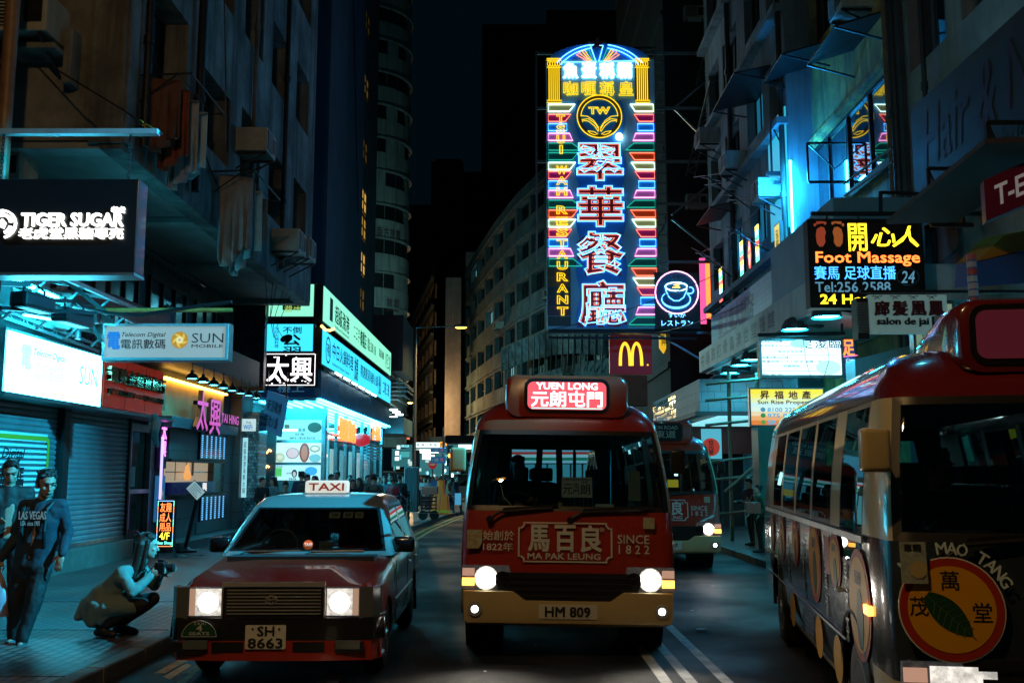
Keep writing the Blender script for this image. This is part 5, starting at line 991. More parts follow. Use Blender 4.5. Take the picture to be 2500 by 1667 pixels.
# lower panel scale
cA = nb(1465,150); arc = [nb(1465+122*math.sin(e*1.0)*1.0, 145-40*(math.cos(e)-math.cos(1.45))/(1-math.cos(1.45))) for e in [(-1.45+2.9*q/20) for q in range(21)]]
mb = MB(); mb.prism(arc[::-1]+[nb(1345,150),nb(1585,150)] if False else arc+[nb(1580,146),nb(1350,146)], f, -.3, 0.0); mb.build('arched_top', M('cobalt board', (.03,.28,.85), .5), ns)
def neon(name, polys, m, r=.022, lift=.05, closed=True):
    mb = MB()
    for P in polys: mb.tube([f.p(*nb(*p), lift) for p in P], r, 5, closed=closed)
    return mb.build(name, m, ns, recalc=False)
nW = E('neon white', (.50,.88,1), 5); nB = E('neon ice blue', (.12,.48,1), 3.6); nO = E('neon orange red', (1,.25,.14), 2.2); nP = E('neon pink', (1,.5,.85), 2.4); nG = E('neon green', (.02,.55,.38), 1.05); nY = E('neon yellow', (1,.64,.01), 1.5); nR = E('neon amber red', (1,.28,.16), 1.5)
# stripes down both sides: (top, bottom, colour of the painted board, tube)
ROW = [('w',0),('r',1),('b',2),('p',3),('g',4)]
PC = {'w':(.60,.42,.14),'r':(.55,.02,.30),'b':(.02,.40,.95),'p':(.85,.28,.75),'g':(.0,.16,.13),'o':(.85,.12,.01)}; TB = {'w':nW,'r':nO,'b':nB,'p':nP,'g':nG,'o':nO}
left = []; right = []; cyc = ['w','r','b','p','g','o']
yy = [260,285,308,332,356,380,404,426,449,472,496,520,543,567,590,613,637,660,683,706,729,752,776]
seqL = ['w','r','b','p','g','g2','w','r','b','p','g','o','w','r','b','p','g','k','k','k','k','k','k']; seqR = ['w','r','b','p','g','o','w','r','b','p','g','o','w','r','b','p','g','o','w','r','b','p','g']
ext = {'w':60,'r':50,'b':44,'p':54,'g':70,'o':64,'g2':66,'k':48}
DK = [(.10,.06,.03),(.12,.08,.03),(.02,.05,.06),(.03,.05,.09),(.08,.06,.10),(.03,.07,.07)]
board = {}
def addstripe(side, i, c):
    y0 = yy[i]; y1 = y0+17.5; e0 = ext[c]+ (6 if c in 'g' else 0); e1 = ext[c]; t0, t1 = (e0, e1)
    if c in ('w','o','r','g2'): t0, t1 = ext[c]+4, ext[c]-10
    elif c in ('p',): t0, t1 = ext[c]-4, ext[c]+4
    elif c == 'g': t0, t1 = ext[c]-14, ext[c]+8
    else: t0 = t1 = ext[c]
    if side == 'L': P = [(1341,y0),(1341+t0,y0),(1341+t1,y1),(1341,y1)]
    else:
        s_ = lambda v: 1592-v*.86
        P = [(1592,y0),(s_(t0),y0),(s_(t1),y1),(1592,y1)]
    return P
mbs = {}; tubes = {}
for side, seq in (('L',seqL),('R',seqR)):
    for i, c in enumerate(seq):
        P = addstripe(side, i, c); c0 = c[0]; col = PC.get(c0) or DK[i-17]; key = c0 if c0 != 'k' else 'k%d' % i
        Q = [(P[0][0]+(-4 if side == 'L' else 4),P[0][1]-2.6),(P[1][0]+(2 if side == 'L' else -2),P[1][1]-2.6),(P[2][0]+(2 if side == 'L' else -2),P[2][1]+2.6),(P[3][0]+(-4 if side == 'L' else 4),P[3][1]+2.6)]
        pm = MB(); pm.prism([nb(*p) for p in Q][::-1] if side == 'L' else [nb(*p) for p in Q], f, .001, .012); pm.build('painted_stripe', M('neon board %s' % key, col, .45), ns)
        if c0 in TB: tubes.setdefault(c0, []).append(P)
for c0, Ps in tubes.items():
    for P in Ps: neon('stripe_tube', [P], TB[c0], .019)
# gourd shaped dark centre panels
gd = []
for yc, ry, rx in ((322,84,56),(432,78,60),(548,82,62),(660,66,60),(742,66,62)): pass
mb = MB(); pl = []
for q in range(61):
    y = 250+q*(800-250)/60; wv = 46+14*abs(math.sin((y-232)/122*PI)); pl.append((y,wv))
mb.prism([nb(1464+w_,y) for y, w_ in pl]+[nb(1464-w_,y) for y, w_ in reversed(pl)], f, .0125, .03); mb.build('gourd_panel', M('deep navy board', (.03,.28,.85), .4), ns)
f_ = f.at(0,0,.03)
def T(s_, x0,y0,x1,y1, m, r, bold=.0, **k): return letters(f_, s_, pbox(x0,y0,x1,y1), m, ns, name='neon_lettering', neon=r, lift=.03, bold=bold, **k)
def S(s_, x0,y0,x1,y1, m, bold=.0, lift=.006): return letters(f_, s_, pbox(x0,y0,x1,y1), m, ns, name='letter_face', bold=bold, lift=lift)
RF = M('crimson letter face', (.42,.015,.03), .4)
for s_, x0,y0,x1,y1 in (('翠',1408,356,1518,448),('華',1408,461,1518,560),('餐',1408,572,1518,676),('廳',1410,688,1520,796)):
    S(s_, x0,y0,x1,y1, RF, .032); T(s_, x0,y0,x1,y1, nB, .018, .05); T(s_, x0+3,y0+3,x1-3,y1-3, nR, .010, .008)
for s_, x0 in zip('魚蛋稱霸', (1378,1422,1466,1508)): T(s_, x0,156,x0+34,194, nW, .017, .0)
for s_, x0 in zip('咖喱稱皇', (1378,1421,1465,1511)): T(s_, x0,203,x0+34,238, nY, .012, .012)
for s_, y0 in zip('TSUI', (286,311,337,362)): T(s_, 1361 if s_ != 'I' else 1368,y0,1380 if s_ != 'I' else 1374,y0+20, nY, .013, .02)
for s_, y0 in zip('WAH', (413,439,465)): T(s_, 1360,y0,1384,y0+19, nY, .013, .02)
for s_, y0 in zip('RESTAURANT', (510,537,564,591,618,644,671,698,725,752)): T(s_, 1360,y0,1384,y0+19, nY, .013, .02)
# crest with the two letters and leaves
cx, cyp, r0 = 1463, 290, 53
ring_ = lambda r: [(cx+r*math.cos(e), cyp+r*math.sin(e)) for e in [2*PI*q/36 for q in range(36)]]
mb = MB(); o, i_ = [nb(*p) for p in ring_(r0)], [nb(*p) for p in ring_(r0-9)]
for q in range(36): mb.prism([o[q],o[(q+1) % 36],i_[(q+1) % 36],i_[q]], f, .031, .04)
mb.build('crest_board', M('olive gold board', (.14,.09,.02), .5), ns)
neon('crest_ring', [ring_(r0)], nY, .02, .06); neon('crest_ring', [[(cx+44*math.cos(e), cyp+44*math.sin(e)) for e in [R(180+180*q/20) for q in range(21)]]], nY, .016, .06, False)
T('TW', 1438,267,1488,284, nY, .013, .02)
for s_ in (-1,1):
    L1 = lambda pts: [(cx+s_*a_, cyp+b_) for a_, b_ in pts]
    neon('crest_leaf', [L1([(44,-2),(28,0),(14,10),(2,28)]),L1([(40,10),(26,12),(12,24),(3,38),(2,32),(10,18),(26,6),(42,8),(40,14)]),L1([(28,36),(14,38),(4,44),(12,46),(22,42),(28,36)])], nY, .014, .06, False)
# columns
for x0 in (1338,1550):
    mb = MB(); mb.prism([nb(x0,255),nb(x0+34,255),nb(x0+34,150),nb(x0,150)], f, .001, .02); mb.build('column_board', M('dark ochre board', (.10,.06,.012), .5), ns)
    neon('column_tube', [[(x0+5+q*4.8,168),(x0+5+q*4.8,248)] for q in range(6)]+[[(x0,149),(x0+34,149)],[(x0,167),(x0+34,167)]], nY, .018, .05, False); neon('column_base', [rr_ for rr_ in ([(x0,250),(x0+35,250),(x0+35,255),(x0,255)],[(x0,145),(x0+34,145),(x0+34,149),(x0,149)])], nY, .018, .05); neon('column_capital', [[(x0+4.5+q*6+2.8*math.cos(e),158+6.5*math.sin(e)) for e in [2*PI*j/8 for j in range(8)]] for q in range(5)], nY, .014, .05)
    # arch tubes and rays
A1 = lambda r_, e: (1465+r_*1.02*math.sin(e), 208-r_*.84*math.cos(e)+ (0))
for r_ in (118,108):
    for e0, e1 in ((-1.02,-.17),(.17,1.02)): neon('arch_tube', [[A1(r_, e0+(e1-e0)*q/14) for q in range(15)]], nB, .02, .05, False)
neon('arch_base', [[(1373,154),(1459,153)],[(1464,153),(1550,151)]], nB, .02, .05, False); neon('arch_tube', [[(1443,112),(1456,152)],[(1474,112),(1463,152)],[(1443,112),(1452,110)],[(1474,112),(1465,112)]], nB, .02, .05, False)
for s_ in (-1,1):
    for (a0,a1,t0,c) in ((24,31,117,nG),(32,38,123,nY),(38,46,125,nO),(44,52,132,nO)):
        neon('ray_tube', [[(1461+s_*(a0*.45),151),(1461+s_*a0,t0),(1461+s_*a1,t0+3),(1461+s_*(a1*.52),151)]], c, .017, .05)
mb = MB(); sp = []
for q in range(10): e = PI/2+2*PI*q/10; r_ = 24 if q % 2 == 0 else 10; sp.append(nb(1460+r_*.95*math.cos(e), 103-r_*.75*math.sin(e)+4))
mb.prism(sp, f, -.08, .06); mb.build('star', M('dull red star', (.22,.05,.06), .5), ns)
mb = MB(); mb.ell(f.p(*nb(1509,341),.1), .13, 14, 10); mb.build('lamp_globe', E('white globe', (.75,.97,1), 9), ns)
# supporting steelwork
st = thing('sign_scaffold', 'dark steel truss and ladder that hang the big neon sign', 'scaffold', (6,NY+.6,7)); mb = MB()
for yp in (131,265,395,498,640,812): a, b = at(1308 if yp < 420 else 1340,yp,NY+.5), at(1770,yp,NY+.5); mb.bar((a.x,NY+.5,a.z),(8.0,NY+.5,a.z),.1)
a, b = at(1309,125,NY+.5), at(1309,640,NY+.5); mb.bar(a, (a.x,NY+.5,b.z), .08)
for (x0,y0,x1,y1) in ((1645,265,1740,360),(1645,265,1735,190),(1640,535,1770,640),(1640,525,1745,440),(1600,812,1800,930)): mb.bar(at(x0,y0,NY+.5), at(x1,y1,NY+.5), .07)
mb.build('truss', STEEL, st); mb = MB(); x0, x1 = at(1601,400,NY+.3).x, at(1625,400,NY+.3).x; z0, z1 = at(1600,660,NY).z, at(1600,107,NY).z
mb.bar((x0,NY+.3,z0),(x0,NY+.3,z1),.06); mb.bar((x1,NY+.3,z0),(x1,NY+.3,z1),.06)
for q in range(22): z = z0+(z1-z0)*(q+.5)/22; mb.bar((x0,NY+.3,z),(x1,NY+.3,z),.045)
mb.build('ladder', STEEL, st)
for yp in (125,146): a, b = at(1330,yp,NY+.4), at(1600,yp-8,NY+.4); mb = MB(); mb.bar(a,b,.07); mb.build('outrigger', DARKM, st)
a, b = at(1338,808,NY+.2), at(1700,810,NY+.2)
for d_, s_ in ((0,.12),(-.25,.09)): mb = MB(); mb.bar(a+Vector((0,0,d_)), b+Vector((0,0,d_)), s_); mb.build('bottom_beam', DARKM, st)
# coffee cup neon
t = thing('neon_sign', 'square neon sign with a steaming coffee cup in a pink ring', 'sign', (6,NY,7)); f, w_, h = front(1600, 665, 1706, 803, NY-.1); k = w_/106; q_ = lambda x,y: ((x-1600)*k, (803-y)*k)
mb = MB(); mb.prism([(0,0),(w_,0),(w_,h),(0,h)], f, -.3, 0); mb.build('board', M('dark green board', (.015,.035,.035), .5), t)
mb = MB(); mb.prism([q_(1652+47*math.cos(e),716-47*math.sin(e)) for e in [2*PI*j/32 for j in range(32)]], f, .002, .01); mb.build('disc', M('blue disc', (.01,.12,.28), .5), t)
def n2(name, Ps, m, r=.022, closed=True):
    mb = MB()
    for P in Ps: mb.tube([f.p(*q_(*p), .05) for p in P], r, 5, closed=closed)
    mb.build(name, m, t, recalc=False)
EL = lambda cx,cy_,rx,ry,e0=0,e1=360,n=24: [(cx+rx*math.cos(R(e0+(e1-e0)*j/n)), cy_+ry*math.sin(R(e0+(e1-e0)*j/n))) for j in range(n+(0 if e1-e0 == 360 else 1))]
n2('ring_tube', [EL(1652,716,51,51)], nP, .026); n2('cup_tube', [EL(1651,702,26,10)], nW); n2('cup_tube', [[(1625,702),(1627,714),(1634,728),(1645,736),(1657,736),(1668,728),(1675,714),(1677,702)],EL(1683,711,9,8,-100,130,10),EL(1650,732,34,20,-18,198,20)], nB, .02, False); n2('cup_tube', [EL(1650,733,34,22,-40,220,20)], nB, .016, False)
n2('coffee_tube', [[(1642,704),(1660,704),(1655,700),(1645,698),(1660,696)]], E('coffee orange', (1,.5,.1), 4), .016, False); n2('steam_tube', [[(1640+j*9,686),(1644+j*9,682),(1640+j*9,678),(1644+j*9,673)] for j in range(3)], M('unlit tube', (.1,.14,.16), .3), .012, False)
n2('saucer_scroll', [EL(1630+j*13,741+(3 if j in (1,2) else 0),3.5,3,0,300,8) for j in range(4)], M('dark tube', (.01,.05,.07), .3), .014, False)
letters(f, 'すいか', (.30*w_,.20*h,.68*w_,.275*h), nB, t, bold=.01); letters(f, 'レストラン', (.14*w_,.055*h,.84*w_,.15*h), nB, t, bold=.01)
# burger restaurant sign
t = thing('restaurant_sign', 'square dark red sign with golden arches under the neon sign', 'sign', (4,38,5)); f, w_, h = front(1489, 818, 1591, 912, 38); k = w_/102
mb = MB(); mb.prism([(0,0),(w_,0),(w_,h),(0,h)], f, -.35, 0); mb.build('board', E('dark red lit board', (.10,.004,.006), .55), t, bevel=.01); q_ = lambda x,y: ((x-1489)*k, (912-y)*k)
GA = E('golden arch', (1,.62,.03), 1.5); mb = MB()
for cx in (1526,1554):
    outr = [(cx+ (-19 if cx == 1526 else 19)*1.0, 893)]; N = 14
    s0 = -1 if cx == 1526 else 1
    P = []
    for j in range(N+1):
        e = PI*j/N; P.append((cx-15.5*math.cos(e)*1.0, 893-58*math.sin(e)**.8 if 0 < j < N else 893))
    I = [(cx-(8.0 if j < N/2 else 8.0)*math.cos(PI*j/N), 893-50*math.sin(PI*j/N)**.8 if 0 < j < N else 893) for j in range(N+1)]
    for j in range(N): mb.prism([q_(*P[j]),q_(*P[j+1]),q_(*I[j+1]),q_(*I[j])], f, .004, .03)
mb.build('arches', GA, t); mb = MB(); mb.prism([q_(1580+2.2*math.cos(e),891-2.2*math.sin(e)) for e in [2*PI*j/10 for j in range(10)]], f, .004, .03); mb.build('dot', GA, t)
f, w_, h = front(1489, 916, 1580, 990, 38.2); mb = MB(); mb.prism([(0,0),(w_,0),(w_,h),(0,h)], f, -.5, 0); put(mb.build('blank_panel', M('brown orange panel', (.32,.09,.03), .6, noise=.2, scale=2), bevel=.01), 'brown orange blank panel under the golden arches sign', 'panel')
f, w_, h = front(1611, 808, 1630, 862, 41); mb = MB(); mb.prism([(0,.25*h),(w_*.5,0),(w_,.4*h),(w_,.8*h),(w_*.8,h),(0,h)], f, -.2, 0); t = thing('yellow_sign', 'narrow yellow sign hanging right of the golden arches', 'sign', f.o); mb.build('board', E('yellow far sign', (.9,.5,.02), .95), t); letters(f, '大\n押', (.2*w_,.35*h,.8*w_,.9*h), M('brown ink', (.12,.05,.01), .5), t, bold=.02)
# ================================================================== RIGHT SIDE OF THE STREET
RX = 8.0
YW = M('stained yellow render', (.60,.38,.10), .85, noise=.55, scale=.55, streak=.6, bump=.2, dirt=(.10,.085,.05)); BW = M('blue grey painted render', (.20,.26,.30), .8, noise=.4, scale=.5, streak=.55, bump=.2)
# near block A
A = thing('near_block', 'dark near block at the right edge with a painted shop mural', 'building', (10,10,0)); fr = sideR(RX, 19.8, 0); ops = [(.7,9.7,2.4,12.2),(3.0,9.7,5.4,12.2),(6.0,9.7,8.4,12.2),(.7,13.4,2.4,15.4),(3.0,13.4,5.4,15.4)]
mb = MB(); wall_open(mb, fr, 26, 24, ops, .3); mb.build('wall', M('grimy beige render', (.30,.26,.22), .85, noise=.5, scale=.6, streak=.5, bump=.2), A)
for o in ops: window(fr, *o, .3, A, WGLASS, STEEL, 3, 0)
mb = MB(); mb.box(RX-.12,RX-.02,19.3,19.78,.13,24); mb.build('corner_pier', M('dark pier', (.06,.06,.055), .7, noise=.4, scale=1), A)
# block B with the mirror-like windows
Bk_ = thing('yellow_block', 'yellow stained tenement with a band of windows mirroring the neon sign', 'building', (10,23,0)); fr = sideR(RX, 26.2, 0); ops = [(.25,8.35,6.05,10.3),(1.2,12.9,3.0,14.6),(3.8,12.9,5.6,14.6),(1.2,16,3.0,17.8),(3.8,16,5.6,17.8)]
mb = MB(); wall_open(mb, fr, 6.4, 34, ops, .12); mb.build('wall', YW, Bk_); window(fr, *ops[0], .10, Bk_, M('mirror window', (.012,.016,.02), .015, spec=1, ior=2.6), DARKM, 4, 0, .07)
for o in ops[1:]: window(fr, *o, .12, Bk_, WGLASS, DARKM, 3, 0)
mb = MB(); mb.prism([(-.1,8.1),(6.3,8.1),(6.3,8.3),(-.1,8.3)], fr, .003, .14); mb.prism([(-.1,10.36),(6.3,10.36),(6.3,10.5),(-.1,10.5)], fr, .003, .12); mb.build('sill', YW, Bk_, bevel=.015)
# block C, cyan lit bay over the canopy
C_ = thing('bay_block', 'blue lit tenement bay behind the neon sign with lit shop windows', 'building', (9,30,0)); CX = 7.35; fr = sideR(CX, 36.2, 0); ops = []
for z in (8.3,11.6,14.9,18.2,21.5): ops += [(.6,z,2.4,z+1.6),(3.1,z,5.2,z+1.6),(6.3,z+.2,8.2,z+1.7),(8.9,z,10.3,z+1.6)]
mb = MB(); wall_open(mb, fr, 10.7, 35, ops, .3); mb.quad((CX,25.5,0),(RX+.5,25.5,0),(RX+.5,25.5,35),(CX,25.5,35)); mb.build('wall', BW, C_)
for j, o in enumerate(ops): window(fr, *o, .3, C_, E('blue lit bay window', (.02,.30,.55), .4) if j in (1,2,6,13) else DGLASS if j % 3 else VOID, DARKM, 3, 0)
mb = MB(); z0, z1 = at(1952,655,25.46).z, at(1947,392,25.46).z; mb.box(CX-.02,CX+.03,25.44,25.49,z0,z1); mb.build('edge_neon', E('ice cyan tube', (.03,.6,.9), 60), C_); ld = bpy.data.lights.new('edge_neon_light', 'POINT'); ld.energy = 750; ld.color = (.015,.33,.9); ld.shadow_soft_size = .25; lo = bpy.data.objects.new('edge_neon_light', ld); COL.objects.link(lo); lo.location = (CX-.4,25.1,9.2)
for z in (7.6,11.0,14.2,17.5,20.8): mb = MB(); mb.prism([(0,z),(10.69,z),(10.69,z+.18),(0,z+.18)], fr, .003, .3); mb.build('string_course', BW, C_)
# window with neon reflections and LED strips
t = thing('shop_window', 'first floor corner window trimmed with glowing cyan', 'window', (CX,27,6)); ff = sideR(CX-.06, 36.2, 0)
mb = MB(); mb.prism([(.6,5.9),(5.6,5.9),(5.6,7.5),(.6,7.5)], ff, -.03, 0); mb.build('pane', M('teal window', (.02,.07,.09), .1, spec=.8), t)
mb = MB()
for u in (.6,2.2,3.9,5.55): mb.prism([(u,5.9),(u+.09,5.9),(u+.09,7.5),(u,7.5)], ff, .002, .06)
mb.build('mullion', DARKM, t)
for q, (px, y0, y1, kind) in enumerate(((1811,585,688,'rainbow'),(1830,580,660,'red'),(1849,545,655,'rainbow'),(1760,650,740,'rainbow'))):
    a, b = atX(px-3,y1,CX-.25), atX(px+3,y0,CX-.25); t = thing('led_strip_sign', ('nearest left vertical rainbow LED strip on the first floor','red diamond shaped LED strip between two rainbow strips','tallest vertical rainbow LED strip near the yellow sign','thin rainbow LED strip above the coffee sign')[q], 'sign', a, 0, 'LED strips on the first floor'); L_ = abs(a.y-b.y); fq = Fr((CX-.25,max(a.y,b.y),a.z), (0,-1,0)); H_ = b.z-a.z
    mb = MB(); mb.prism([(0,0),(L_,0),(L_,H_),(0,H_)], fq, -.08, 0); mb.build('case', BLACK, t)
    for c, col in enumerate(((1,.1,.08),(.1,1,.4),(.3,.6,1),(1,.8,.1))):
        mb = MB(); n = 24
        for j in range(n):
            if (j//3) % 4 == c or (kind == 'red' and c == 0):
                wq = 1.0 if kind != 'red' else 1-abs(2*(j+.5)/n-1)*.8; mb.prism([(L_/2*(1-wq*.8),H_*(j+.1)/n),(L_/2*(1+wq*.8),H_*(j+.1)/n),(L_/2*(1+wq*.8),H_*(j+.8)/n),(L_/2*(1-wq*.8),H_*(j+.8)/n)], fq, .002, .01)
            elif kind == 'red': continue
        if mb.v: mb.build('led_row', E('led strip %d' % c, col, 4), t)
a, b = atX(1895,700,CX-.3), atX(1953,545,CX-.3); y1 = a.y; t = thing('slanted_banner', 'yellow estate agent banner with red characters on the upper bay', 'sign', a); fq = Fr((CX-.3,y1,6.35), (0,-1,0)); L_ = y1-25.6
mb = MB(); mb.prism([(0,0),(L_,0),(L_,2.0),(0,2.0)], fq, -.1, 0); mb.build('case', STEEL, t)
for v0, v1, col, e in ((1.15,1.95,(.95,.75,.12),1.0),(.55,1.15,(.55,.8,.65),1.0),(.05,.55,(.3,.75,.85),1.1)): mb = MB(); mb.prism([(.04,v0),(L_-.04,v0),(L_-.04,v1),(.04,v1)], fq, .001, .004); mb.build('lit_band', E('banner %s' % (col,), col, e), t)
letters(fq, '昇福地產', (.15,1.25,L_-.1,1.85), REDINK, t, bold=.03, lift=.006); letters(fq, 'Sun Rise Property', (.15,.8,L_-.1,1.05), REDINK, t, bold=.01, lift=.006); letters(fq, '8100', (.2,.15,L_-.2,.5), E('cyan digits', (.1,.5,.8), .8), t, bold=.03, lift=.006)
# cyan reflected window above
mb = MB(); fq = sideR(CX-.02, 27.4, 8.2); mb.prism([(0,0),(1.8,0),(1.8,3.3),(0,3.3)], fq, .0, .03); put(mb.build('lit_window_panel', E('lit bay panel', (.03,.42,.62), 1.0)), 'bright cyan lit end window of the upper bay', 'window')
# canopies
CAN = M('white tiled canopy', (.45,.5,.52), .5, noise=.25, scale=1.2, streak=.4); t = thing('long_canopy', 'white edged concrete canopy with dark characters over the right footway', 'canopy', (6.8,23,4.9)); mb = MB(); mb.box(5.6,RX-.01,17.0,29.6,4.72,5.36); mb.build('slab', CAN, t, bevel=.02)
fq = sideR(5.6, 29.6, 4.72)
for q, c in enumerate('中藥跌打骨傷濟世堂醫館'): letters(fq, c, (.3+q*.78,.14,.3+q*.78+.5,.5), M('navy ink', (.01,.025,.06), .5), t, bold=.02)
mb = MB(); mb.box(5.75,RX-.1,17.3,29.3,4.66,4.715); mb.build('soffit', M('white soffit', (.5,.55,.56), .5), t)
t2 = thing('upper_signband', 'blue tiled band with faded dark characters above the canopy', 'signboard', (6,24,5.4)); fq = sideR(5.95, 29.4, 5.37); mb = MB(); mb.prism([(0,0),(10,0),(10,1.0),(0,1.0)], fq, -1.2, 0); mb.build('panel', bricks('blue mosaic', (.05,.20,.34), (.03,.13,.24), (.02,.05,.09), .12, .12, rough=.4, msize=.01, axes='yz'), t2); letters(fq, '皇上皇大藥房', (1.0,.2,5.2,.85), M('navy ink', (.01,.025,.06), .5), t2, bold=.03)
BLM = M('blue lit steel band', (.10,.28,.36), .5, noise=.2, scale=1); mb = MB(); mb.box(5.7,7.3,17.2,21.5,5.37,6.6); put(mb.build('metal_cladding', BLM), 'plain blue metal cladding behind the foot massage sign', 'cladding')
t = thing('low_canopy', 'pinkish concrete canopy with stuck tiles over the scaffold', 'canopy', (6.2,31,3.4)); mb = MB(); mb.box(5.1,RX,27.0,36,3.42,4.3); mb.build('slab', bricks('pink tile', (.42,.33,.35), (.38,.30,.33), (.2,.17,.18), .35, .28, rough=.6, bump=.3, msize=.01, axes='xz', var=.4), t); mb = MB(); mb.box(4.95,7.2,26.9,36,3.30,3.415); mb.build('soffit_board', M('maroon soffit', (.08,.03,.03), .6), t)
fq = sideR(5.095, 36, 3.42); mb = MB()
for i in range(34):
    for j in range(5):
        if random.random() < .75: mb.prism([(.1+i*.15,.06+j*.15),(.1+i*.15+.12,.06+j*.15),(.1+i*.15+.12,.06+j*.15+.11),(.1+i*.15,.06+j*.15+.11)], fq, .001, .008)
put(mb.build('mirror_tiles', M('mirror tile', (.5,.7,.75), .15, .9), t), kind='stuff')
mb = MB(); mb.box(5.3,RX,25.6,30,3.16,3.22); put(mb.build('lit_ceiling', E('cyan shop ceiling', (.3,.85,.95), .9)), 'cyan lit ceiling of the shop under the pinkish canopy', 'ceiling')
# deep hooded lamps
def hood(loc, label, s=1.0):
    t = thing('hooded_lamp', label, 'lamp', loc, 0, 'hooded lamps under the right canopy', local=True); m = MB(); m.lathe([(.27*s,0),(.26*s,.09*s),(.2*s,.2*s),(.09*s,.26*s),(.02,.27*s)], n=18, cap=False); m.build('shade', M('grey lamp hood', (.12,.14,.15), .35, .5), t, smooth=60)
    m = MB(); m.lathe([(.235*s,.03*s),(.05,.015*s)], n=16); m.build('bulb', E('hood lamp glow', (.02,.6,.85), 110), t); m = MB(); m.loft([[Vector((.1*s,a_*.1*s,.12*s)) for a_ in (-1,1)]+[Vector((.1*s,a_*.1*s,.26*s)) for a_ in (1,-1)], [Vector((.55*s,a_*.12*s,.05*s)) for a_ in (-1,1)]+[Vector((.55*s,a_*.12*s,.3*s)) for a_ in (1,-1)]]); m.build('arm_cover', DARKM, t); m = MB(); m.tube([(0,0,.25*s),(0,0,.55*s)], .02, 6); m.build('stem', DARKM, t)
for q, (px, py, Y) in enumerate(((2017,776,17.6),(1940,806,19.6),(1835,880,24.2),(1808,893,25.6),(1782,912,27.2),(1752,938,28.4))): p = at(px,py,Y); hood(p, '%s of the six hooded lamps under the white edged canopy' % ('nearest and largest','second nearest','third','fourth','fifth','farthest')[q], 1.0)
# hanging signs on the right
t = thing('led_sign', 'black LED sign reading Foot Massage in orange with glowing footprints', 'sign', (5.6,16,4.4)); f, w_, h = front(1981, 538, 2246, 749, 16.0); k = w_/265; Bq = lambda x0,y0,x1,y1: ((x0-1981)*k, (749-y1)*k, (x1-1981)*k, (749-y0)*k)
mb = MB(); mb.prism([(0,0),(w_,0),(w_,h),(0,h)], f, -.22, 0); mb.build('case', M('led sign black', (.012,.008,.006), .4), t); mb = MB(); rring(mb, f, -.02,-.02,w_+.02,h+.02,.02,.04,-.22,.02); mb.build('rim', DARKM, t)
YL = E('led gold', (1,.68,.02), 3.0); OL = E('led flame', (1,.17,.03), 3.4); BL = E('led blue', (.05,.35,1), 2.8)
letters(f,'開',Bq(2075,550,2118,616),YL,t,bold=.015); letters(f,'心',Bq(2128,560,2184,604),YL,t,bold=.02,shear=.25); letters(f,'人',Bq(2178,556,2240,606),YL,t,bold=.01,shear=.2)
letters(f,'Foot Massage',Bq(1996,618,2240,652),OL,t,bold=.02); letters(f,'賽馬 足球直播',Bq(1991,652,2182,684),BL,t,bold=.01); letters(f,'Tel:256 2588',Bq(1992,690,2168,714),E('led grey', (.08,.22,.32), 1.2),t); letters(f,'24 Hours',Bq(2003,720,2150,742),YL,t,bold=.03); letters(f,'24',Bq(2194,664,2226,692),E('led grey', (.08,.22,.32), 1.2),t,shear=.2)
for s_, x0 in ((-1,2010),(1,2050)):
    mb = MB(); foot = [(0,26),(8,24),(12,12),(9,0),(10,-14),(4,-24),(-4,-25),(-10,-16),(-12,4),(-9,20)]; P = [((x0-1981-s_*a_*1.0)*k, (749-582+b_*.95)*k) for a_, b_ in foot]; mb.prism(P, f, .002, .008)
    for j in range(5): cx, cy_ = (x0-1981+s_*(-11+j*6))*k, (749-582+33+(4 if 0 < j < 4 else 0)-j)*k; mb.prism([(cx+3.2*k*math.cos(e),cy_+4*k*math.sin(e)) for e in [2*PI*i/8 for i in range(8)]], f, .002, .008)
    mb.build('footprint', E('dim red led %d' % s_, (.45,.07,.03) if s_ < 0 else (.5,.13,.03), .55), t)
mb = MB(); cx, cy_ = (2210-1981)*k, (749-678)*k; mb.tube([f.p(cx+26*k*math.cos(e),cy_+20*k*math.sin(e),.01) for e in [2*PI*i/24 for i in range(24)]], .008, 5, closed=True); mb.build('oval_ring', M('dim oval', (.05,.14,.2), .4), t)
mb = MB(); a, b = at(1980,522,16.05), at(2260,522,16.05); mb.bar(a,(RX,b.y,b.z),.06)
for x0 in (2018,2095): mb.tube([at(x0,522,16.05),at(x0,538,16.05)], .02, 5)
mb.bar(at(2150,470,16.3), at(2150,522,16.05), .06); mb.bar(at(2150,470,16.3), at(2250,474,16.3), .05); mb.build('hanging_frame', DARKM, t)
t = thing('hanging_sign', 'pale teal hairdresser sign with dark red characters above the front minibus', 'sign', (5.2,13,3.6)); f, w_, h = front(2125, 719, 2311, 813, 13.0); k = w_/186; Bq = lambda x0,y0,x1,y1: ((x0-2125)*k, (813-y1)*k, (x1-2125)*k, (813-y0)*k)
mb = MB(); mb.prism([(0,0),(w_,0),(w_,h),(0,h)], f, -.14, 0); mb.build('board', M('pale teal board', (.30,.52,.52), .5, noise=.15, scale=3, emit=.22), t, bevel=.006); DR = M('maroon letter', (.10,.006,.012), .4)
for c, x0 in zip('廊髮凰鳳', (2137,2180,2224,2266)): letters(f, c, Bq(x0,737,x0+34,771), DR, t, bold=.03, depth=.03)
letters(f,'salon de jai',Bq(2141,777,2263,798),INK,t,bold=.02,depth=.03); mb = MB(); b = Bq(2272,773,2302,812); mb.prism([(b[0],b[1]),(b[2],b[1]),(b[2],b[3]),(b[0],b[3])], f, .002, .006); mb.build('photo_patch', M('photo print', (.03,.06,.06), .5, noise=.5, scale=9), t); mb = MB(); mb.ell(f.p((b[0]+b[2])/2,(b[1]+b[3])/2+.06,.008), (.055,.004,.08)); mb.build('face_patch', M('photo face', (.3,.38,.36), .5), t)
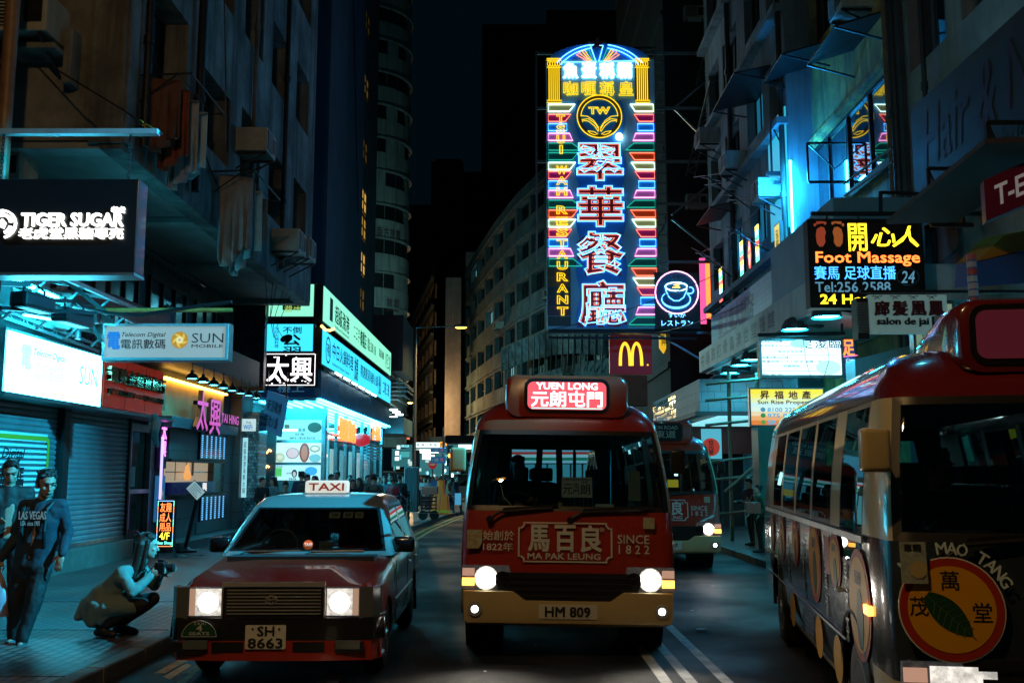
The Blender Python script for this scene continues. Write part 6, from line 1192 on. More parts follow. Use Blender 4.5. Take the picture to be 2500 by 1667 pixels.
for x0 in (2132,2175,2218,2262): letters(f, '✂', Bq(x0,722,x0+26,732), M('teal ink', (.01,.1,.14), .5), t)
mb = MB(); mb.box(f.o.x-.17,f.o.x-.02,12.98,13.2,f.o.z-.08,f.o.z+h-.05); mb.build('side_box', BLACK, t); mb = MB()
for q in range(12): z = f.o.z+.0+q*(h-.1)/12; mb.box(f.o.x-.165,f.o.x-.025,12.955,12.979,z,z+.025)
mb.build('side_louvre', STEEL, t); mb = MB(); mb.bar(at(2100,712,13),(RX,13,at(2100,712,13).z),.04); mb.build('hanging_bar', DARKM, t)
f, w_, h = front(1856, 826, 2058, 921, 19); t = lightbox('lightbox_sign', 'bright white hanging lightbox with blue characters and price lines', f, w_, h, (.62,.97,1), 1.9, STEEL, .2); k = w_/202; Bq = lambda x0,y0,x1,y1: ((x0-1856)*k, (921-y1)*k, (x1-1856)*k, (921-y0)*k); PB = M('violet blue print', (.03,.05,.25), .5)
for c, x0 in zip('足浚臨', (1956,1990,2024)): letters(f, c, Bq(x0,829,x0+28,851), PB, t)
for q, (s_, x0, x1, y) in enumerate((('足底&穴位按摩',1860,1912,838),('足部按摩 $128 / 45分鐘',1860,1942,848),('泰式全身按摩',1900,1960,862),('香薰油壓 60分鐘',1862,1925,876),('營業時間 上午十時 至 凌晨二時',1862,2006,886),('免費茶點',1912,1952,897),('電話 2882 7827',1862,1912,917))): letters(f, s_, Bq(x0,y-6,x1,y), PB if q in (0,4) else M('pale blue line', (.15,.4,.5), .5), t)
mb = MB()
for y in (866,892,905): b = Bq(1862,y,2040,y+1); mb.prism([(b[0],b[1]),(b[2],b[1]),(b[2],b[3]),(b[0],b[3])], f, .001, .004)
mb.build('rule_lines', M('pale blue line', (.15,.4,.5), .5), t); mb = MB(); mb.tube([f.p(*Bq(x,y,x,y)[:2],.012) for x,y in ((1962,830),(1966,880),(1975,915),(1992,928),(2010,915),(2022,880),(2018,830))], .006, 5); mb.build('drooping_wire', M('grey wire', (.1,.2,.22), .5), t)
for q, (b_, c) in enumerate(((Bq(1990,880,2050,915),(.45,.9,.8)),(Bq(1930,830,1975,850),(.35,.88,.85)))): pic(f, 'leaf_print', b_, c, 1.3, 0.5, t)
mb = MB(); a = at(1850,818,19); mb.bar(a, at(2062,814,19), .07); mb.bar(at(2055,812,19), at(2055,790,19), .04); mb.build('hanging_bar', DARKM, t)
a = f.p(.12,0); cable('sign_chain', [a, a+Vector((0,0,-.24))], .014, STEEL, 'short chain linking the white lightbox to the yellow sign below', 0, 4, 'chain')
f, w_, h = front(1831, 946, 2012, 1041, 18.6); t = thing('hanging_sign', 'yellow to orange estate agent sign half hidden by the front minibus roof', 'sign', f.o); k = w_/181; Bq = lambda x0,y0,x1,y1: ((x0-1831)*k, (1041-y1)*k, (x1-1831)*k, (1041-y0)*k)
mb = MB(); mb.prism([(0,0),(w_,0),(w_,h),(0,h)], f, -.12, 0); mb.build('case', STEEL, t); cols = [(.75,.22,.05),(.82,.40,.15),(.82,.66,.42),(.70,.86,.75),(.60,.86,.82),(.78,.85,.45),(.92,.82,.15),(.95,.80,.06)]
for q, col in enumerate(cols): mb = MB(); mb.prism([(.03,.03+(h-.06)*q/8),(w_-.03,.03+(h-.06)*q/8),(w_-.03,.03+(h-.06)*(q+1)/8),(.03,.03+(h-.06)*(q+1)/8)], f, .001, .004); mb.build('printed_band', E('estate band %d' % q, col, 1.0), t)
for c, x0 in zip('昇福地產', (1858,1892,1926,1958)): letters(f, c, Bq(x0,956,x0+21,975), REDINK, t, bold=.03, lift=.007)
letters(f,'Sun Rise Property',Bq(1851,978,1985,990),REDINK,t,bold=.02,lift=.007)
for s_, y in (('8100 2233',1006),('975 8855',1020),('SR PROP',1036)): letters(f, s_, Bq(1874,y-10,1950,y), E('cyan digits', (.1,.5,.8), .8), t, bold=.03, lift=.007)
for q, y in enumerate((1006,1020,1036)): pic(f, 'round_icon', Bq(1857,y-11,1869,y), ((.1,.45,.7),(.05,.4,.1),(.2,.5,.1))[q], .6, 2, t)
f, w_, h = front(2059, 826, 2091, 922, 20); t = lightbox('lightbox_sign', 'narrow dark blue vertical sign with an orange character next to the white lightbox', f, w_, h, (.02,.09,.35), .55, STEEL, .2); letters(f,'足',(.02,.56*h,w_-.06,.96*h),E('orange red neon', (1,.16,.03), 3.2),t,bold=.03,lift=.01); letters(f,'岩石',(.06,.06*h,w_-.06,.5*h),E('ice letter', (.45,.85,1), 1.6),t,lift=.01); mb = MB(); mb.prism([(.0,.52*h),(w_,.56*h),(w_,.575*h),(0,.535*h)], f, .01, .03); mb.build('pink_bar', E('pink bar', (1,.2,.5), 2), t)
t = thing('signband', 'cyan lit blank shop fascia behind the vertical blue sign', 'fascia', (6.5,17,3)); f, w_, h = front(2092, 812, 2330, 985, 17.5); mb = MB(); mb.prism([(0,0),(w_,.18*h),(w_,h*.98),(0,.62*h)], f, -.5, 0); mb.build('panel', M('cyan fascia panel', (.18,.5,.58), .5, noise=.15, scale=2), t)
f, w_, h = front(2240, 735, 2330, 985, 17.0); t = lightbox('lightbox_sign', 'pale green wall lightbox with scissors pattern behind the hairdresser sign', f, w_, h, (.35,.55,.38), .45, STEEL, .2)
for q in range(6): letters(f, '✂', (.1+.25*(q % 2),.15+q*.25,.3+.25*(q % 2),.3+q*.25), M('teal ink', (.01,.1,.14), .5), t)
mb = MB(); p = at(2375,690,12); mb.tube([(p.x,12,p.z-.35),(p.x,12,p.z+.35)], .06, 10); t = put(mb.build('barber_pole', bricks('barber stripes', (.45,.04,.05), (.4,.45,.5), (.05,.1,.3), .3, .09, axes='xz', msize=.01)), 'striped barber pole above the front minibus roof', 'barber pole')
t = thing('round_sign', 'round red medicine shop sign with three black characters', 'sign', at(1736,1091,27)); p = at(1736,1091,27.0); mb = MB(); mb.lathe([(.235,0),(.245,.03),(.235,.08)], p, 'y', 28); mb.build('disc', E('dull red disc', (.42,.045,.03), .75), t); letters(Fr((p.x-.25,27-.002,p.z-.25),(1,0,0)), '位\n元\n堂', (.18,.06,.32,.44), INK, t, bold=.03)
shutter('grey roller shutter on the right footway behind the red minibus', Fr((5.5,32.5,.13),(1,0,0)), 1.15, 2.6, m=M('violet lit slats', (.20,.18,.22), .45, .3), pitch=.1); mb = MB(); mb.box(6.7,7.9,31.9,33,.13,3.3); mb.box(5.0,5.45,32.55,33,.13,3.3); put(mb.build('shop_wall', DARKC), 'dark shop wall around the grey roller shutter', 'wall')
t = thing('sign_fragment', 'dark red shop board with glass behind the bamboo scaffold', 'shopfront', (5.9,30,2.5)); mb = MB(); mb.box(5.0,7.9,30.4,30.6,2.35,3.25); mb.build('board', M('deep red board', (.16,.02,.02), .5), t); mb = MB(); mb.box(5.75,6.35,30.3,30.38,2.2,3.1); mb.build('lit_glass', E('blue lit glass', (.10,.5,.65), .8), t)
# bamboo scaffold
t = thing('bamboo_scaffold', 'bamboo scaffold standing on the right footway beside the minibuses', 'scaffold', (5.4,24,.13)); BAM = M('bamboo cane', (.30,.17,.11), .55, noise=.3, scale=5); mb = MB()
for px, Y in ((1776,24.5),(1845,24.5)): a = at(px,920,Y); mb.tube([(a.x,Y,.13),(a.x+.03,Y,a.z+.1)], .05, 7)
for py in (930,970,1030,1120,1165,1250): a, b = at(1722,py+8,24.4), at(1858,py-6,24.4); mb.tube([a,b], .04, 6)
a, b = at(1770,1200,24.3), at(1850,1130,24.3); mb.tube([a,b], .04, 6); mb.build('pole', BAM, t)
mb = MB(); a = at(1850,1035,21.5); b = at(1905,1330,21.5); mb.box(a.x,b.x,21.5,22.1,.13,2.75); put(mb.build('green_pillar', M('green painted pillar', (.05,.16,.13), .4, noise=.3, scale=2)), 'dark green pillar just behind the front minibus', 'pillar')
# upper right clutter
aircon((RX-.32,21.3,12.0), R(-90), 'dark air conditioner above the mirrored window band', 1.2); aircon((CX-.32,26.6,9.2), R(-90), 'air conditioner at the near end of the blue lit bay', 1.1); aircon((CX-.32,30.5,11.2), R(-90), 'boxed air conditioner high on the blue lit bay, middle one', 1.2); aircon((CX-.32,34.5,13.4), R(-90), 'air conditioner at the far top of the blue lit bay', 1.2); aircon((RX-.32,24.9,7.1), R(-90), 'beige air conditioner below the mirrored window band', 1.2)
for q, (px, py, Y) in enumerate(((1692,38,40),(1698,495,40))): aircon(tuple(at(px,py,Y)+Vector((0,0,-.3))), 0, ('white air conditioner high in the dark, near the top edge','white air conditioner level with the coffee sign, above it')[q], 1.2)
def shelf(label, y, z, w_=1.6, d=.9):
    mb = MB(); mb.add([(RX,y-w_/2,z+.35),(RX,y+w_/2,z+.35),(RX-d,y+w_/2,z),(RX-d,y-w_/2,z),(RX,y-w_/2,z+.39),(RX,y+w_/2,z+.39),(RX-d,y+w_/2,z+.04),(RX-d,y-w_/2,z+.04)], [(0,1,2,3),(4,5,6,7),(0,1,5,4),(1,2,6,5),(2,3,7,6),(3,0,4,7)]); mb.bar((RX,y-w_/2,z-.3),(RX-d,y-w_/2,z),.04); mb.bar((RX,y+w_/2,z-.3),(RX-d,y+w_/2,z),.04); return put(mb.build('sheet_awning', DARKM), label, 'awning', 'rusty sheet awnings on the right facades')
shelf('dark sheet awning below the air conditioner over the mirrored windows', 21.2, 11.2, 2.0, 1.1); shelf('sheet awning high on the yellow wall near the top edge', 20.8, 15.2, 2.2, 1.0); shelf('large tilted sheet awning on the blue lit bay', 28.5, 13.0, 3.0, 1.7); shelf('lower tilted sheet awning on the far blue bay', 33.0, 10.4, 2.4, 1.5); shelf('narrow awning above the yellow wall pier', 24.8, 12.2, 1.8, 1.2)
PIPE = M('dark cast pipe', (.05,.05,.048), .5, .3, noise=.4, scale=2)
for q, (x, y, r, z0, m) in enumerate(((RX-.14,19.6,.10,3,PIPE),(RX-.12,20.0,.06,4,M('rust pipe', (.22,.13,.06), .6, noise=.4, scale=2)),(CX-.12,25.7,.08,5.4,PIPE),(CX-.1,31.9,.09,5.4,PIPE),(RX-.12,18.2,.05,5,PIPE))):
    mb = MB(); mb.tube([(x,y,z0),(x,y,14),(x,y,32)], r, 8)
    for z in range(6,30,3): mb.lathe([(r*1.4,0),(r*1.4,.15)], (x,y,z), n=8)
    put(mb.build('drain_pipe', m, smooth=50), ('thick dark drain pipe at the corner right of the mirrored windows','rusty drain pipe close to the mirrored windows','dark pipe on the near corner of the blue bay','dark pipe midway along the blue bay','thin dark pipe left of the mural')[q], 'pipe', 'drain pipes on the right facades')
def vane(label, p0, n=6, s=1.0):
    mb = MB(); p0 = Vector(p0); rng = random.Random(label); mb.tube([p0,p0+Vector((-1.1*s,.1,.9*s))], .02, 5)
    for q in range(n): b = p0+Vector((-1.1*s*(q+.5)/n,.1*(q+.5)/n,.9*s*(q+.5)/n)); L_ = (.35+.5*rng.random())*s; mb.tube([b+Vector((.2,-L_,-.2)),b+Vector((-.25,L_,.3))], .012, 4)
    return put(mb.build('aerial', BLACK), label, 'aerial', 'twisted aerials on the right facades')
vane('twisted black television aerial above the blue bay awning', (CX,30.0,9.9), 8, 1.2); vane('smaller bent aerial below the first one', (CX,32.5,8.2), 7, 1.0); vane('thin aerial on the blue wall near the LED strips', (CX,28.0,8.0), 5, .8)
def ladderframe(label, p, L_, ang):
    mb = MB(); p = Vector(p); d = Vector((math.sin(ang)*.4,-math.sin(ang)*.9,math.cos(ang))).normalized(); s_ = Vector((.35,.2,0)); mb.bar(p,p+d*L_,.05); mb.bar(p+s_,p+s_+d*L_,.05)
    for q in range(10): a = p+d*L_*(q+.5)/10; mb.bar(a,a+s_,.03); mb.bar(a,a+s_+d*L_/10,.025)
    return put(mb.build('steel_lattice', STEEL), label, 'lattice arm', 'steel lattice arms behind the neon sign')
ladderframe('steel lattice arm leaning beside the neon sign, lower one', tuple(at(1675,430,37)), 3.6, .5); ladderframe('steel lattice arm higher up beside the neon sign', tuple(at(1700,210,37)), 4.0, .5)
for q, (px, y0, y1) in enumerate(((1560,0,0),)): pass
for q, y in enumerate((110,168,228,290,350)):
    f, w_, h = front(1622,y,1650,y+30,46); t = thing('lit_louvre', '%s small cyan lit louvre in the dark column right of the neon sign' % ('topmost','second','third','fourth','lowest')[q], 'window', f.o, 0, 'cyan lit louvres'); mb = MB(); mb.prism([(0,0),(w_,0),(w_,h),(0,h)], f, -.1, 0); mb.build('pane', E('louvre glow', (.04,.22,.27), .55), t); mb = MB()
    for j in range(7): mb.prism([(0,j*h/7),(w_,j*h/7),(w_,j*h/7+.06),(0,j*h/7+.06)], f, .004, .03)
    mb.build('slats', BLACK, t)
D_ = thing('dark_block', 'unlit block behind the neon sign steelwork', 'building', (10,50,0)); mb = MB(); mb.box(6.4,20,40,58,0,45); mb.build('wall', M('unlit render', (.02,.022,.026), .85, noise=.4, scale=.4), D_); mb = MB()
for z in range(6,40,3): mb.box(6.3,6.395,40,58,z,z+.25)
mb.build('string_course', DARKC, D_)
f, w_, h = front(1712,630,1732,790,38); t = thing('light_strip_sign', 'vertical pink and red neon strip right of the coffee sign', 'sign', f.o); mb = MB(); mb.prism([(0,0),(w_*.55,0),(w_*.55,h),(0,h)], f, -.1, 0); mb.build('pink_panel', E('hot pink panel', (1,.1,.35), 1.3), t); mb = MB(); mb.prism([(w_*.6,.08*h),(w_,.08*h),(w_,.92*h),(w_*.6,.92*h)], f, -.1, .02); mb.build('red_tube', E('orange red neon', (1,.16,.03), 3.2), t)
for q, (a, b) in enumerate((((at(1340,806,36),at(1790,650,35))),((at(1600,812,36),at(2000,640,20))),((at(1700,620,36),at(1880,480,28))))): cable('overhead_cable', [a,b], .014, BLACK, ('overhead cable from the neon sign foot to the blue bay','longest overhead cable sweeping towards the foot massage sign','short overhead cable beside the yellow banner')[q], .25, 12, 'cable', 'overhead cables')
# mural and red awning at the right edge
t = thing('shop_mural', 'large faded mural signboard with pink and green lettering at the right edge', 'sign', (RX-.2,15,6.5)); fq = sideR(RX-.25, 18.6, 6.35); mb = MB(); mb.prism([(0,0),(6,0),(6,2.4),(0,2.4)], fq, -.15, 0); mb.build('board', M('teal to rust mural', (.008,.03,.04), .6, noise=.75, scale=.6, dirt=(.03,.015,.01), spec=.2), t)
letters(fq, 'Hair & Nail', (.5,1.0,5.4,2.1), M('rose paint', (.035, .008, .015), .6, spec=.2), t, shear=.2, lift=.006); letters(fq, 'by Edmond', (2.0,.3,5.0,.8), M('green paint', (.008,.02,.015), .6, spec=.2), t, shear=.3, lift=.006)
t = thing('red_sign', 'crimson shop sign with white letters cut by the right edge', 'sign', (6.3,11.5,4.6)); f, w_, h = front(2408, 440, 2640, 540, 11.0); fb = Fr(f.o, Vector((1,-.25,.42))); mb = MB(); mb.prism([(0,0),(w_,0),(w_,h),(0,h)], fb, -.2, 0); mb.build('board', M('crimson board', (.14,.0,.03), .4), t); letters(fb, 'T-EIGHT', (.12,.12,w_-.1,h-.12), M('white sign letter', (.6,.55,.58), .5, emit=.15), t, bold=.03)
mb = MB(); a, b = at(2250,540,14), at(2520,340,10.5); mb.bar(a, b, 1.0, .06, up=(0,.3,1)); put(mb.build('canvas_awning', M('dark brown canvas', (.05,.03,.028), .8)), 'dark brown canvas awning behind the crimson sign', 'awning')
cable('orange_cable', [at(2245,510,15),at(2330,490,14),at(2400,440,13),at(2520,370,11)], .02, M('orange conduit', (.45,.22,.12), .5), 'pale orange cable running up beside the crimson sign', .03)
t = thing('striped_awning', 'yellow and blue awning corner above the front minibus roof', 'awning', (7,14,4)); pts = [at(2380,700,13),at(2520,690,13),at(2520,610,13),at(2385,640,13)]; fb = None; mb = MB(); mb.add([p for p in pts]+[p+Vector((0,.6,.1)) for p in pts], [(0,1,2,3),(4,5,6,7),(0,1,5,4),(1,2,6,5),(2,3,7,6),(3,0,4,7)]); mb.build('blue_canvas', M('blue canvas', (.02,.07,.25), .7), t); pts = [at(2385,638,13.1),at(2520,606,13.1),at(2520,560,13.1),at(2450,575,13.1)]; mb = MB(); mb.add([p for p in pts]+[p+Vector((0,.6,.1)) for p in pts], [(0,1,2,3),(4,5,6,7),(0,1,5,4),(1,2,6,5),(2,3,7,6),(3,0,4,7)]); mb.build('yellow_canvas', M('yellow canvas', (.40,.22,.03), .7), t)
def bframe(label, px, py, Y, w_, h_):
    a = at(px,py,Y); mb = MB(); mb.bar(a,a+Vector((w_,0,0)),.05); mb.bar(a,a+Vector((0,0,-h_)),.05); mb.bar(a+Vector((w_,0,0)),a+Vector((w_,0,-h_)),.05); mb.bar(a+Vector((0,0,-h_)),a+Vector((w_*1.3,0,-h_)),.06); mb.bar(a,a+Vector((w_,.3,-h_)),.03); return put(mb.build('empty_sign_frame', DARKM), label, 'frame', 'empty steel sign frames on the right')
bframe('empty black sign frame in front of the mirrored windows, left part', 1970, 350, 24, 1.2, 1.0); bframe('empty black sign frame above the cyan bay end', 1880, 300, 26, .8, 1.4); bframe('empty frame below the mural board', 2265, 412, 15, .5, .9); bframe('empty bracket frame beside the mural corner', 2410, 300, 12, .5, .9)
mb = MB(); a = at(1870,424,26); mb.bar(a, at(2010,424,26), .1); mb.bar(at(1890,445,25.8), at(2000,445,25.8), .08); put(mb.build('sign_beam', BLACK), 'pair of black beams crossing the cyan bay end', 'beam')
mb = MB(); a = at(2062,455,23); 
for dz in (0,.28): mb.tube([atX(2062,478,RX-.6)+Vector((0,0,dz)), atX(2180,395,RX-.6)+Vector((0,0,dz))], .025, 6)
mb.tube([atX(2062,478,RX),atX(2062,478,RX-.6)], .025, 6); put(mb.build('window_rail', DARKM), 'black rail in front of the mirrored windows', 'rail')
# lit shops behind the wrapped minibus, seen through its windows
t = thing('lit_shopfront', 'row of cyan lit clothes shop windows behind the wrapped minibus', 'shop', (7.9,12,.13)); fq = sideR(7.55, 19.0, .3)
mb = MB(); mb.prism([(0,-.17),(13,-.17),(13,3.2),(0,3.2)], fq, -.44, -.40); mb.build('back_wall', M('shop back wall', (.25,.4,.42), .7, noise=.3, scale=1), t)
for q in range(5): u = .2+q*2.55; mb = MB(); mb.prism([(u,.5),(u+2.1,.5),(u+2.1,2.2),(u,2.2)], fq, -.398, -.38); mb.build('lit_panel', E('shop panel %d' % (q % 3), ((.05,.40,.52),(.10,.55,.65),(.03,.25,.40))[q % 3], .8), t); mb = MB(); mb.prism([(u,2.3),(u+2.1,2.3),(u+2.1,2.38),(u,2.38)], fq, -.3, -.2); mb.build('strip_tube', E('shop strip tube', (.05,.6,.85), 9), t)
rng = random.Random(9)
for q in range(22): u = .3+q*.56; h_ = rng.uniform(.5,.9); mb = MB(); mb.prism([(u,2.0),(u+.16,2.08),(u+.34,2.0),(u+.36,2.0-h_),(u-.02,2.0-h_)], fq, -.25, -.2); mb.build('garment', M('garment %d' % (q % 5), ((.5,.55,.55),(.05,.06,.08),(.3,.45,.5),(.35,.05,.08),(.15,.2,.3))[q % 5], .8), t)
mb = MB(); mb.prism([(0,2.75),(13,2.75),(13,3.3),(0,3.3)], fq, -.1, .0); mb.build('fascia', DARKM, t)
# ================================================================== VEHICLES
REDP = M('red car paint', (.36,.028,.012), .28, coat=.9, noise=.15, scale=2); CREAM = M('cream car paint', (.52,.42,.22), .3, coat=.6, noise=.12, scale=2); SILV = M('silver car paint', (.38,.40,.40), .28, .6, coat=.6)
VG = glass('vehicle glass', (.44,.58,.62), .03); SIDEG = glass('tinted side glass', (.55,.68,.72), .05); SEAL = M('black window seal', (.008,.008,.009), .4); INT = M('dark cabin trim', (.02,.022,.024), .7); SEATM = M('grey seat cloth', (.045,.05,.055), .8)
HEAD = E('headlamp glow', (1,.97,.9), 14); LENS = M('clear lens', (.35,.35,.36), .12, .7); AMB = E('amber indicator', (1,.38,.06), 4.5); AMBD = M('amber lens', (.5,.16,.03), .2); PLATE = M('number plate', (.62,.62,.58), .4); WPR = M('white vinyl', (.60,.64,.64), .5); CHAR = M('charcoal grille', (.015,.015,.016), .4)
def ring(w_, f, r, rc, z, fx, ys, bul=.06, nc=4):
    P = []; tag = []
    yy = lambda x: f+bul*(x/max(w_,.01))**2
    for i, t_ in enumerate(fx): P.append((t_*(w_-rc), yy(t_*(w_-rc)))); tag.append(('front',i))
    tag[-1] = ('cFR',0); y1 = yy(w_-rc)
    for k in range(1, nc): e = R(-90+90*k/nc); P.append((w_-rc+rc*math.cos(e), y1+rc+rc*math.sin(e))); tag.append(('cFR',k))
    lo, hi = y1+rc, r-rc; c = lambda y, i: min(max(y, lo+.004*i), hi-.004*(len(ys)-i))
    for i, y in enumerate(ys): P.append((w_, c(y,i))); tag.append(('right',i))
    tag[-1] = ('cRR',0)
    for k in range(1, nc): e = R(90*k/nc); P.append((w_-rc+rc*math.cos(e), r-rc+rc*math.sin(e))); tag.append(('cRR',k))
    n = len(fx)
    for i in range(n): P.append((-fx[i]*(w_-rc) if False else fx[n-1-i]*(w_-rc), r)); tag.append(('rear',i))
    tag[-1] = ('cRL',0)
    for k in range(1, nc): e = R(90+90*k/nc); P.append((-w_+rc+rc*math.cos(e), r-rc+rc*math.sin(e))); tag.append(('cRL',k))
    m = len(ys)
    for i in range(m): P.append((-w_, c(ys[m-1-i],m-1-i))); tag.append(('left',m-2-i))
    tag[-1] = ('cFL',0)
    for k in range(1, nc): e = R(180+90*k/nc); P.append((-w_+rc+rc*math.cos(e), y1+rc+rc*math.sin(e))); tag.append(('cFL',k))
    return [Vector((x,y,z)) for x, y in P], tag
def wheel(parent, x, y, r, wd, name='wheel', steel=True):
    s_ = 1 if x > 0 else -1; m = MB(); c = (x,y,r); m.lathe([(r*.62,-wd/2),(r*.9,-wd/2),(r,-wd/2+.03),(r,wd/2-.03),(r*.9,wd/2),(r*.62,wd/2)], c, 'x', 28); o = m.build(name, RUBBER, parent, smooth=40)
    m = MB(); d = s_*wd/2; m.lathe([(r*.64,d*.9),(r*.6,d*1.02),(r*.5,d*.75),(r*.2,d*.8),(r*.18,d*1.05),(.02,d*1.05)] if s_ > 0 else [(r*.64,d*.9),(r*.6,d*1.02),(r*.5,d*.75),(r*.2,d*.8),(r*.18,d*1.05),(.02,d*1.05)], c, 'x', 24); m.build('rim', M('steel rim', (.35,.36,.37), .35, .8), o, smooth=40)
    for j in range(6): pass
def glasspart(groups, key, name, mat, parent, seal=.035, label=None):
    if key not in groups: return
    mb = groups[key]; me = mb.mesh(name); bm = bmesh.new(); bm.from_mesh(me); bmesh.ops.remove_doubles(bm, verts=bm.verts, dist=1e-4); bmesh.ops.recalc_face_normals(bm, faces=bm.faces)
    r = bmesh.ops.inset_region(bm, faces=bm.faces[:], thickness=seal, use_even_offset=True, use_boundary=True)
    for f_ in r['faces']: f_.material_index = 1
    bm.to_mesh(me); bm.free(); me.polygons.foreach_set("use_smooth", [True]*len(me.polygons)); o = link(name, me, [mat, SEAL], parent)
    if label: o['label'] = label
def shell(levels, fx, ys, cls, cap=True):
    rings = []; G = {}
    for z, f_, r_, w_, rc in levels: P, tag = ring(w_, f_, r_, rc, z, fx, ys); rings.append(P)
    n = len(rings[0])
    for i in range(len(rings)-1):
        for k in range(n):
            key = cls(i, tag[k]); 
            if key is None: continue
            g, mi = key; G.setdefault(g, MB()).mat(mi).quad(rings[i][k], rings[i][(k+1) % n], rings[i+1][(k+1) % n], rings[i+1][k])
    if cap: g, mi = cls(len(rings)-1, ('cap',0)); G.setdefault(g, MB()).mat(mi).quad(*rings[-1])
    return G
def weld(mb, name, mats, parent, smooth=40, arches=()):
    me = mb.mesh(name); bm = bmesh.new(); bm.from_mesh(me); bmesh.ops.remove_doubles(bm, verts=bm.verts, dist=1e-4); bmesh.ops.recalc_face_normals(bm, faces=bm.faces)
    for yc in arches:        # open the wheel arches in the flanks
        for q in range(16):
            e = 2*PI*q/16; fs = [f_ for f_ in bm.faces if abs(f_.calc_center_median().x) > .9 and abs(f_.normal.x) > .7 and f_.calc_center_median().z < 1.3 and min(v.co.y for v in f_.verts) < yc+.5 and max(v.co.y for v in f_.verts) > yc-.5]
            bmesh.ops.bisect_plane(bm, geom=fs+list({d for f_ in fs for d in f_.edges})+list({v for f_ in fs for v in f_.verts}), plane_co=(0,yc+.48*math.cos(e),.40+.48*math.sin(e)), plane_no=(0,math.cos(e),math.sin(e)))
        bmesh.ops.delete(bm, geom=[f_ for f_ in bm.faces if abs(f_.calc_center_median().x) > .9 and (f_.calc_center_median().y-yc)**2+(f_.calc_center_median().z-.40)**2 < .23], context='FACES')
    bm.to_mesh(me); bm.free()
    me.polygons.foreach_set("use_smooth", [True]*len(me.polygons)); me.set_sharp_from_angle(angle=R(smooth)); return link(name, me, mats, parent)
def mirror_arm(parent, p, q, w_, h, m, rz=0):
    mb = MB(); mb.tube([p, (Vector(p)+Vector(q))/2+Vector((0,-.03,.03)), q], .018, 6); mb.build('mirror_arm', DARKM, parent)
    mb = MB(Matrix.Translation(q)@Matrix.Rotation(rz,4,'Z')); mb.box(-w_/2,w_/2,-.045,.045,-h/2,h/2); mb.build('mirror', m, parent, bevel=.03, seg=3, smooth=40)
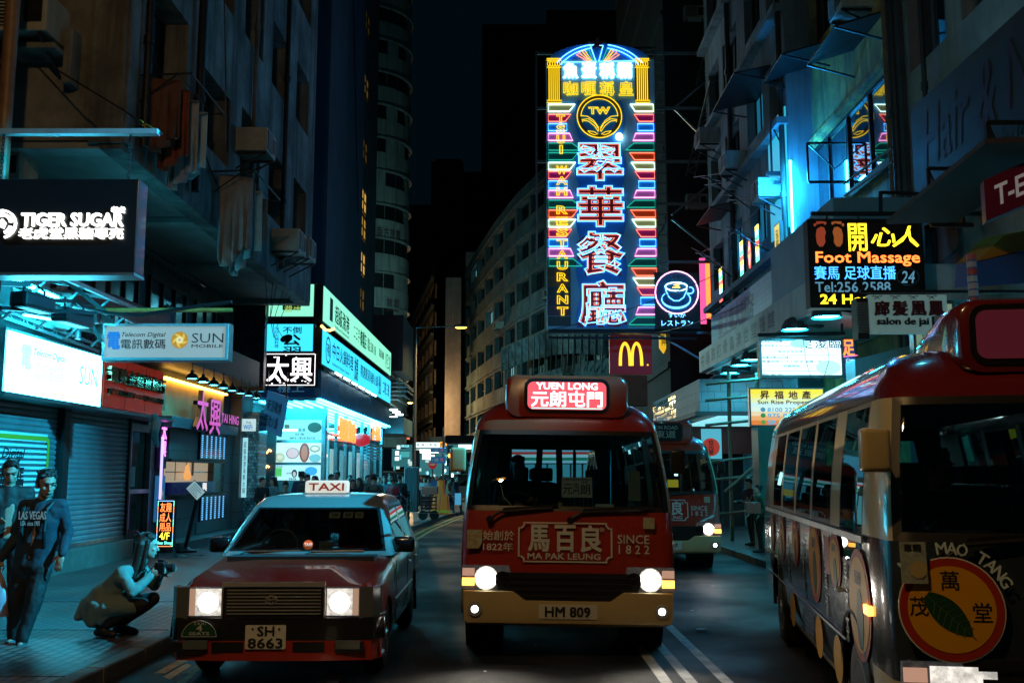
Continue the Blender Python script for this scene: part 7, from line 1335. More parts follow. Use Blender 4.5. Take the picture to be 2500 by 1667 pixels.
def minibus(name, label, loc, rz, L_=6.4, roll=0, bw=1.0, square=False, beam=40, front_m=REDP, side_m=None, roof_m=REDP, lit=True, lamps=True):
    t = thing(name, label, 'minibus', loc, rz, 'public light buses', local=True); t.rotation_euler = (0, roll, rz); side_m = side_m or CREAM
    lv = [(.30,.06,L_-.1,.97,.12),(.37,.0,L_-.03,1.0,.14),(.50,.0,L_,1.02,.14),(.66,.0,L_,1.03,.14),(.90,.02,L_,1.035,.14),(1.15,.05,L_,1.03,.14),(1.37,.09,L_-.02,1.02,.14),(1.55,.15,L_-.04,1.01,.15),(1.80,.24,L_-.08,.985,.16),(2.16,.40,L_-.14,.93,.18),(2.24,.45,L_-.16,.915,.2),(2.36,.60,L_-.24,.85,.24),(2.46,.82,L_-.4,.72,.28),(2.52,1.15,L_-.7,.5,.3),(2.55,1.6,L_-1.2,.22,.2)]
    fx = [-1,-.6,-.2,.2,.6,1]; ys = [.62,.80,1.62,1.98,2.92,3.0,3.94,4.02,4.96,5.04,5.85,6.1]
    WIN = {1:0, 3:1, 5:2, 7:3, 9:4}
    def cls(i, tg):
        k, j = tg
        if k == 'cap' or i >= 9: return ('body', 0)
        if k in ('front',) or (k in ('cFR','cFL') and i < 6):
            if k == 'front' and 6 <= i <= 8: return ('ws', 0)
            if i < 3: return ('body', 3)
            return ('body', 1)
        if k in ('cFR','cFL'): return ('ws',0) if j < 2 and k == 'cFR' or (j >= 2 and k == 'cFL') else ('body', 2)
        if k in ('right','left'):
            if j in WIN and 6 <= i <= 8: return ('win_%s_%d' % (k, WIN[j]), 0)
            if j == 1 and i == 5: return ('win_%s_0' % k, 0)
            if i >= 6: return ('body', 2)
            return ('body', 4) if i >= 1 else ('body', 2)
        if k == 'rear' and 6 <= i <= 8 and j in (0,1,2,3,4): return ('rw_%d' % (0 if j < 2 else 1 if j == 2 else 2), 0) if j not in () else ('body',2)
        return ('body', 4 if i < 6 else 2)
    G = shell(lv, fx, ys, cls); weld(G['body'], 'body', [roof_m, front_m, CREAM, CREAM, side_m], t, 45, (1.15, L_-1.5))
    glasspart(G, 'ws', 'windshield', VG, t, .05)
    for s_ in ('right','left'):
        for q in range(5): glasspart(G, 'win_%s_%d' % (s_,q), 'side_window', SIDEG, t, .03)
    for q in range(3): glasspart(G, 'rw_%d' % q, 'rear_window', VG, t, .05)
    # wheel arches and wheels
    for x in (-1,1):
        for y in (1.15, L_-1.5):
            mb = MB(); mb.lathe([(.49,x*.995),(.49,x*.62),(.02,x*.62)], (0,y,.40), 'x', 24, cap=False); mb.build('wheel_arch', M('wheel well black', (.004,.004,.004), .95), t); mb = MB(); mb.tube([(x*(1.022+.012*min(1,max(0,math.sin(e)))),y+.475*math.cos(e),.40+.475*math.sin(e)) for e in [R(-8+196*q/20) for q in range(21)]], .018, 6); mb.build('arch_lip', SEAL, t); wheel(t, x*.90, y, .365, .22)
    mb = MB(); mb.box(-.93,.93,.3,L_-.3,.42,.5); mb.box(-.7,.7,.5,L_-1,.28,.41); mb.build('floor', INT, t)
    mb = MB(); mb.box(-.93,.93,.22,.72,1.05,1.30); mb.box(-.75,-.3,.6,.78,1.25,1.40); mb.build('dashboard', INT, t, bevel=.03)
    mb = MB(); mb.tube([(-.5+.21*math.cos(e), .88+.07*math.sin(e), 1.33+.2*math.sin(e)) for e in [2*PI*q/20 for q in range(20)]], .018, 6, closed=True); mb.bar((-.5,.78,1.1),(-.5,.88,1.33),.04); mb.build('steering_wheel', M('wheel rubber', (.006,.006,.006), .75), t, smooth=50)
    sp = [(-.5,1.62)]+[(x,y) for y in (2.5,3.35,4.2,5.05) for x in (-.62,-.2,.62)]
    for x, y in sp:
        mb = MB(); mb.box(x-.21,x+.21,y-.42,y-.02,.78,.92); mb.box(x-.21,x+.21,y-.08,y+.06,.93,1.62); mb.box(x-.13,x+.13,y-.06,y+.04,1.64,1.80); mb.build('seat', SEATM, t, bevel=.03)
    mb = MB(); mb.box(-.84,.84,.62,L_-.7,2.24,2.27); mb.build('ceiling_lining', M('ceiling lining', (.10,.11,.11), .7), t)
    mb = MB(); mb.tube([(.12,1.2,.5),(.12,1.2,1.95),(.12,1.3,2.02),(.62,1.3,2.02)], .018, 6); mb.tube([(.55,1.5,.5),(.55,1.5,2.2)], .018, 6); mb.tube([(.12,1.2,1.3),(.75,1.2,1.3)], .015, 6); mb.build('grab_rail', STEEL, t)
    # destination box
    mb = MB(); mb.loft([[Vector((a_,y0+b_*0,b_)) for a_, b_ in rrect(-wd,2.30,wd,zt,.11)] for y0, wd, zt in ((.50,.60*bw,2.70),(.53,.625*bw,2.725),(.9,.625*bw,2.73),(1.6,.58*bw,2.66),(2.0,.5*bw,2.5))]); bx = mb.build('destination_box', roof_m, t, smooth=50)
    fb = Fr((-.40,.498,2.375), (1,0,0)); mb = MB(); mb.prism(rrect(-.035,-.035,.835,.315,.09), fb, -.02, .006); mb.build('screen_rim', SEAL, bx)
    mb = MB(); mb.prism(rrect(0,0,.8,.28,.06), fb, .007, .012); mb.build('screen', E('red blind', (.95,.10,.13), 1.15) if lit == 1 else (E('dim red blind', (.10,.012,.02), .5) if lit == 2 else M('dark blind', (.012,.03,.028), .2)), bx)
    # front end
    mb = MB(); fq = Fr((-.72,.0,.44), (1,0,0)); mb.prism([(.0,.36),(.10,.07),(.24,.02),(1.20,.02),(1.34,.07),(1.44,.36)], fq, -.02, .012); g = mb.build('grille', CHAR, t)
    mb = MB()
    for q in range(5): z = .07+q*.058; mb.prism([(.16-.02*q,z),(1.28+.02*q,z),(1.28+.02*q,z+.02),(.16-.02*q,z+.02)], fq, .013, .024)
    mb.build('grille_bar', BLACK, g)
    mb = MB(); fq2 = Fr((-1.0,-.02,.335), (1,0,0)); mb.prism(rrect(.0,.0,2.0,.33,.04)[:0] or [(.02,.03),(.05,0),(1.95,0),(1.98,.03),(1.99,.295),(1.52,.295),(1.40,.21),(.60,.21),(.48,.295),(.01,.295)], fq2, -.06, .03); bp = mb.build('bumper', CREAM, t, bevel=.018, seg=2, smooth=40)
    for s_ in (-1,1):
        F_ = Fr((0,.02,-.085 if square else 0), (1,0,0)); X = lambda u: s_*u
        mb = MB(); mb.prism([(X(.515),.63),(X(.56),.86),(X(1.0),.86),(X(1.01),.64)], F_, -.02, .028); hl = mb.build('headlight', M('lamp reflector', (.30,.30,.31), .18, .6, noise=.5, scale=24, emit=.10), t)  # reflector emission stands for bulb light caught in the housing
        mb = MB()
        if square: mb.prism([(X(.55),.675),(X(.55),.845),(X(.87),.845),(X(.87),.675)], F_, .029, .036)
        else: mb.lathe([(.092,-.03),(.085,-.045),(.02,-.05)], (s_*.775,.02,.745), 'y', 24)
        mb.build('bulb', (M('ribbed headlamp', (1,.96,.88), .3, emit=1.0, noise=.6, scale=20) if square else HEAD) if lamps else LENS, hl, smooth=50)
        if not square: mb = MB(); mb.lathe([(.112,-.026),(.110,-.036),(.094,-.034)], (s_*.775,.02,.745), 'y', 24, cap=False); mb.build('lamp_ring', M('glowing reflector', (.9,.85,.75), .2, emit=.7, noise=.6, scale=30), hl, smooth=50)
        if not square: mb = MB(); mb.lathe([(.07,-.028),(.075,-.036),(.06,-.04),(.02,-.034)], (s_*.62,.02,.735), 'y', 20); mb.build('dark_reflector', M('dark reflector', (.06,.06,.06), .15, .8), hl, smooth=50)
        mb = MB(); mb.prism([(X(.885),.675),(X(.885),.745),(X(1.0),.745),(X(1.0),.675)], F_, .03, .045); mb.build('indicator', AMB if lamps else AMBD, hl); mb = MB(); mb.prism([(X(.885),.765),(X(.885),.835),(X(1.0),.835),(X(1.0),.765)], F_, .03, .04); mb.build('side_lamp', E('weak amber', (.9,.5,.35), .5) if lamps else AMBD, hl)
        mb = MB(); mb.lathe([(.068,-.035),(.066,-.05),(.056,-.05)], (s_*.875,-.02,.465), 'y', 20); fg = mb.build('fog_light', CHROME, t); mb = MB(); mb.lathe([(.055,-.046),(.01,-.054)], (s_*.875,-.02,.465), 'y', 20); mb.build('fog_bulb', HEAD if lamps else LENS, fg)
        if lamps:
            ld = bpy.data.lights.new("headlight_beam", 'SPOT'); ld.energy = beam; ld.color = (1,.9,.75); ld.spot_size = R(95); ld.spot_blend = .8; ld.shadow_soft_size = .05; lo = bpy.data.objects.new("headlight_beam", ld); COL.objects.link(lo); lo.parent = t; lo.location = (s_*.775,-.12,.72); lo.rotation_euler = (R(90-24),0,PI)
    mb = MB(); mb.box(-.275,.275,-.062,-.052,.385,.515); mb.build('license_plate', PLATE, t)
    for x0, x1, y in ((-.75,-.15,.02),(.02,.75,.02)):
        mb = MB(); mb.tube([(x0,.04,1.30),(x0+.1,.05,1.36),(x1,.07,1.40)], .014, 5); mb.bar((x0+.12,.055,1.385),(x1+.05,.085,1.43),.02); mb.lathe([(.035,-.02),(.03,.03)], (x0,.05,1.29), 'y', 10); mb.build('wiper', BLACK, t)
    mirror_arm(t, (-.98,.32,1.80), (-1.07,.08,1.85), .155, .235, CREAM, .1); mirror_arm(t, (.97,.32,1.90), (1.06,.12,1.86), .14, .235, M('black mirror shell', (.012,.012,.013), .35), -.1); return t, bx, fb
def medicine(t, x0=-.478, x1=.42, full=True):
    F_ = Fr((0,.012,0), (1,0,0)); fv = Fr((0,.012,0), (1,0,0))
    fv = Fr((0,-.0,.0), (1,0,0), (0,.10,1)); Z = lambda z: z*1.005
    fv = Fr((0,-.082,0), (1,0,0), (0,.10,1))
    mb = MB(); x0a, x1a, z0, z1 = x0, x1, .90, 1.275; c = .05
    P = [(x0a+c,z0),(x1a-c,z0),(x1a-c,z0+.025),(x1a-.025,z0+c),(x1a,z0+c),(x1a,z1-c),(x1a-.025,z1-c),(x1a-c,z1-.025),(x1a-c,z1),(x0a+c,z1),(x0a+c,z1-.025),(x0a+.025,z1-c),(x0a,z1-c),(x0a,z0+c),(x0a+.025,z0+c),(x0a+c,z0+.025)]
    cx, cz = (x0a+x1a)/2, (z0+z1)/2; I = [(cx+(u-cx)*.965, cz+(v-cz)*.93) for u, v in P]
    for q in range(16): j = (q+1) % 16; mb.prism([P[q],P[j],I[j],I[q]], fv, .0, .004)
    mb.build('vinyl_border', WPR, t)
    for c_, a_ in zip('馬百良', (-.375,-.125,.125)): letters(fv, c_, (a_,1.005,a_+.19,1.245), WPR, t, bold=.035)
    letters(fv, '®', (.30,1.19,.345,1.235), WPR, t); letters(fv, 'MA PAK LEUNG', (-.385,.93,.305,.985), WPR, t, bold=.03)
    letters(fv, '始創於', (-.81,1.10,-.515,1.19), WPR, t); letters(fv, '1822年', (-.81,1.0,-.525,1.08), WPR, t); letters(fv, 'SINCE', (.47,1.085,.77,1.165), WPR, t); letters(fv, '1 8 2 2', (.48,.99,.77,1.07), WPR, t)
    ST = M('sticker sheet', (.40,.48,.44), .4, noise=.45, scale=28, dirt=(.35,.26,.06))
    for a_, b_, c_, d_ in ((-.965,1.02,-.82,1.195),(.715,1.225,.825,1.33)): mb = MB(); mb.prism([(a_,b_),(c_-.03 if a_ < 0 else c_,b_),(c_,b_+.06),(c_,d_),(a_,d_)], fv, .0, .004); mb.build('sticker', ST, t)
# --- the middle minibus
bm1, bx, fb = minibus('red_minibus', 'red and cream minibus with lit headlights heading towards the viewer in the middle', (.52,9.62,0), R(-.4), roll=R(.8)); medicine(bm1)
letters(fb, 'YUEN LONG', (.09,.205,.71,.272), WPR if 0 else E('blind letters', (1,.95,.93), 2.2), bx, bold=.035, lift=.014); letters(fb, '元朗屯門', (.04,.03,.76,.185), E('blind letters', (1,.95,.93), 2.2), bx, bold=.025, lift=.014)
mb = MB(); mb.prism([(.04,.006),(.76,.006),(.76,.018),(.04,.018)], fb, .0125, .014); mb.build('blind_edge', E('blind edge', (.4,1,.9), 1.2), bx)
fp = Fr((0,-.065,0), (1,0,0)); letters(fp, 'HM 809', (-.215,.405,.205,.495), INK, bm1, bold=.03)
def sheet(t, y, b, m, name='windscreen_card', nz=.15): fr = Fr((0,y,0), (1,0,0), (0,.2,1)); mb = MB(); mb.prism([(b[0],b[1]),(b[2],b[1]),(b[2],b[3]),(b[0],b[3])], fr, 0, .004); o = mb.build(name, m, t); return fr, o
CARD = M('route card', (.42,.46,.42), .6, emit=.02); fr_, o = sheet(bm1, -.02, (-.055,1.53,.245,1.73), CARD)
letters(fr_, '元', (-.04,1.56,.05,1.66), INK, o, lift=.006); letters(fr_, '屯\n門', (.06,1.555,.12,1.67), INK, o, lift=.006); letters(fr_, '朗', (.13,1.56,.225,1.66), INK, o, lift=.006); letters(fr_, '12', (.155,1.672,.20,1.695), INK, o, bold=.03, lift=.006); letters(fr_, '小巴路線 收費表 各位乘客請注意', (-.045,1.70,.235,1.715), INK, o, lift=.006)
fr_, o = sheet(bm1, -.07, (.27,1.375,.45,1.47), CARD); letters(fr_, '小心', (.3,1.39,.42,1.43), INK, o, lift=.006); sheet(bm1, -.07, (-.09,1.40,-.05,1.48), M('gold card', (.4,.32,.15), .4)); sheet(bm1, .15, (.62,1.5,.74,1.8), M('pale notice', (.2,.3,.32), .6)); sheet(bm1, -.06, (.03,1.375,.08,1.43), M('teal cup', (.1,.3,.28), .5), 'paper_cup')
mb = MB(); mb.box(-.12,.12,.5,.56,1.98,2.10); mb.build('inner_mirror', BLACK, bm1, bevel=.02); mb = MB(); mb.tube([(-.66,.42,1.62),(-.63,.36,1.5),(-.52,.3,1.38)], .006, 5); mb.build('phone_cord', WPR, bm1)
# --- the second red minibus behind on the right
bm2, bx, fb = minibus('red_minibus', 'second red minibus waiting behind on the right with one headlight visible', (2.78,18.3,0), 0, lit=0, beam=5); medicine(bm2)
letters(fb, 'CANTON ROAD', (.06,.19,.74,.26), M('faint blind letters', (.3,.35,.33), .5), bx, bold=.02, lift=.014); letters(fb, '廣東道', (.1,.03,.7,.17), M('faint blind letters', (.3,.35,.33), .5), bx, lift=.014); letters(fp, 'JK 4197', (-.215,.405,.205,.495), INK, bm2, bold=.03)
sheet(bm2, .0, (.1,1.52,.3,1.66), E('yellow card', (.7,.55,.03), .5)); sheet(bm2, .02, (.72,1.5,.8,1.62), CARD); sheet(bm2, .02, (.72,1.66,.8,1.8), CARD); mb = MB(); mb.box(.38,.44,1.2,1.24,1.7,2.0); mb.build('cabin_lamp', E('cabin tube', (.6,1,.95), 5), bm2)
# --- the dark wrapped minibus on the right
WRAP = M('dark wrap vinyl', (.022,.03,.036), .22, coat=.9, noise=.3, scale=3)
bm3, bx, fb = minibus('wrapped_minibus', 'dark advert wrapped minibus with red roof pulling out at the right edge', (2.98,5.1,0), R(-8.7), L_=6.95, bw=.8, square=True, front_m=WRAP, roof_m=M('deep red car paint', (.13,.010,.010), .22, coat=1), side_m=M('grey advert vinyl', (.018,.024,.03), .25, coat=.9, noise=.4, scale=2), lit=2)
YD = M('mustard vinyl', (.60,.28,.01), .5, spec=.12); RD = M('brick red vinyl', (.35,.03,.015), .5, spec=.12); GL = M('dark leaf green', (.012,.05,.022), .5, spec=.12)
fv = Fr((0,-.10,0), (1,0,0), (0,.10,1)); FE = lambda cx, cz, rx, rz, n=40: [(cx+rx*math.cos(2*PI*q/n), cz+rz*math.sin(2*PI*q/n)) for q in range(n)]
def prt(name, P, d, m, parent=bm3, fr=fv): mb = MB(); mb.prism(P, fr, d, d+.002); return mb.build(name, m, parent)
C0, C1 = -.745, 1.045
prt('advert_ring', FE(C0,C1,.262,.262), .0, WPR); prt('advert_ring', FE(C0,C1,.255,.255), .003, RD); prt('advert_disc', FE(C0,C1,.215,.215), .006, YD)
leaf = []
for q in range(17): t_ = q/16; leaf.append((C0-.12+.21*t_, C1+.07-.20*t_, .075*math.sin(PI*min(1,t_*.92+.08))**.8))
dx, dz = .20/.29, .21/.29; lp = [(x+dx*.9*w_, z+dz*.9*w_) for x, z, w_ in leaf]+[(x-dx*.9*w_, z-dz*.9*w_) for x, z, w_ in reversed(leaf)]; prt('advert_leaf', lp, .009, GL)
VE = M('leaf vein', (.10,.16,.05), .4); mb = MB(); mb.bar(fv.p(leaf[0][0],leaf[0][1],.012), fv.p(leaf[-1][0]+.015,leaf[-1][1]-.015,.012), .005, .002)
for q in range(3,15,2):
    x, z, w_ = leaf[q]
    for s_ in (-1,1): mb.bar(fv.p(x,z,.012), fv.p(x+s_*dx*.8*w_+.02,z+s_*dz*.8*w_-.02,.012), .003, .002)
mb.build('leaf_vein', VE, bm3)
letters(fv, '萬', (C0-.045,C1+.095,C0+.045,C1+.19), INK, bm3, lift=.009, bold=.01); letters(fv, '茂', (C0-.205,C1-.035,C0-.115,C1+.06), INK, bm3, lift=.009, bold=.01); letters(fv, '堂', (C0+.10,C1-.06,C0+.19,C1+.035), INK, bm3, lift=.009, bold=.01)
WO = M('pale outline vinyl', (.5,.62,.64), .5)
for q, c in enumerate('MAN MAO TANG'):
    if c == ' ': continue
    e = R(134-q*9.7); r_ = .305; u = Vector((math.sin(e),0,0)); o_ = fv.p(C0+r_*math.cos(e), C1+r_*math.sin(e), .0); uu = fv.u*math.sin(e)-fv.v*math.cos(e); vv = fv.u*math.cos(e)+fv.v*math.sin(e); letters(Fr(o_-uu*.026-vv*.03, uu, vv), c, (0,0,.052,.06), WO, bm3, bold=.02)
BF = M('pale blue vinyl', (.25,.5,.6), .5); prt('advert_butterfly', [(-.36,.98),(-.33,1.10),(-.28,1.06),(-.27,.98),(-.22,1.10),(-.16,1.06),(-.2,.9),(-.25,.82),(-.3,.86),(-.35,.80)], .0, BF)
ST2 = M('sticker sheet', (.4,.4,.4)); fs3 = Fr((0,-.02,0),(1,0,0),(0,.1,1)); 
prt('sticker', [(-.985,1.17),(-.855,1.17),(-.855,1.38),(-.985,1.38)], .03, M('silver sticker', (.32,.36,.34), .35, noise=.4, scale=30)); prt('sticker_flower', FE(-.9,1.24,.045,.045,10), .034, M('gold card', (.4,.32,.15), .4))
for s_, z in (('車輛','1.33'),): letters(fv, s_, (-.965,1.33,-.88,1.37), INK, bm3, lift=.034)
# side adverts on its left-hand flank
fl = Fr((-1.036,6.4,0), (0,-1,0)); SP = lambda y: 6.4-y; TXD = M('dim grey vinyl', (.20,.22,.23), .4)
def sdisc(y, z, ry, rz): prt('side_disc', FE(SP(y),z,ry,rz,28), .003, RD, bm3, fl); prt('side_disc', FE(SP(y),z,ry-.04,rz-.05,28), .006, YD, bm3, fl); prt('side_leaf', FE(SP(y)+.03,z-.08,ry*.30,rz*.55,14), .009, GL, bm3, fl); letters(fl, '萬茂堂', (SP(y)-ry*.3,z+rz*.35,SP(y)+ry*.3,z+rz*.6), INK, bm3, lift=.009)
for y, z, ry, rz in ((5.8,1.1,.19,.2),(4.9,1.1,.23,.22),(3.86,1.12,.22,.21),(2.69,1.05,.31,.31),(1.73,1.13,.24,.2),(.88,.95,.34,.33)): sdisc(y,z,ry,rz)
for q, y in enumerate((5.35,4.4,3.35,2.15,1.32)): letters(fl, '百草涼茶堂'[q % 3:q % 3+3].replace('','\n')[1:-1], (SP(y)-.06,.66+.05*(q % 2),SP(y)+.06,1.2), TXD, bm3, lift=.004)
for y, z in ((4.2,.5),(2.6,.5),(1.75,.48)): prt('side_disc', FE(SP(y),z,.18,.16,20), .003, YD, bm3, fl)
mb = MB(); mb.prism([(0,1.32),(5.7,1.32),(5.7,1.36),(0,1.36)], fl, .0, .012); mb.prism([(.1,.66),(5.0,.66),(5.0,.675),(.1,.675)], fl, .0, .01); mb.build('side_trim', STEEL, bm3)
mb = MB()
for q in range(8): mb.prism([(SP(3.35),.42+q*.025),(SP(2.85),.42+q*.025),(SP(2.85),.43+q*.025),(SP(3.35),.43+q*.025)], fl, .002, .01)
mb.build('side_vent', STEEL, bm3); mb = MB(); mb.box(-1.06,-1.03,.52,.66,.93,.98); mb.build('side_indicator', AMB, bm3); mb = MB(); mb.tube([(-1.04,1.52,.98),(-1.075,1.5,.97),(-1.075,1.4,.97),(-1.04,1.38,.98)], .012, 6); mb.build('door_handle', CHROME, bm3)
prt('side_card', [(SP(2.15),1.02),(SP(1.95),1.02),(SP(1.95),1.28),(SP(2.15),1.28)], .004, REDINK, bm3, fl)
# --- the taxi
beam = 40; tx = thing('taxi', 'red taxi with silver roof and lit headlights in the left lane', 'taxi', (-1.95,8.42,0), R(.7), local=True); L_ = 4.69
st = [(0.05,.66,.36,.64,.56),(.035,.74,.30,.70,.60),(.10,.80,.24,.82,.74),(.25,.845,.22,.84,.775),(.7,.848,.21,.885,.86),(1.15,.848,.20,.93,.915),(1.32,.848,.20,.95,.945),(2.3,.848,.20,.965,.96),(3.55,.848,.20,.965,.965),(3.75,.848,.22,.97,.975),(4.3,.84,.25,.96,.965),(4.6,.82,.30,.93,.93),(4.69,.76,.36,.85,.85)]
rings = []
for y, w_, zb, zs, zh in st:
    half = [(w_*.9,zb),(w_*.985,zb+.1),(w_,.52),(w_*.995,zs-.16),(w_*.965,zs-.05),(w_*.90,zs+.004),(w_*.80,zh+.026),(w_*.4,zh+.045)]
    rings.append([Vector((x,y,z)) for x, z in half]+[Vector((-x,y,z)) for x, z in reversed(half)])
mb = MB(); mb.loft(rings); me = mb.mesh('body')
cut = []
for x in (-1,1):
    for y in (.80,3.48): c = MB(); c.lathe([(.345,-.18),(.345,.3)], (x*.72,y,.30), 'x', 26); cut.append(c)
me = carve(me, None, cut, 'body'); me.polygons.foreach_set("use_smooth", [True]*len(me.polygons)); me.set_sharp_from_angle(angle=R(35)); link('body', me, REDP, tx)
lv = [(.955,1.22,4.02,.825,.10),(.995,1.27,3.96,.815,.10),(1.2,1.58,3.74,.755,.11),(1.39,1.88,3.50,.69,.12),(1.425,1.95,3.44,.675,.13),(1.485,2.06,3.34,.625,.17),(1.515,2.22,3.2,.48,.2),(1.526,2.42,3.0,.28,.15)]
fx = [-1,-.6,-.2,.2,.6,1]; ys = [1.70,2.05,2.62,2.72,3.25,3.4]
def cls(i, tg):
    k, j = tg
    if k == 'cap' or i >= 3: return ('roof', 0)
    if i == 0: return ('roof', 0)
    if k == 'front': return ('ws',0)
    if k == 'rear': return ('rw',0)
    if k in ('left','right'):
        if j in (0,1): return ('w_%s_0' % k, 0)
        if j in (3,): return ('w_%s_1' % k, 0)
        if j == 4: return ('w_%s_1' % k, 0)
        return ('roof',0)
    if k in ('cFR','cFL') and ((k == 'cFR' and j < 1) or (k == 'cFL' and j > 2)): return ('ws',0)
    return ('roof',0)
G = shell(lv, fx, ys, cls); weld(G['roof'], 'roof', SILV, tx, 40); glasspart(G,'ws','windshield',VG,tx,.03); glasspart(G,'rw','rear_window',VG,tx,.03)
for s_ in ('left','right'):
    for q in (0,1): glasspart(G,'w_%s_%d' % (s_,q),'side_window',SIDEG,tx,.022)
for x in (-1,1):
    for y in (.80,3.48): wheel(tx, x*.73, y, .315, .19)
mb = MB(); mb.box(-.7,.7,.4,4.3,.22,.3); mb.box(-.68,.68,1.0,1.45,.70,.97); mb.build('floor', INT, tx)
mb = MB(); mb.box(-.68,.68,1.35,1.62,.82,1.0); mb.build('dashboard', INT, tx, bevel=.03)
mb = MB(); mb.tube([(-.36+.18*math.cos(e),1.78+.06*math.sin(e),1.0+.17*math.sin(e)) for e in [2*PI*q/20 for q in range(20)]], .014, 6, closed=True); mb.bar((-.36,1.6,.9),(-.36,1.78,1.0),.04); mb.build('steering_wheel', BLACK, tx, smooth=50)
for x, y in ((-.36,2.45),(.36,2.45),(-.36,3.3),(.36,3.3)): mb = MB(); mb.box(x-.25,x+.25,y-.5,y-.02,.5,.62); mb.box(x-.24,x+.24,y-.02,y+.12,.62,1.15); mb.box(x-.12,x+.12,y+.0,y+.09,1.16,1.32); mb.build('seat', SEATM, tx, bevel=.03)
F0 = Fr((0,0,0),(1,0,0)); mb = MB(); mb.prism([(-.40,.555),(.36,.555),(.39,.60),(.40,.80),(-.42,.80),(-.42,.60)], F0, -.04, .012); g = mb.build('grille', CHAR, tx, bevel=.006)
mb = MB()
for q in range(8): z = .585+q*.027; mb.box(-.395,.375,-.024,-.013,z,z+.009)
mb.build('grille_bar', M('grille bright bar', (.40,.41,.42), .3, .35), g); mb = MB(); mb.box(-.44,.41,-.03,.02,.805,.845); mb.box(-.44,-.425,-.03,.02,.56,.80); mb.box(.40,.415,-.03,.02,.56,.80); mb.build('chrome_surround', CHROME, tx, bevel=.006)
em = [[(.047*math.cos(e),.033*math.sin(e)) for e in [2*PI*q/24 for q in range(24)]],[(.017*math.cos(e),.031*math.sin(e)) for e in [2*PI*q/18 for q in range(18)]],[(.033*math.cos(e),.015+.012*math.sin(e)) for e in [2*PI*q/18 for q in range(18)]]]
mb = MB()
for P in em: mb.tube([F0.p(-.03+u,.70+v,.03) for u, v in P], .005, 6, closed=True)
mb.build('oval_emblem', CHROME, g, smooth=60)
for s_ in (-1,1):
    X = lambda u: s_*u-.01
    mb = MB(); mb.prism([(X(.425),.565),(X(.425),.80),(X(.70),.80),(X(.70),.565)], F0, -.05, .004); hl = mb.build('headlight', M('lamp reflector', (.25,.25,.26), .18, .8), tx, bevel=.005); mb = MB(); mb.prism([(X(.435),.575),(X(.435),.79),(X(.645),.79),(X(.645),.575)], F0, .005, .012); mb.build('bulb', M('ribbed headlamp', (1,.96,.88), .3, emit=1.0, noise=.6, scale=20), hl); mb = MB(); mb.lathe([(.082,-.013),(.01,-.02)], (X(.54),0,.68), 'y', 20); mb.build('hot_spot', HEAD, hl); mb = MB(); mb.prism([(X(.648),.575),(X(.648),.79),(X(.695),.79),(X(.695),.575)], F0, .005, .010); mb.build('lamp_edge', E('warm lamp edge', (.75,.45,.3), .5), hl)
    mb = MB(); a_ = [(X(.705),-.012),(X(.81),.012),(X(.862),.10),(X(.862),.22),(X(.80),.12),(X(.705),.08)]; mb.add([Vector((u,v,.548)) for u,v in a_]+[Vector((u,v,.80)) for u,v in a_], [tuple(range(6)),tuple(range(6,12))]+[(k,(k+1)%6,6+(k+1)%6,6+k) for k in range(6)]); mb.build('corner_lamp', M('smoked lens', (.10,.12,.13), .1, spec=.8), tx)
    ld = bpy.data.lights.new("headlight_beam", 'SPOT'); ld.energy = beam; ld.color = (1,.9,.75); ld.spot_size = R(95); ld.spot_blend = .8; ld.shadow_soft_size = .05; lo = bpy.data.objects.new("headlight_beam", ld); COL.objects.link(lo); lo.parent = tx; lo.location = (X(.55),-.1,.68); lo.rotation_euler = (R(90-24),0,PI)
    mb = MB(); mb.box(X(.62)-.10,X(.62)+.10,-.062,-.04,.315,.385); mb.build('fog_light', M('smoked lens', (.1,.1,.1)), tx)
def bumper(z0, z1, d, name, m, bev=.02):
    P = [(-.86,.36),(-.87,.12),(-.80,.0),(-.4,-.045),(.4,-.045),(.80,.0),(.87,.12),(.86,.36)]; Q = [(x*.93,y+.07) for x, y in P]; mb = MB(); pl = [(x*d,y) for x, y in P]+[(x,y) for x, y in reversed(Q)]; n = len(pl)
    mb.add([Vector((x,y,z0)) for x,y in pl]+[Vector((x,y,z1)) for x,y in pl], [(k,(k+1)%n,n+(k+1)%n,n+k) for k in range(n)]+[tuple(range(k,k+2))+tuple((n-1-k-1,n-1-k)) for k in range(7)]+[(n+k,n+k+1,n+n-2-k,n+n-1-k) for k in range(7)]); return mb.build(name, m, tx, bevel=bev, smooth=40)
bumper(.40,.562,1.02,'bumper',M('gloss black bumper', (.01,.01,.011), .15, coat=.8)); bumper(.24,.398,.985,'lower_bumper',REDP)
for a_, b_ in ((-.5,-.24),(.16,.42),(-.82,-.56),(.5,.74)): mb = MB(); mb.box(a_,b_,-.052,-.03,.29,.37); mb.build('air_slot', BLACK, tx)
Fp = Fr((0,-.062,0),(1,0,0)); mb = MB(); mb.prism(rrect(-.225,.315,.105,.505,.01), Fp, -.008, 0); mb.build('license_plate', PLATE, tx); letters(Fp,'SH',(-.125,.42,.01,.495),INK,tx,bold=.03); letters(Fp,'8663',(-.20,.325,.08,.40),INK,tx,bold=.03)
for u in (-.165,.05): mb = MB(); mb.lathe([(.01,-.002),(.008,-.006)], (u,-.064,.475), 'y', 10); mb.build('plate_screw', BLACK, tx)
Fg = Fr((-.60,-.058,.415),(1,0,0),(0,0,1)); GS = M('green enamel plate', (.012,.07,.045), .35); P = [(-.14,0),(.14,0)]+[(.14*math.cos(e),.125*math.sin(e)) for e in [R(8+164*q/14) for q in range(15)]]; mb = MB(); mb.prism(P, Fg, -.006, 0); mb.build('seats_plate', GS, tx); mb = MB()
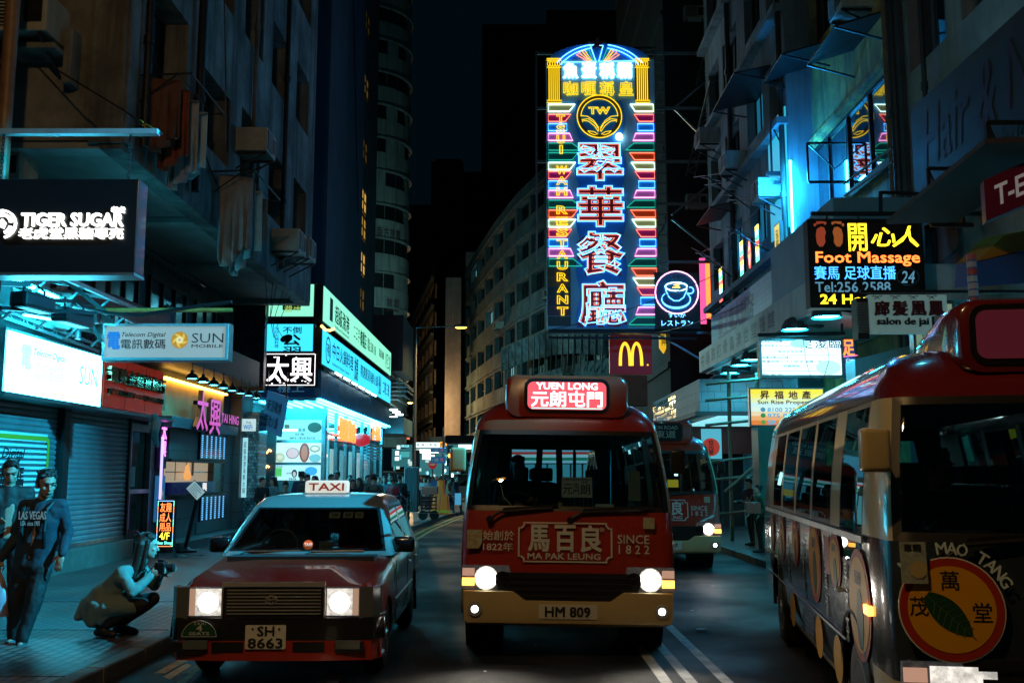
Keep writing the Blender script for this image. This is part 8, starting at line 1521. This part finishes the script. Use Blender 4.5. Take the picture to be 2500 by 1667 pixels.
for a_, b_ in zip(P[1:]+P[:1], P[2:]+P[:2]): mb.bar(Fg.p(*a_,.003), Fg.p(*b_,.003), .005, .003)
mb.build('plate_edge', WPR, tx); letters(Fg,'TAXI',(-.05,.092,.05,.115),WPR,tx,bold=.02); letters(Fg,'4',(-.022,.045,.022,.09),WPR,tx,bold=.04); letters(Fg,'SEATS',(-.082,.012,.082,.036),WPR,tx,bold=.03)
Ft = Fr((-.20,2.30,1.535),(1,0,0),(0,.14,1)); mb = MB(); mb.loft([[Vector((u,2.30+.14*(v)+d,1.525+v)) for u, v in rrect(-.23+i_,.0,.23-i_,.135-i_,.03)] for d, i_ in ((0,.012),(.015,0),(.10,0),(.125,.02))]); sg = mb.build('roof_sign', E('roof sign cream', (.85,.78,.66), .75), tx, smooth=40); letters(Fr((0,2.297,1.525),(1,0,0),(0,.14,1)),'TAXI',(-.185,.03,.185,.105),E('roof sign red', (.45,.025,.01), .45),sg,bold=.03,lift=.004); 
mb = MB(); mb.box(-.24,.24,2.28,2.46,1.512,1.527); mb.build('roof_sign_base', BLACK, tx)
Fw = Fr((0,1.20,0),(1,0,0),(0,.86,1)); od = lambda P, d, m, n_: prt(n_, P, d, m, tx, Fw)
Wd = lambda y: 1.28+(y-1.0)*1.62
for cx, cz, r_ in ((.0,1.05,.047),): fo = Fr((cx,1.36,cz),(1,0,0),(0,.3,1)); mb = MB(); mb.prism([(r_*math.cos(e),r_*math.sin(e)) for e in [2*PI*q/24 for q in range(24)]], fo, 0, .004); o = mb.build('taxi_disc', E('orange disc', (.9,.13,.02), .55), tx); letters(fo,'TAXI',(-.036,-.015,.036,.018),WPR if 0 else E('disc letter', (1,.9,.85), .8),o,bold=.03,lift=.006)
fo = Fr((.10,1.38,.985),(1,0,0),(0,.3,1)); mb = MB(); mb.prism([(0,0),(.13,0),(.13,.10),(0,.10)], fo, 0, .004); o = mb.build('taxi_card', M('grey card', (.15,.15,.15), .6), tx); letters(fo,'TAXI',(.015,.03,.115,.06),INK,o,lift=.006)
for u, w_ in ((.12,.11),(.26,.10),(.38,.085)): fo = Fr((u,1.80,1.285),(1,0,0),(0,.8,1)); mb = MB(); mb.prism([(0,0),(w_,0),(w_,.075),(0,.075)], fo, 0, .003); o = mb.build('paper_note', M('paper note', (.50,.46,.34), .7), tx); letters(fo,'登記證',(.02,.02,w_-.02,.06),INK,o,lift=.005)
mb = MB(); mb.box(-.10,.10,1.92,1.95,1.30,1.36); mb.tube([(0,1.9,1.32),(0,1.88,1.25)], .012, 6); mb.build('inner_mirror', BLACK, tx, bevel=.01)
for x0, x1 in ((-.62,-.05),(.0,.55)): mb = MB(); mb.tube([(x0,1.22,.97),(x0+.05,1.26,.995),(x1,1.29,1.0)], .01, 5); mb.bar((x0+.1,1.28,1.0),(x1+.03,1.30,1.02),.015); mb.build('wiper', BLACK, tx)
for s_ in (-1,1):
    mb = MB(); mb.loft([[Vector((s_*.90+u,1.58+d,1.04+v)) for u, v in rrect(-.11*k_,-.075*k_,.11*k_,.075*k_,.04*k_)] for d, k_ in ((-.07,.7),(-.05,.95),(.0,1),(.03,1))]); mb.bar((s_*.79,1.6,.99),(s_*.86,1.58,1.02),.05); mb.build('mirror', M('gloss black bumper', (.01,.01,.01)), tx, smooth=50)
mb = MB(); mb.tube([(.851,1.3,.55),(.853,2.4,.55),(.851,3.1,.55)], .012, 6); mb.tube([(-.851,1.3,.55),(-.853,2.4,.55),(-.851,3.1,.55)], .012, 6); mb.build('side_moulding', STEEL, tx)
for y in (2.5,3.28):
    mb = MB(); mb.tube([(.846,y,.80),(.87,y+.02,.80),(.87,y+.12,.80),(.846,y+.14,.80)], .012, 6); mb.build('door_handle', CHROME, tx)
mb = MB()
for y in (1.42,2.62,3.42):
    for s_ in (-1,1): mb.box(s_*.8475-.003,s_*.8475+.003,y,y+.008,.30,.90)
mb.build('door_gap', BLACK, tx); fs_ = Fr((.853,3.0,0),(0,1,0)); letters(Fr((.70,2.2,1.05),(0,1,0),(-.25,0,1)),'的士',(.1,.0,.4,.14),WPR,tx)
mb = MB(); mb.bar((.74,3.9,.36),(.74,3.92,.12),.2,.02); mb.build('mud_flap', RUBBER, tx)
# --- cars beyond the junction
def car(label, px, py, Y, col, w_=1.75, h=1.5, rz=0, lights=True):
    p = at(px, 1158, Y); t = thing('parked_car', label, 'car', (p.x,Y,0), rz, 'cars beyond the junction', local=True); m = M('car paint %s' % (col,), col, .3, coat=.8); k = w_/2; mb = MB()
    mb.loft([[Vector((x,y,z)) for x, z in ((-k*s_,.25),(k*s_,.25),(k*s_,zt-.15),(k*s_*.93,zt),(-k*s_*.93,zt),(-k*s_,zt-.15))] for y, s_, zt in ((0,.9,.7),(.15,1,.85),(1.1,1,.98),(3.8,1,1.0),(4.3,.95,.9))]); mb.build('body', m, t, smooth=35); mb = MB(); mb.loft([[Vector((x,y,z)) for x, y in rrect(-k*s_,a_,k*s_,b_,.15)] for z, s_, a_, b_ in ((.98,.94,.95,3.9),(h-.12,.78,1.7,3.5),(h,.7,1.9,3.3))]); mb.build('cabin', M('dark car glass', (.012,.016,.02), .06, spec=.9), t, smooth=35)
    mb = MB(); mb.box(-k*.72,k*.72,1.85,3.35,h-.015,h+.03); mb.build('roof', m, t, bevel=.02)
    for x in (-1,1):
        mb = MB(); mb.box(x*k*.72-.14,x*k*.72+.14,-.02,.06,.55,.72); mb.build('headlight', E('far headlamp', (.85,1,1), 3) if lights else LENS, t)
        for y in (.8,3.4): mb = MB(); mb.lathe([(.31,-.1),(.31,.1)], (x*(k-.1),y,.31), 'x', 16); mb.build('wheel', RUBBER, t)
car('white van like car behind the crowd, left of the ribbed cabinet', 953, 0, 62, (.5,.56,.58), 2.0, 1.9, R(18), False); car('white car beyond the junction, right of the lamp post', 1048, 0, 66, (.5,.56,.58), 1.9, 1.75, R(-40)); car('dark car among the traffic, farther up the left side street', 985, 0, 74, (.03,.04,.045), 1.8, 1.9, R(10), False); car('blue grey car half hidden behind the lamp post', 1012, 0, 78, (.10,.16,.18), 1.8, 1.7, R(-10), False)
car('dark car in front of the orange barrier', 1062, 0, 52, (.015,.018,.02), 1.7, 1.45, R(5), False); car('distant dark car with bright roof behind the white ones', 968, 0, 88, (.05,.07,.08), 1.8, 2.4, 0, False)
# litter on the carriageway
for q, (px, py) in enumerate(((1714,1538),(1620,1596),(1660,1560),(1245,1568),(1308,1575),(1600,1625),(1690,1490),(1516,1543),(1185,1638),(1740,1430))):
    p = atZ(px,py,.006); rng = random.Random(q); s_ = .09 if q == 0 else .025; mb = MB(); pts = [p+Vector((s_*rng.uniform(.5,1.1)*math.cos(e),s_*rng.uniform(.5,1.1)*math.sin(e),rng.uniform(.0,s_*.35))) for e in [2*PI*j/6 for j in range(6)]]; mb.add(pts+[p+Vector((0,0,s_*.3))], [(j,(j+1)%6,6) for j in range(6)])
    put(mb.build('paper_scrap', M('white paper', (.6,.62,.62), .8)), 'crumpled white paper lying right of the middle minibus' if q == 0 else 'tiny pale paper scrap on the asphalt near the lane lines', 'litter', None if q == 0 else 'tiny scraps on the road')
# ================================================================== PEOPLE
SKIN = M('skin', (.42,.26,.19), .5, noise=.12, scale=20); SKIN2 = M('pale skin', (.50,.33,.26), .5, noise=.1, scale=20); HAIR = M('black hair', (.008,.007,.007), .4, bump=.4, bscale=120); HAIRB = M('dark brown hair', (.022,.013,.010), .38, bump=.4, bscale=120)
EYE = M('dark eye', (.006,.005,.005), .2); LIP = M('lip', (.26,.10,.09), .5)
V = Vector
def stand(stride=.0, arms=.0, bend=.0, lean=0.0):
    J = dict(pel=V((0,0,.95)), che=V((0,-lean*.5,1.28)), nec=V((0,-lean,1.47)), hea=V((0,-lean-.02,1.60)))
    for s_, k in ((-1,'R'),(1,'L')):
        y = stride*s_; a_ = -arms*s_; J['hip'+k] = V((s_*.095,0,.90)); J['kne'+k] = V((s_*.10,-abs(y)*.2-y*.5,.49)); J['ank'+k] = V((s_*.105,-y+.03,.085)); J['toe'+k] = V((s_*.12,-y-.15,.035))
        J['sho'+k] = V((s_*.185,-lean*.9,1.40)); J['elb'+k] = V((s_*.245,-lean-a_*.4+.03,1.12)); J['wri'+k] = V((s_*(.26-bend*.1),-lean-a_-.04-bend*.24,.87+bend*.25))
    return J
def hand(mb, w_, d, side, fine):
    d = d.normalized(); x = d.cross(V((0,1,.2))).normalized(); n = x.cross(d).normalized(); c = w_+d*.05; rot = Matrix((x*1.0, n, d)).transposed()
    mb.ell(c, (.042,.018,.055), 10, 7, rot)
    for q, (u, L_) in enumerate(((-.03,.062),(-.01,.074),(.011,.07),(.031,.054))): a = c+x*u+d*.04; b = a+d*L_*.55+n*.006; e = b+d*L_*.4+n*.022; mb.cone(a,b,.0095,.009,7); mb.cone(b,e,.009,.0075,7)
    a = c+x*(-.034*side)-d*.03; b = a+(x*(-.03*side)+d*.03+n*.012); mb.cone(a,b,.012,.011,7); mb.cone(b,b+d*.032+n*.01-x*.004*side,.010,.008,7)
def human(label, loc, rz, J, top, trs, shoe=None, hairm=None, skin=None, vox=.014, look=0, pitch=0, hair='short', coat=None, group=None, face=True, sc=1.0, sleeve=True, legs=True, topname='jacket', k_=1.0, hs=1.0):
    skin = skin or SKIN; hairm = hairm or HAIR; shoe = shoe or BLACK; t = thing('person', label, 'person', loc, rz, group, local=True); t.scale = (sc,sc,sc)
    H = Matrix.Translation(J['hea'])@Matrix.Rotation(R(look),4,'Z')@Matrix.Rotation(R(pitch),4,'X')@Matrix.Scale(hs,4); h = lambda x,y,z: H@V((x,y,z)); HR = H.to_3x3()
    mb = MB(); mb.ell(h(0,.012,.03), (.076,.096,.098), 16, 12, HR); mb.ell(h(0,-.022,-.045), (.060,.068,.075), 14, 10, HR); mb.ell(h(0,-.052,-.092), (.032,.03,.022), 10, 8, HR)
    mb.cone(h(0,-.082,.018), h(0,-.104,-.026), .010, .0165, 8); mb.ell(h(0,-.082,-.062), (.026,.014,.011), 10, 6, HR); mb.ell(h(0,-.079,.036), (.05,.018,.012), 10, 6, HR)
    for s_ in (-1,1): mb.ell(h(s_*.079,.014,-.012), (.012,.022,.033), 8, 6, HR); mb.ell(h(s_*.040,-.060,-.022), (.022,.02,.018), 8, 6, HR)
    mb.cone(J['nec']-V((0,0,.05)), h(0,.012,-.06), .058, .054, 12); mb.cone(J['pel'], J['che'], .125, .125, 14); mb.cone(J['che'], J['nec']-V((0,0,.04)), .125, .075, 14)
    for k, s_ in (('R',-1),('L',1)):
        mb.cone(J['nec']-V((0,0,.06)), J['sho'+k], .06, .055); mb.cone(J['sho'+k], J['elb'+k], .048, .038); mb.cone(J['elb'+k], J['wri'+k], .038, .026); d = J['wri'+k]-J['elb'+k]; hand(mb, J['wri'+k], d if 'hd'+k not in J else J['hd'+k], s_, vox < .01)
        if legs: mb.cone(J['hip'+k], J['kne'+k], .078, .052); mb.cone(J['kne'+k], J['ank'+k], .052, .036); mb.cone(J['ank'+k], J['ank'+k].lerp(J['toe'+k],.5), .032, .024)
    me = remesh(mb, min(vox, .0075) if vox < .02 else vox*.8, 3 if vox < .02 else 2); me.name = 'body'; link('body', me, skin, t)
    mb = MB(); tt = 1.14
    ax = (J['shoL']-J['shoR']).normalized()*.05; hem = (J['pel']-J['che']).normalized()*.11
    for s_ in (-1,1): mb.cone(J['pel']+ax*s_+hem*.0, J['che']+ax*s_, .125*k_, .122*k_, 14); mb.cone(J['pel']+ax*s_, J['pel']+ax*s_*1.1+hem, .127*k_, .128*k_, 14)
    mb.cone(J['che'], J['nec']-V((0,0,.055)), .13*k_, .088, 14)
    for k in 'RL':
        mb.cone(J['nec']-V((0,0,.075)), J['sho'+k], .072, .072); mb.cone(J['che'], J['sho'+k]-V((0,0,.05)), .12, .075); mb.cone(J['pel']+V((0,0,.1)), J['sho'+k].lerp(J['che'],.3), .115, .095)
        if sleeve: mb.cone(J['sho'+k], J['elb'+k], .068, .054*k_); mb.cone(J['elb'+k], J['wri'+k]-(J['wri'+k]-J['elb'+k])*.06, .056*k_, .043)
        else: mb.cone(J['sho'+k], J['sho'+k].lerp(J['elb'+k],.6), .07, .064)
    if coat: coat(mb)
    me = remesh(mb, vox, 3, 0, .022 if vox < .02 else 0); me.name = topname; link(topname, me, top, t)
    if legs:
        mb = MB(); mb.cone(J['hipR'].lerp(J['hipL'],.2)+V((0,0,.03)), J['hipL'].lerp(J['hipR'],.2)+V((0,0,.03)), .125, .125, 12)
        for k in 'RL': mb.cone(J['hip'+k], J['kne'+k], .098*k_, .072*k_); mb.cone(J['kne'+k], J['ank'+k]+V((0,0,.02)), .072*k_, .056*k_)
        me = remesh(mb, vox, 3, 0, .026 if vox < .02 else 0); me.name = 'trousers'; link('trousers', me, trs, t)
        for k in 'RL':
            mb = MB(); a, b = J['ank'+k], J['toe'+k]; back = (a-b); back.z = 0; back = back.normalized() if back.length > .01 else V((0,1,0)); mb.cone(a+back*.045-V((0,0,.045)), b-V((0,0,.0)), .042, .040); mb.cone(a, a+V((0,0,.035)), .052, .05); mb.cone(a-V((0,0,.03)), b+(b-a)*.12, .046, .038); me = remesh(mb, min(vox,.012), 2); me.name = 'shoe'; o = link('shoe', me, shoe, t)
    mb = MB(); mb.ell(h(0,.034,.055), (.084,.097,.089), 16, 10, HR); rng = random.Random(label)
    for q in range(16): x_ = -.068+.136*q/15; mb.cone(h(x_*.8,.0-abs(x_)*.1,.128-x_*x_*7), h(x_+rng.uniform(-.015,.015),-.070+abs(x_)*.35+rng.uniform(-.008,.01),.102+rng.uniform(-.018,.012)-x_*x_*5), .026, .009, 6)
    for q in range(12): a_ = rng.uniform(0,6.28); mb.cone(h(.05*math.cos(a_),.035+.06*math.sin(a_),.10), h(.085*math.cos(a_),.04+.098*math.sin(a_),.115+rng.uniform(-.03,.03)), .025, .008, 6)
    for s_ in (-1,1): mb.ell(h(s_*.066,.03,.01), (.022,.055,.055), 10, 7, HR)
    if hair == 'long':
        for s_ in (-1,0,1): mb.cone(h(s_*.05,.06,.02), h(s_*.075,.085,-.31), .058, .036, 10)
        for s_ in (-1,1): mb.cone(h(s_*.078,.0,.04), h(s_*.085,.01,-.22), .026, .024, 8)
    elif hair == 'spiky':
        for q in range(14): a_ = q*2.4; mb.cone(h(.05*math.cos(a_),.02+.05*math.sin(a_),.10), h(.085*math.cos(a_),.0+.085*math.sin(a_),.165), .03, .008, 6)
    me = remesh(mb, max(.008, vox*.7), 2); me.name = 'hair'; link('hair', me, hairm, t)
    if face:
        for s_ in (-1,1): mb = MB(); mb.ell(h(s_*.033,-.090,.012), (.012,.006,.0055), 8, 6, HR); mb.build('eye', EYE, t, smooth=60); mb = MB(); mb.tube([h(s_*.016,-.097,.034),h(s_*.034,-.096,.040),h(s_*.052,-.084,.034)], .0042, 5); mb.build('eyebrow', hairm, t)
        mb = MB(); mb.tube([h(-.022,-.092,-.058),h(0,-.098,-.056),h(.022,-.092,-.058)], [.003,.006,.003], 6); mb.build('mouth', LIP, t)
    return t
# man in the printed jersey
Ym = 9.86; p0 = at(72,1564,Ym); q9 = Ym/FPX
L = lambda px, py, y=0: V(((px-72)*q9, y, (1158-py)*q9+CAMZ-.135))
J = dict(hea=L(112,1181,-.04), nec=L(98,1216,-.0), che=L(98,1265,.0), pel=L(85,1360,.02))
J.update(shoR=L(60,1234,.0), elbR=L(38,1300,.06), wriR=L(14,1358,-.05), shoL=L(142,1232,.02), elbL=L(156,1298,.08), wriL=L(160,1346,-.06), hipR=L(64,1382,0), hipL=L(106,1382,0), kneR=L(54,1462,-.02), kneL=L(102,1462,-.10), ankR=L(44,1546,.06), ankL=L(88,1546,-.14), toeR=L(38,1560,-.13), toeL=L(98,1560,-.33), hdL=V((-.15,-.25,-1)))
NAVY = M('navy jersey', (.018,.035,.055), .8, bump=.15, bscale=60, noise=.2, scale=8); BLK_T = M('black trousers', (.010,.011,.013), .75, bump=.1, bscale=30); GREYSH = M('grey running shoe', (.07,.10,.12), .6, noise=.6, scale=40)
man = human('young man in navy jersey with white lettering walking past the shutters', (p0.x-.07,Ym,.135), 0, J, NAVY, BLK_T, GREYSH, look=42, pitch=14, vox=.011, topname='jersey', k_=1.08, hs=1.07)
fj = Fr(L(70,1262,-.205)+V((0,0,0)), (1,.05,0)); PRJ = M('white jersey print', (.8,.85,.85), .7)
letters(fj,'LAS VEGAS',(.0,.0,.255,.075),PRJ,man,bold=.035); letters(fj,'USA  since 1905',(.02,-.06,.2,-.015),PRJ,man,bold=.02)
mb = MB()
for s_, x in ((-1,68),(1,128)): mb.tube([L(x,1226,.10),L(x+2*s_,1221,-.02),L(x-2*s_,1240,-.13),L(x-3*s_,1290,-.155),L(x-8*s_,1330,-.08)], .018, 6)
b = L(98,1280,.17); mb.cbox(b, .26, .14, .40); put(mb.build('backpack', M('black nylon', (.010,.011,.013), .6)), 'black backpack strapped on the man in the navy jersey', 'backpack').location = (p0.x-.07,Ym,.135)
mb = MB(); c = L(8,1400,-.07); rows = []
for j in range(7):
    v = j/6; rr = .03+.115*min(1,v*1.6); rows.append([c+V((rr*math.cos(e)*(1+.12*math.sin(3*e+j)), .6*rr*math.sin(e), .10-.46*v)) for e in [2*PI*q/12 for q in range(12)]])
mb.loft(rows); put(mb.build('carrier_bag', M('pinkish plastic', (.38,.28,.34), .35, noise=.25, scale=9), smooth=60), 'pinkish plastic carrier bag held by the man in the navy jersey', 'bag').location = (p0.x-.07,Ym,.135)
# second man at the left edge
J = stand(.12, .1, 1.0, .05); human('man in dark coat half cut off by the left edge, looking down', (at(-40,1560,10.3).x,10.6,.135), R(35), J, M('black coat', (.014,.016,.018), .7), BLK_T, None, look=-8, pitch=18, hair='short', vox=.014, sc=1.0)
# crouching photographer
Yw = 10.25; p1 = at(290,1550,Yw); qw = Yw/FPX; Wd_ = lambda px, py, y=0: V(((px-290)*qw, y, (1550-py)*qw))
J = dict(hea=Wd_(347,1345,.02), nec=Wd_(326,1386,.0), che=Wd_(298,1425,0), pel=Wd_(256,1482,0), shoR=Wd_(304,1402,-.16), shoL=Wd_(322,1400,.15), elbR=Wd_(338,1446,-.22), elbL=Wd_(352,1440,.20), wriR=Wd_(366,1410,-.07), wriL=Wd_(376,1408,.08), hipR=Wd_(262,1490,-.10), hipL=Wd_(262,1490,.10), kneR=Wd_(352,1476,-.13), kneL=Wd_(356,1470,.12), ankR=Wd_(258,1530,-.10), ankL=Wd_(285,1530,.10), toeR=Wd_(286,1543,-.13), toeL=Wd_(318,1544,.08), hdR=V((.8,.1,.3)), hdL=V((.8,-.1,.3)))
def coat(mb):
    mb.cone(Wd_(262,1470,0), Wd_(235,1488,0), .20, .17, 14); mb.cone(Wd_(240,1470,0), Wd_(205,1492,-.03), .15, .045, 12); mb.cone(Wd_(250,1480,-.1), Wd_(238,1516,-.14), .14, .06, 12); mb.cone(Wd_(215,1485,0), Wd_(196,1506,-.05), .11, .05, 12); mb.cone(Wd_(250,1480,.1), Wd_(225,1500,.12), .13, .06, 12); mb.cone(Wd_(270,1480,-.13), Wd_(330,1482,-.14), .115, .085, 12); mb.cone(Wd_(270,1490,-.14), Wd_(262,1512,-.16), .09, .05, 10)
human('woman in a grey green coat crouching on the footway with a camera', (p1.x,Yw,.135), 0, J, M('grey green wool coat', (.16,.23,.21), .9, bump=.25, bscale=70, noise=.15, scale=6), BLK_T, M('black shoe', (.012,.012,.013), .5), HAIRB, SKIN2, .012, 105, 6, 'long', coat, face=False, topname='coat')
t = thing('camera', 'black camera with stubby lens held by the crouching woman', 'camera', (p1.x,Yw,.135), local=True); c = Wd_(383,1392,.0); mb = MB(); mb.cbox(c, .085, .15, .10); mb.cbox(c+V((.0,0,.06)), .06, .06, .03); mb.cbox(c+V((.02,-.06,-.01)), .07, .035, .10); mb.build('camera_body', BLACK, t, bevel=.008)
mb = MB(); mb.lathe([(.042,.03),(.044,.10),(.046,.13),(.038,.135)], c+V((0,0,-.008)), 'x', 18); mb.build('lens', M('lens barrel', (.02,.02,.021), .3, coat=.4), t, smooth=40); mb = MB(); mb.tube([c+V((-.03,-.075,.03)),c+V((-.10,-.09,-.05)),c+V((-.16,-.06,.02))], .007, 5); mb.build('strap', BLACK, t)
# drivers
def sit(): 
    J = stand(); J.update(pel=V((0,0,.10)), che=V((0,0,.42)), nec=V((0,-.01,.60)), hea=V((0,-.04,.735)))
    for s_, k in ((-1,'R'),(1,'L')): J['sho'+k] = V((s_*.19,0,.53)); J['elb'+k] = V((s_*.24,-.14,.30)); J['wri'+k] = V((s_*.17,-.40,.36)); J['hip'+k] = V((s_*.1,0,.08)); J['kne'+k] = V((s_*.13,-.42,.10)); J['ank'+k] = V((s_*.13,-.5,-.30)); J['toe'+k] = V((s_*.14,-.64,-.34))
    return J
def driver(veh, loc, label, top, **k):
    bpy.context.view_layer.update(); Mx = Matrix.Translation(veh.location)@veh.rotation_euler.to_matrix().to_4x4(); p = Mx@V(loc); J = sit()
    if 'J' in k: J.update(k.pop('J'))
    return human(label, tuple(p), veh.rotation_euler.z, J, top, BLK_T, None, vox=.016, **k)
driver(bm1, (-.48,1.42,1.05), 'driver of the middle minibus sitting in shadow behind the wheel', M('black shirt', (.012,.012,.014), .8), look=10, hair='short')
driver(tx, (-.36,2.25,.62), 'taxi driver with weathered face behind the steering wheel', M('dark shirt', (.02,.025,.03), .8), look=5, sc=.86)
driver(bm3, (-.42,1.42,1.02), 'driver of the wrapped minibus turned to the side, in black shirt', M('black print shirt', (.014,.013,.014), .8), look=48, hair='short', sleeve=True, J=dict(wriL=V((.34,-.36,.44)), elbL=V((.34,-.12,.30))))
driver(bm2, (-.48,1.42,1.03), 'driver of the second red minibus, hardly visible', M('dark shirt', (.02,.025,.03), .8), look=0, face=False)
# the crowd on the left corner, on the crossing and by the scaffold
TR2 = [M('dark denim', (.02,.03,.05), .8), M('black trousers', (0,0,0)), M('grey trousers', (.06,.065,.07), .8)]
PROTO = {}
def member(kind, px, ytop, Y, rz, col, label, tr=0, z0=.13, group='people on the left corner'):
    zt = at(px,ytop,Y).z; s_ = max(.78, min(1.06, (zt-z0)/1.72)); p = at(px,1200,Y); mt = M('crowd cloth %s' % (col,), col, .85, noise=.15, scale=6)
    if kind not in PROTO:
        J = {'man': stand(.06,.05,.4), 'woman': stand(.03,.0,.9), 'walk': stand(.26,.22,.1), 'look': stand(.05,.03,1.0,.06)}[kind]
        t = human(label, (p.x,Y,z0), R(rz), J, mt, TR2[tr], None, HAIR if kind != 'woman' else HAIRB, SKIN2, .026, 0, {'look':25}.get(kind,4), 'long' if kind == 'woman' else 'short', None, group, True, s_); PROTO[kind] = t
    else:
        t = copy_tree(PROTO[kind]); t.location = (p.x,Y,z0); t.rotation_euler = (0,0,R(rz)); t.scale = (s_,s_,s_); t['label'] = label; t['group'] = group
        for c in t.children:
            if c.name.startswith(('jacket','trousers')): c.material_slots[0].link = 'OBJECT'; c.material_slots[0].material = mt if c.name.startswith('jacket') else TR2[tr]
    return t
for a in (('man',640,1166,25,60,(.015,.017,.02),'man in black suit in profile beside the mosaic pillar'),('woman',667,1165,25.3,-50,(.10,.26,.32),'long haired woman in pale blue jacket facing the man in the black suit'),('look',697,1176,21.5,10,(.09,.08,.07),'man in taupe jacket looking down just behind the taxi'),
    ('man',735,1151,27,160,(.02,.05,.12),'man in royal blue jacket seen from behind, left of the taxi sign'),('look',749,1158,25.5,15,(.05,.06,.07),'black haired man behind the taxi roof sign'),('woman',768,1162,26.5,-20,(.03,.035,.04),'woman with dark hair just above the taxi roof sign'),
    ('man',807,1158,28,40,(.03,.03,.035),'man in dark grey looking right, beside the glass shopfront'),('man',822,1152,28.6,-25,(.02,.02,.022),'taller man in black next to the man in dark grey'),('woman',860,1171,25.5,20,(.015,.015,.017),'pale faced woman in black with long hair right of the taxi sign'),('woman',876,1167,27,-30,(.03,.03,.035),'second long haired woman close behind the pale faced one'),
    ('man',853,1160,31,0,(.16,.20,.21),'man in light grey farther back in front of the shop glass'),('man',897,1160,29,30,(.04,.045,.05),'man with short hair left of the grey hooded person'),('man',912,1158,24,175,(.10,.13,.13),'person in grey hooded top with backpack straps seen from behind'),('woman',938,1163,32,10,(.09,.2,.24),'woman in teal top in the middle of the crowd'),
    ('man',953,1158,33,-10,(.35,.38,.33),'person in pale cream jacket and glasses'),('look',957,1168,29,150,(.42,.03,.05),'person in crimson jacket looking down'),('man',975,1160,31,178,(.012,.012,.014),'man in black with a print on his back beside the railing',1),
    ('man',925,1166,38,0,(.02,.025,.03),'dark figure deep in the crowd near the far shop end'),('woman',985,1164,40,0,(.06,.08,.09),'figure in slate coat behind the man in black'),('man',944,1164,44,20,(.03,.04,.05),'small far figure between the crowd and the white car')): member(*a)
for a in (('woman',1035,1166,46,15,(.45,.48,.47),'small woman in white by the far kerb'),('woman',1046,1168,47,-10,(.12,.28,.34),'small woman in light blue beside the one in white'),('walk',1095,1166,43,80,(.22,.15,.10),'fair haired person in brown walking past the orange barrier',0,.0),('walk',1113,1162,44,60,(.02,.03,.045),'person in dark blue jacket walking left of the middle minibus',0,.0),
    ('man',1028,1163,52,0,(.02,.025,.03),'dark distant figure beside the lamp post'),('man',1066,1163,56,0,(.03,.04,.05),'dark distant figure under the blue direction signs')): member(*a, group='people near the junction')
member('look',1834,1168,23,-60,(.10,.03,.05),'person in maroon jacket with a mask beside the bamboo scaffold',1,.13,'people by the scaffold'); member('man',1852,1185,21,-80,(.03,.10,.06),'person in dark green jacket just behind the wrapped minibus',1,.13,'people by the scaffold')
mb = MB(); p = at(1838,1238,20.6); mb.box(p.x-.14,p.x+.14,20.5,20.66,p.z-.12,p.z+.1); mb.tube([p+V((-.08,0,.1)),p+V((0,0,.26)),p+V((.08,0,.1))], .012, 5); put(mb.build('handbag', M('salmon leather', (.42,.17,.12), .5), bevel=.02), 'salmon handbag held by the person in dark green', 'bag')
p = at(912,1200,24.0); mb = MB()
for s_ in (-1,1): mb.tube([p+V((s_*.11,.1,1.47-p.z+.0)), p+V((s_*.12,-.14,1.40-p.z)), p+V((s_*.13,-.17,1.1-p.z))], .025, 6)
mb.box(p.x-.15,p.x+.15,23.7,23.86,.95,1.36); put(mb.build('backpack', M('black nylon', (0,0,0)), bevel=.03), 'black backpack worn by the person in the grey hooded top', 'backpack')
mb = MB(); p = at(1118,1215,43.6); mb.box(p.x-.13,p.x+.13,43.5,43.7,p.z-.3,p.z+.2); put(mb.build('carrier_bag', E('glowing blue bag', (.1,.5,.8), .6)), 'pale blue bag carried by the person in dark blue', 'bag')
bpy.data.scenes.remove(_tmp)
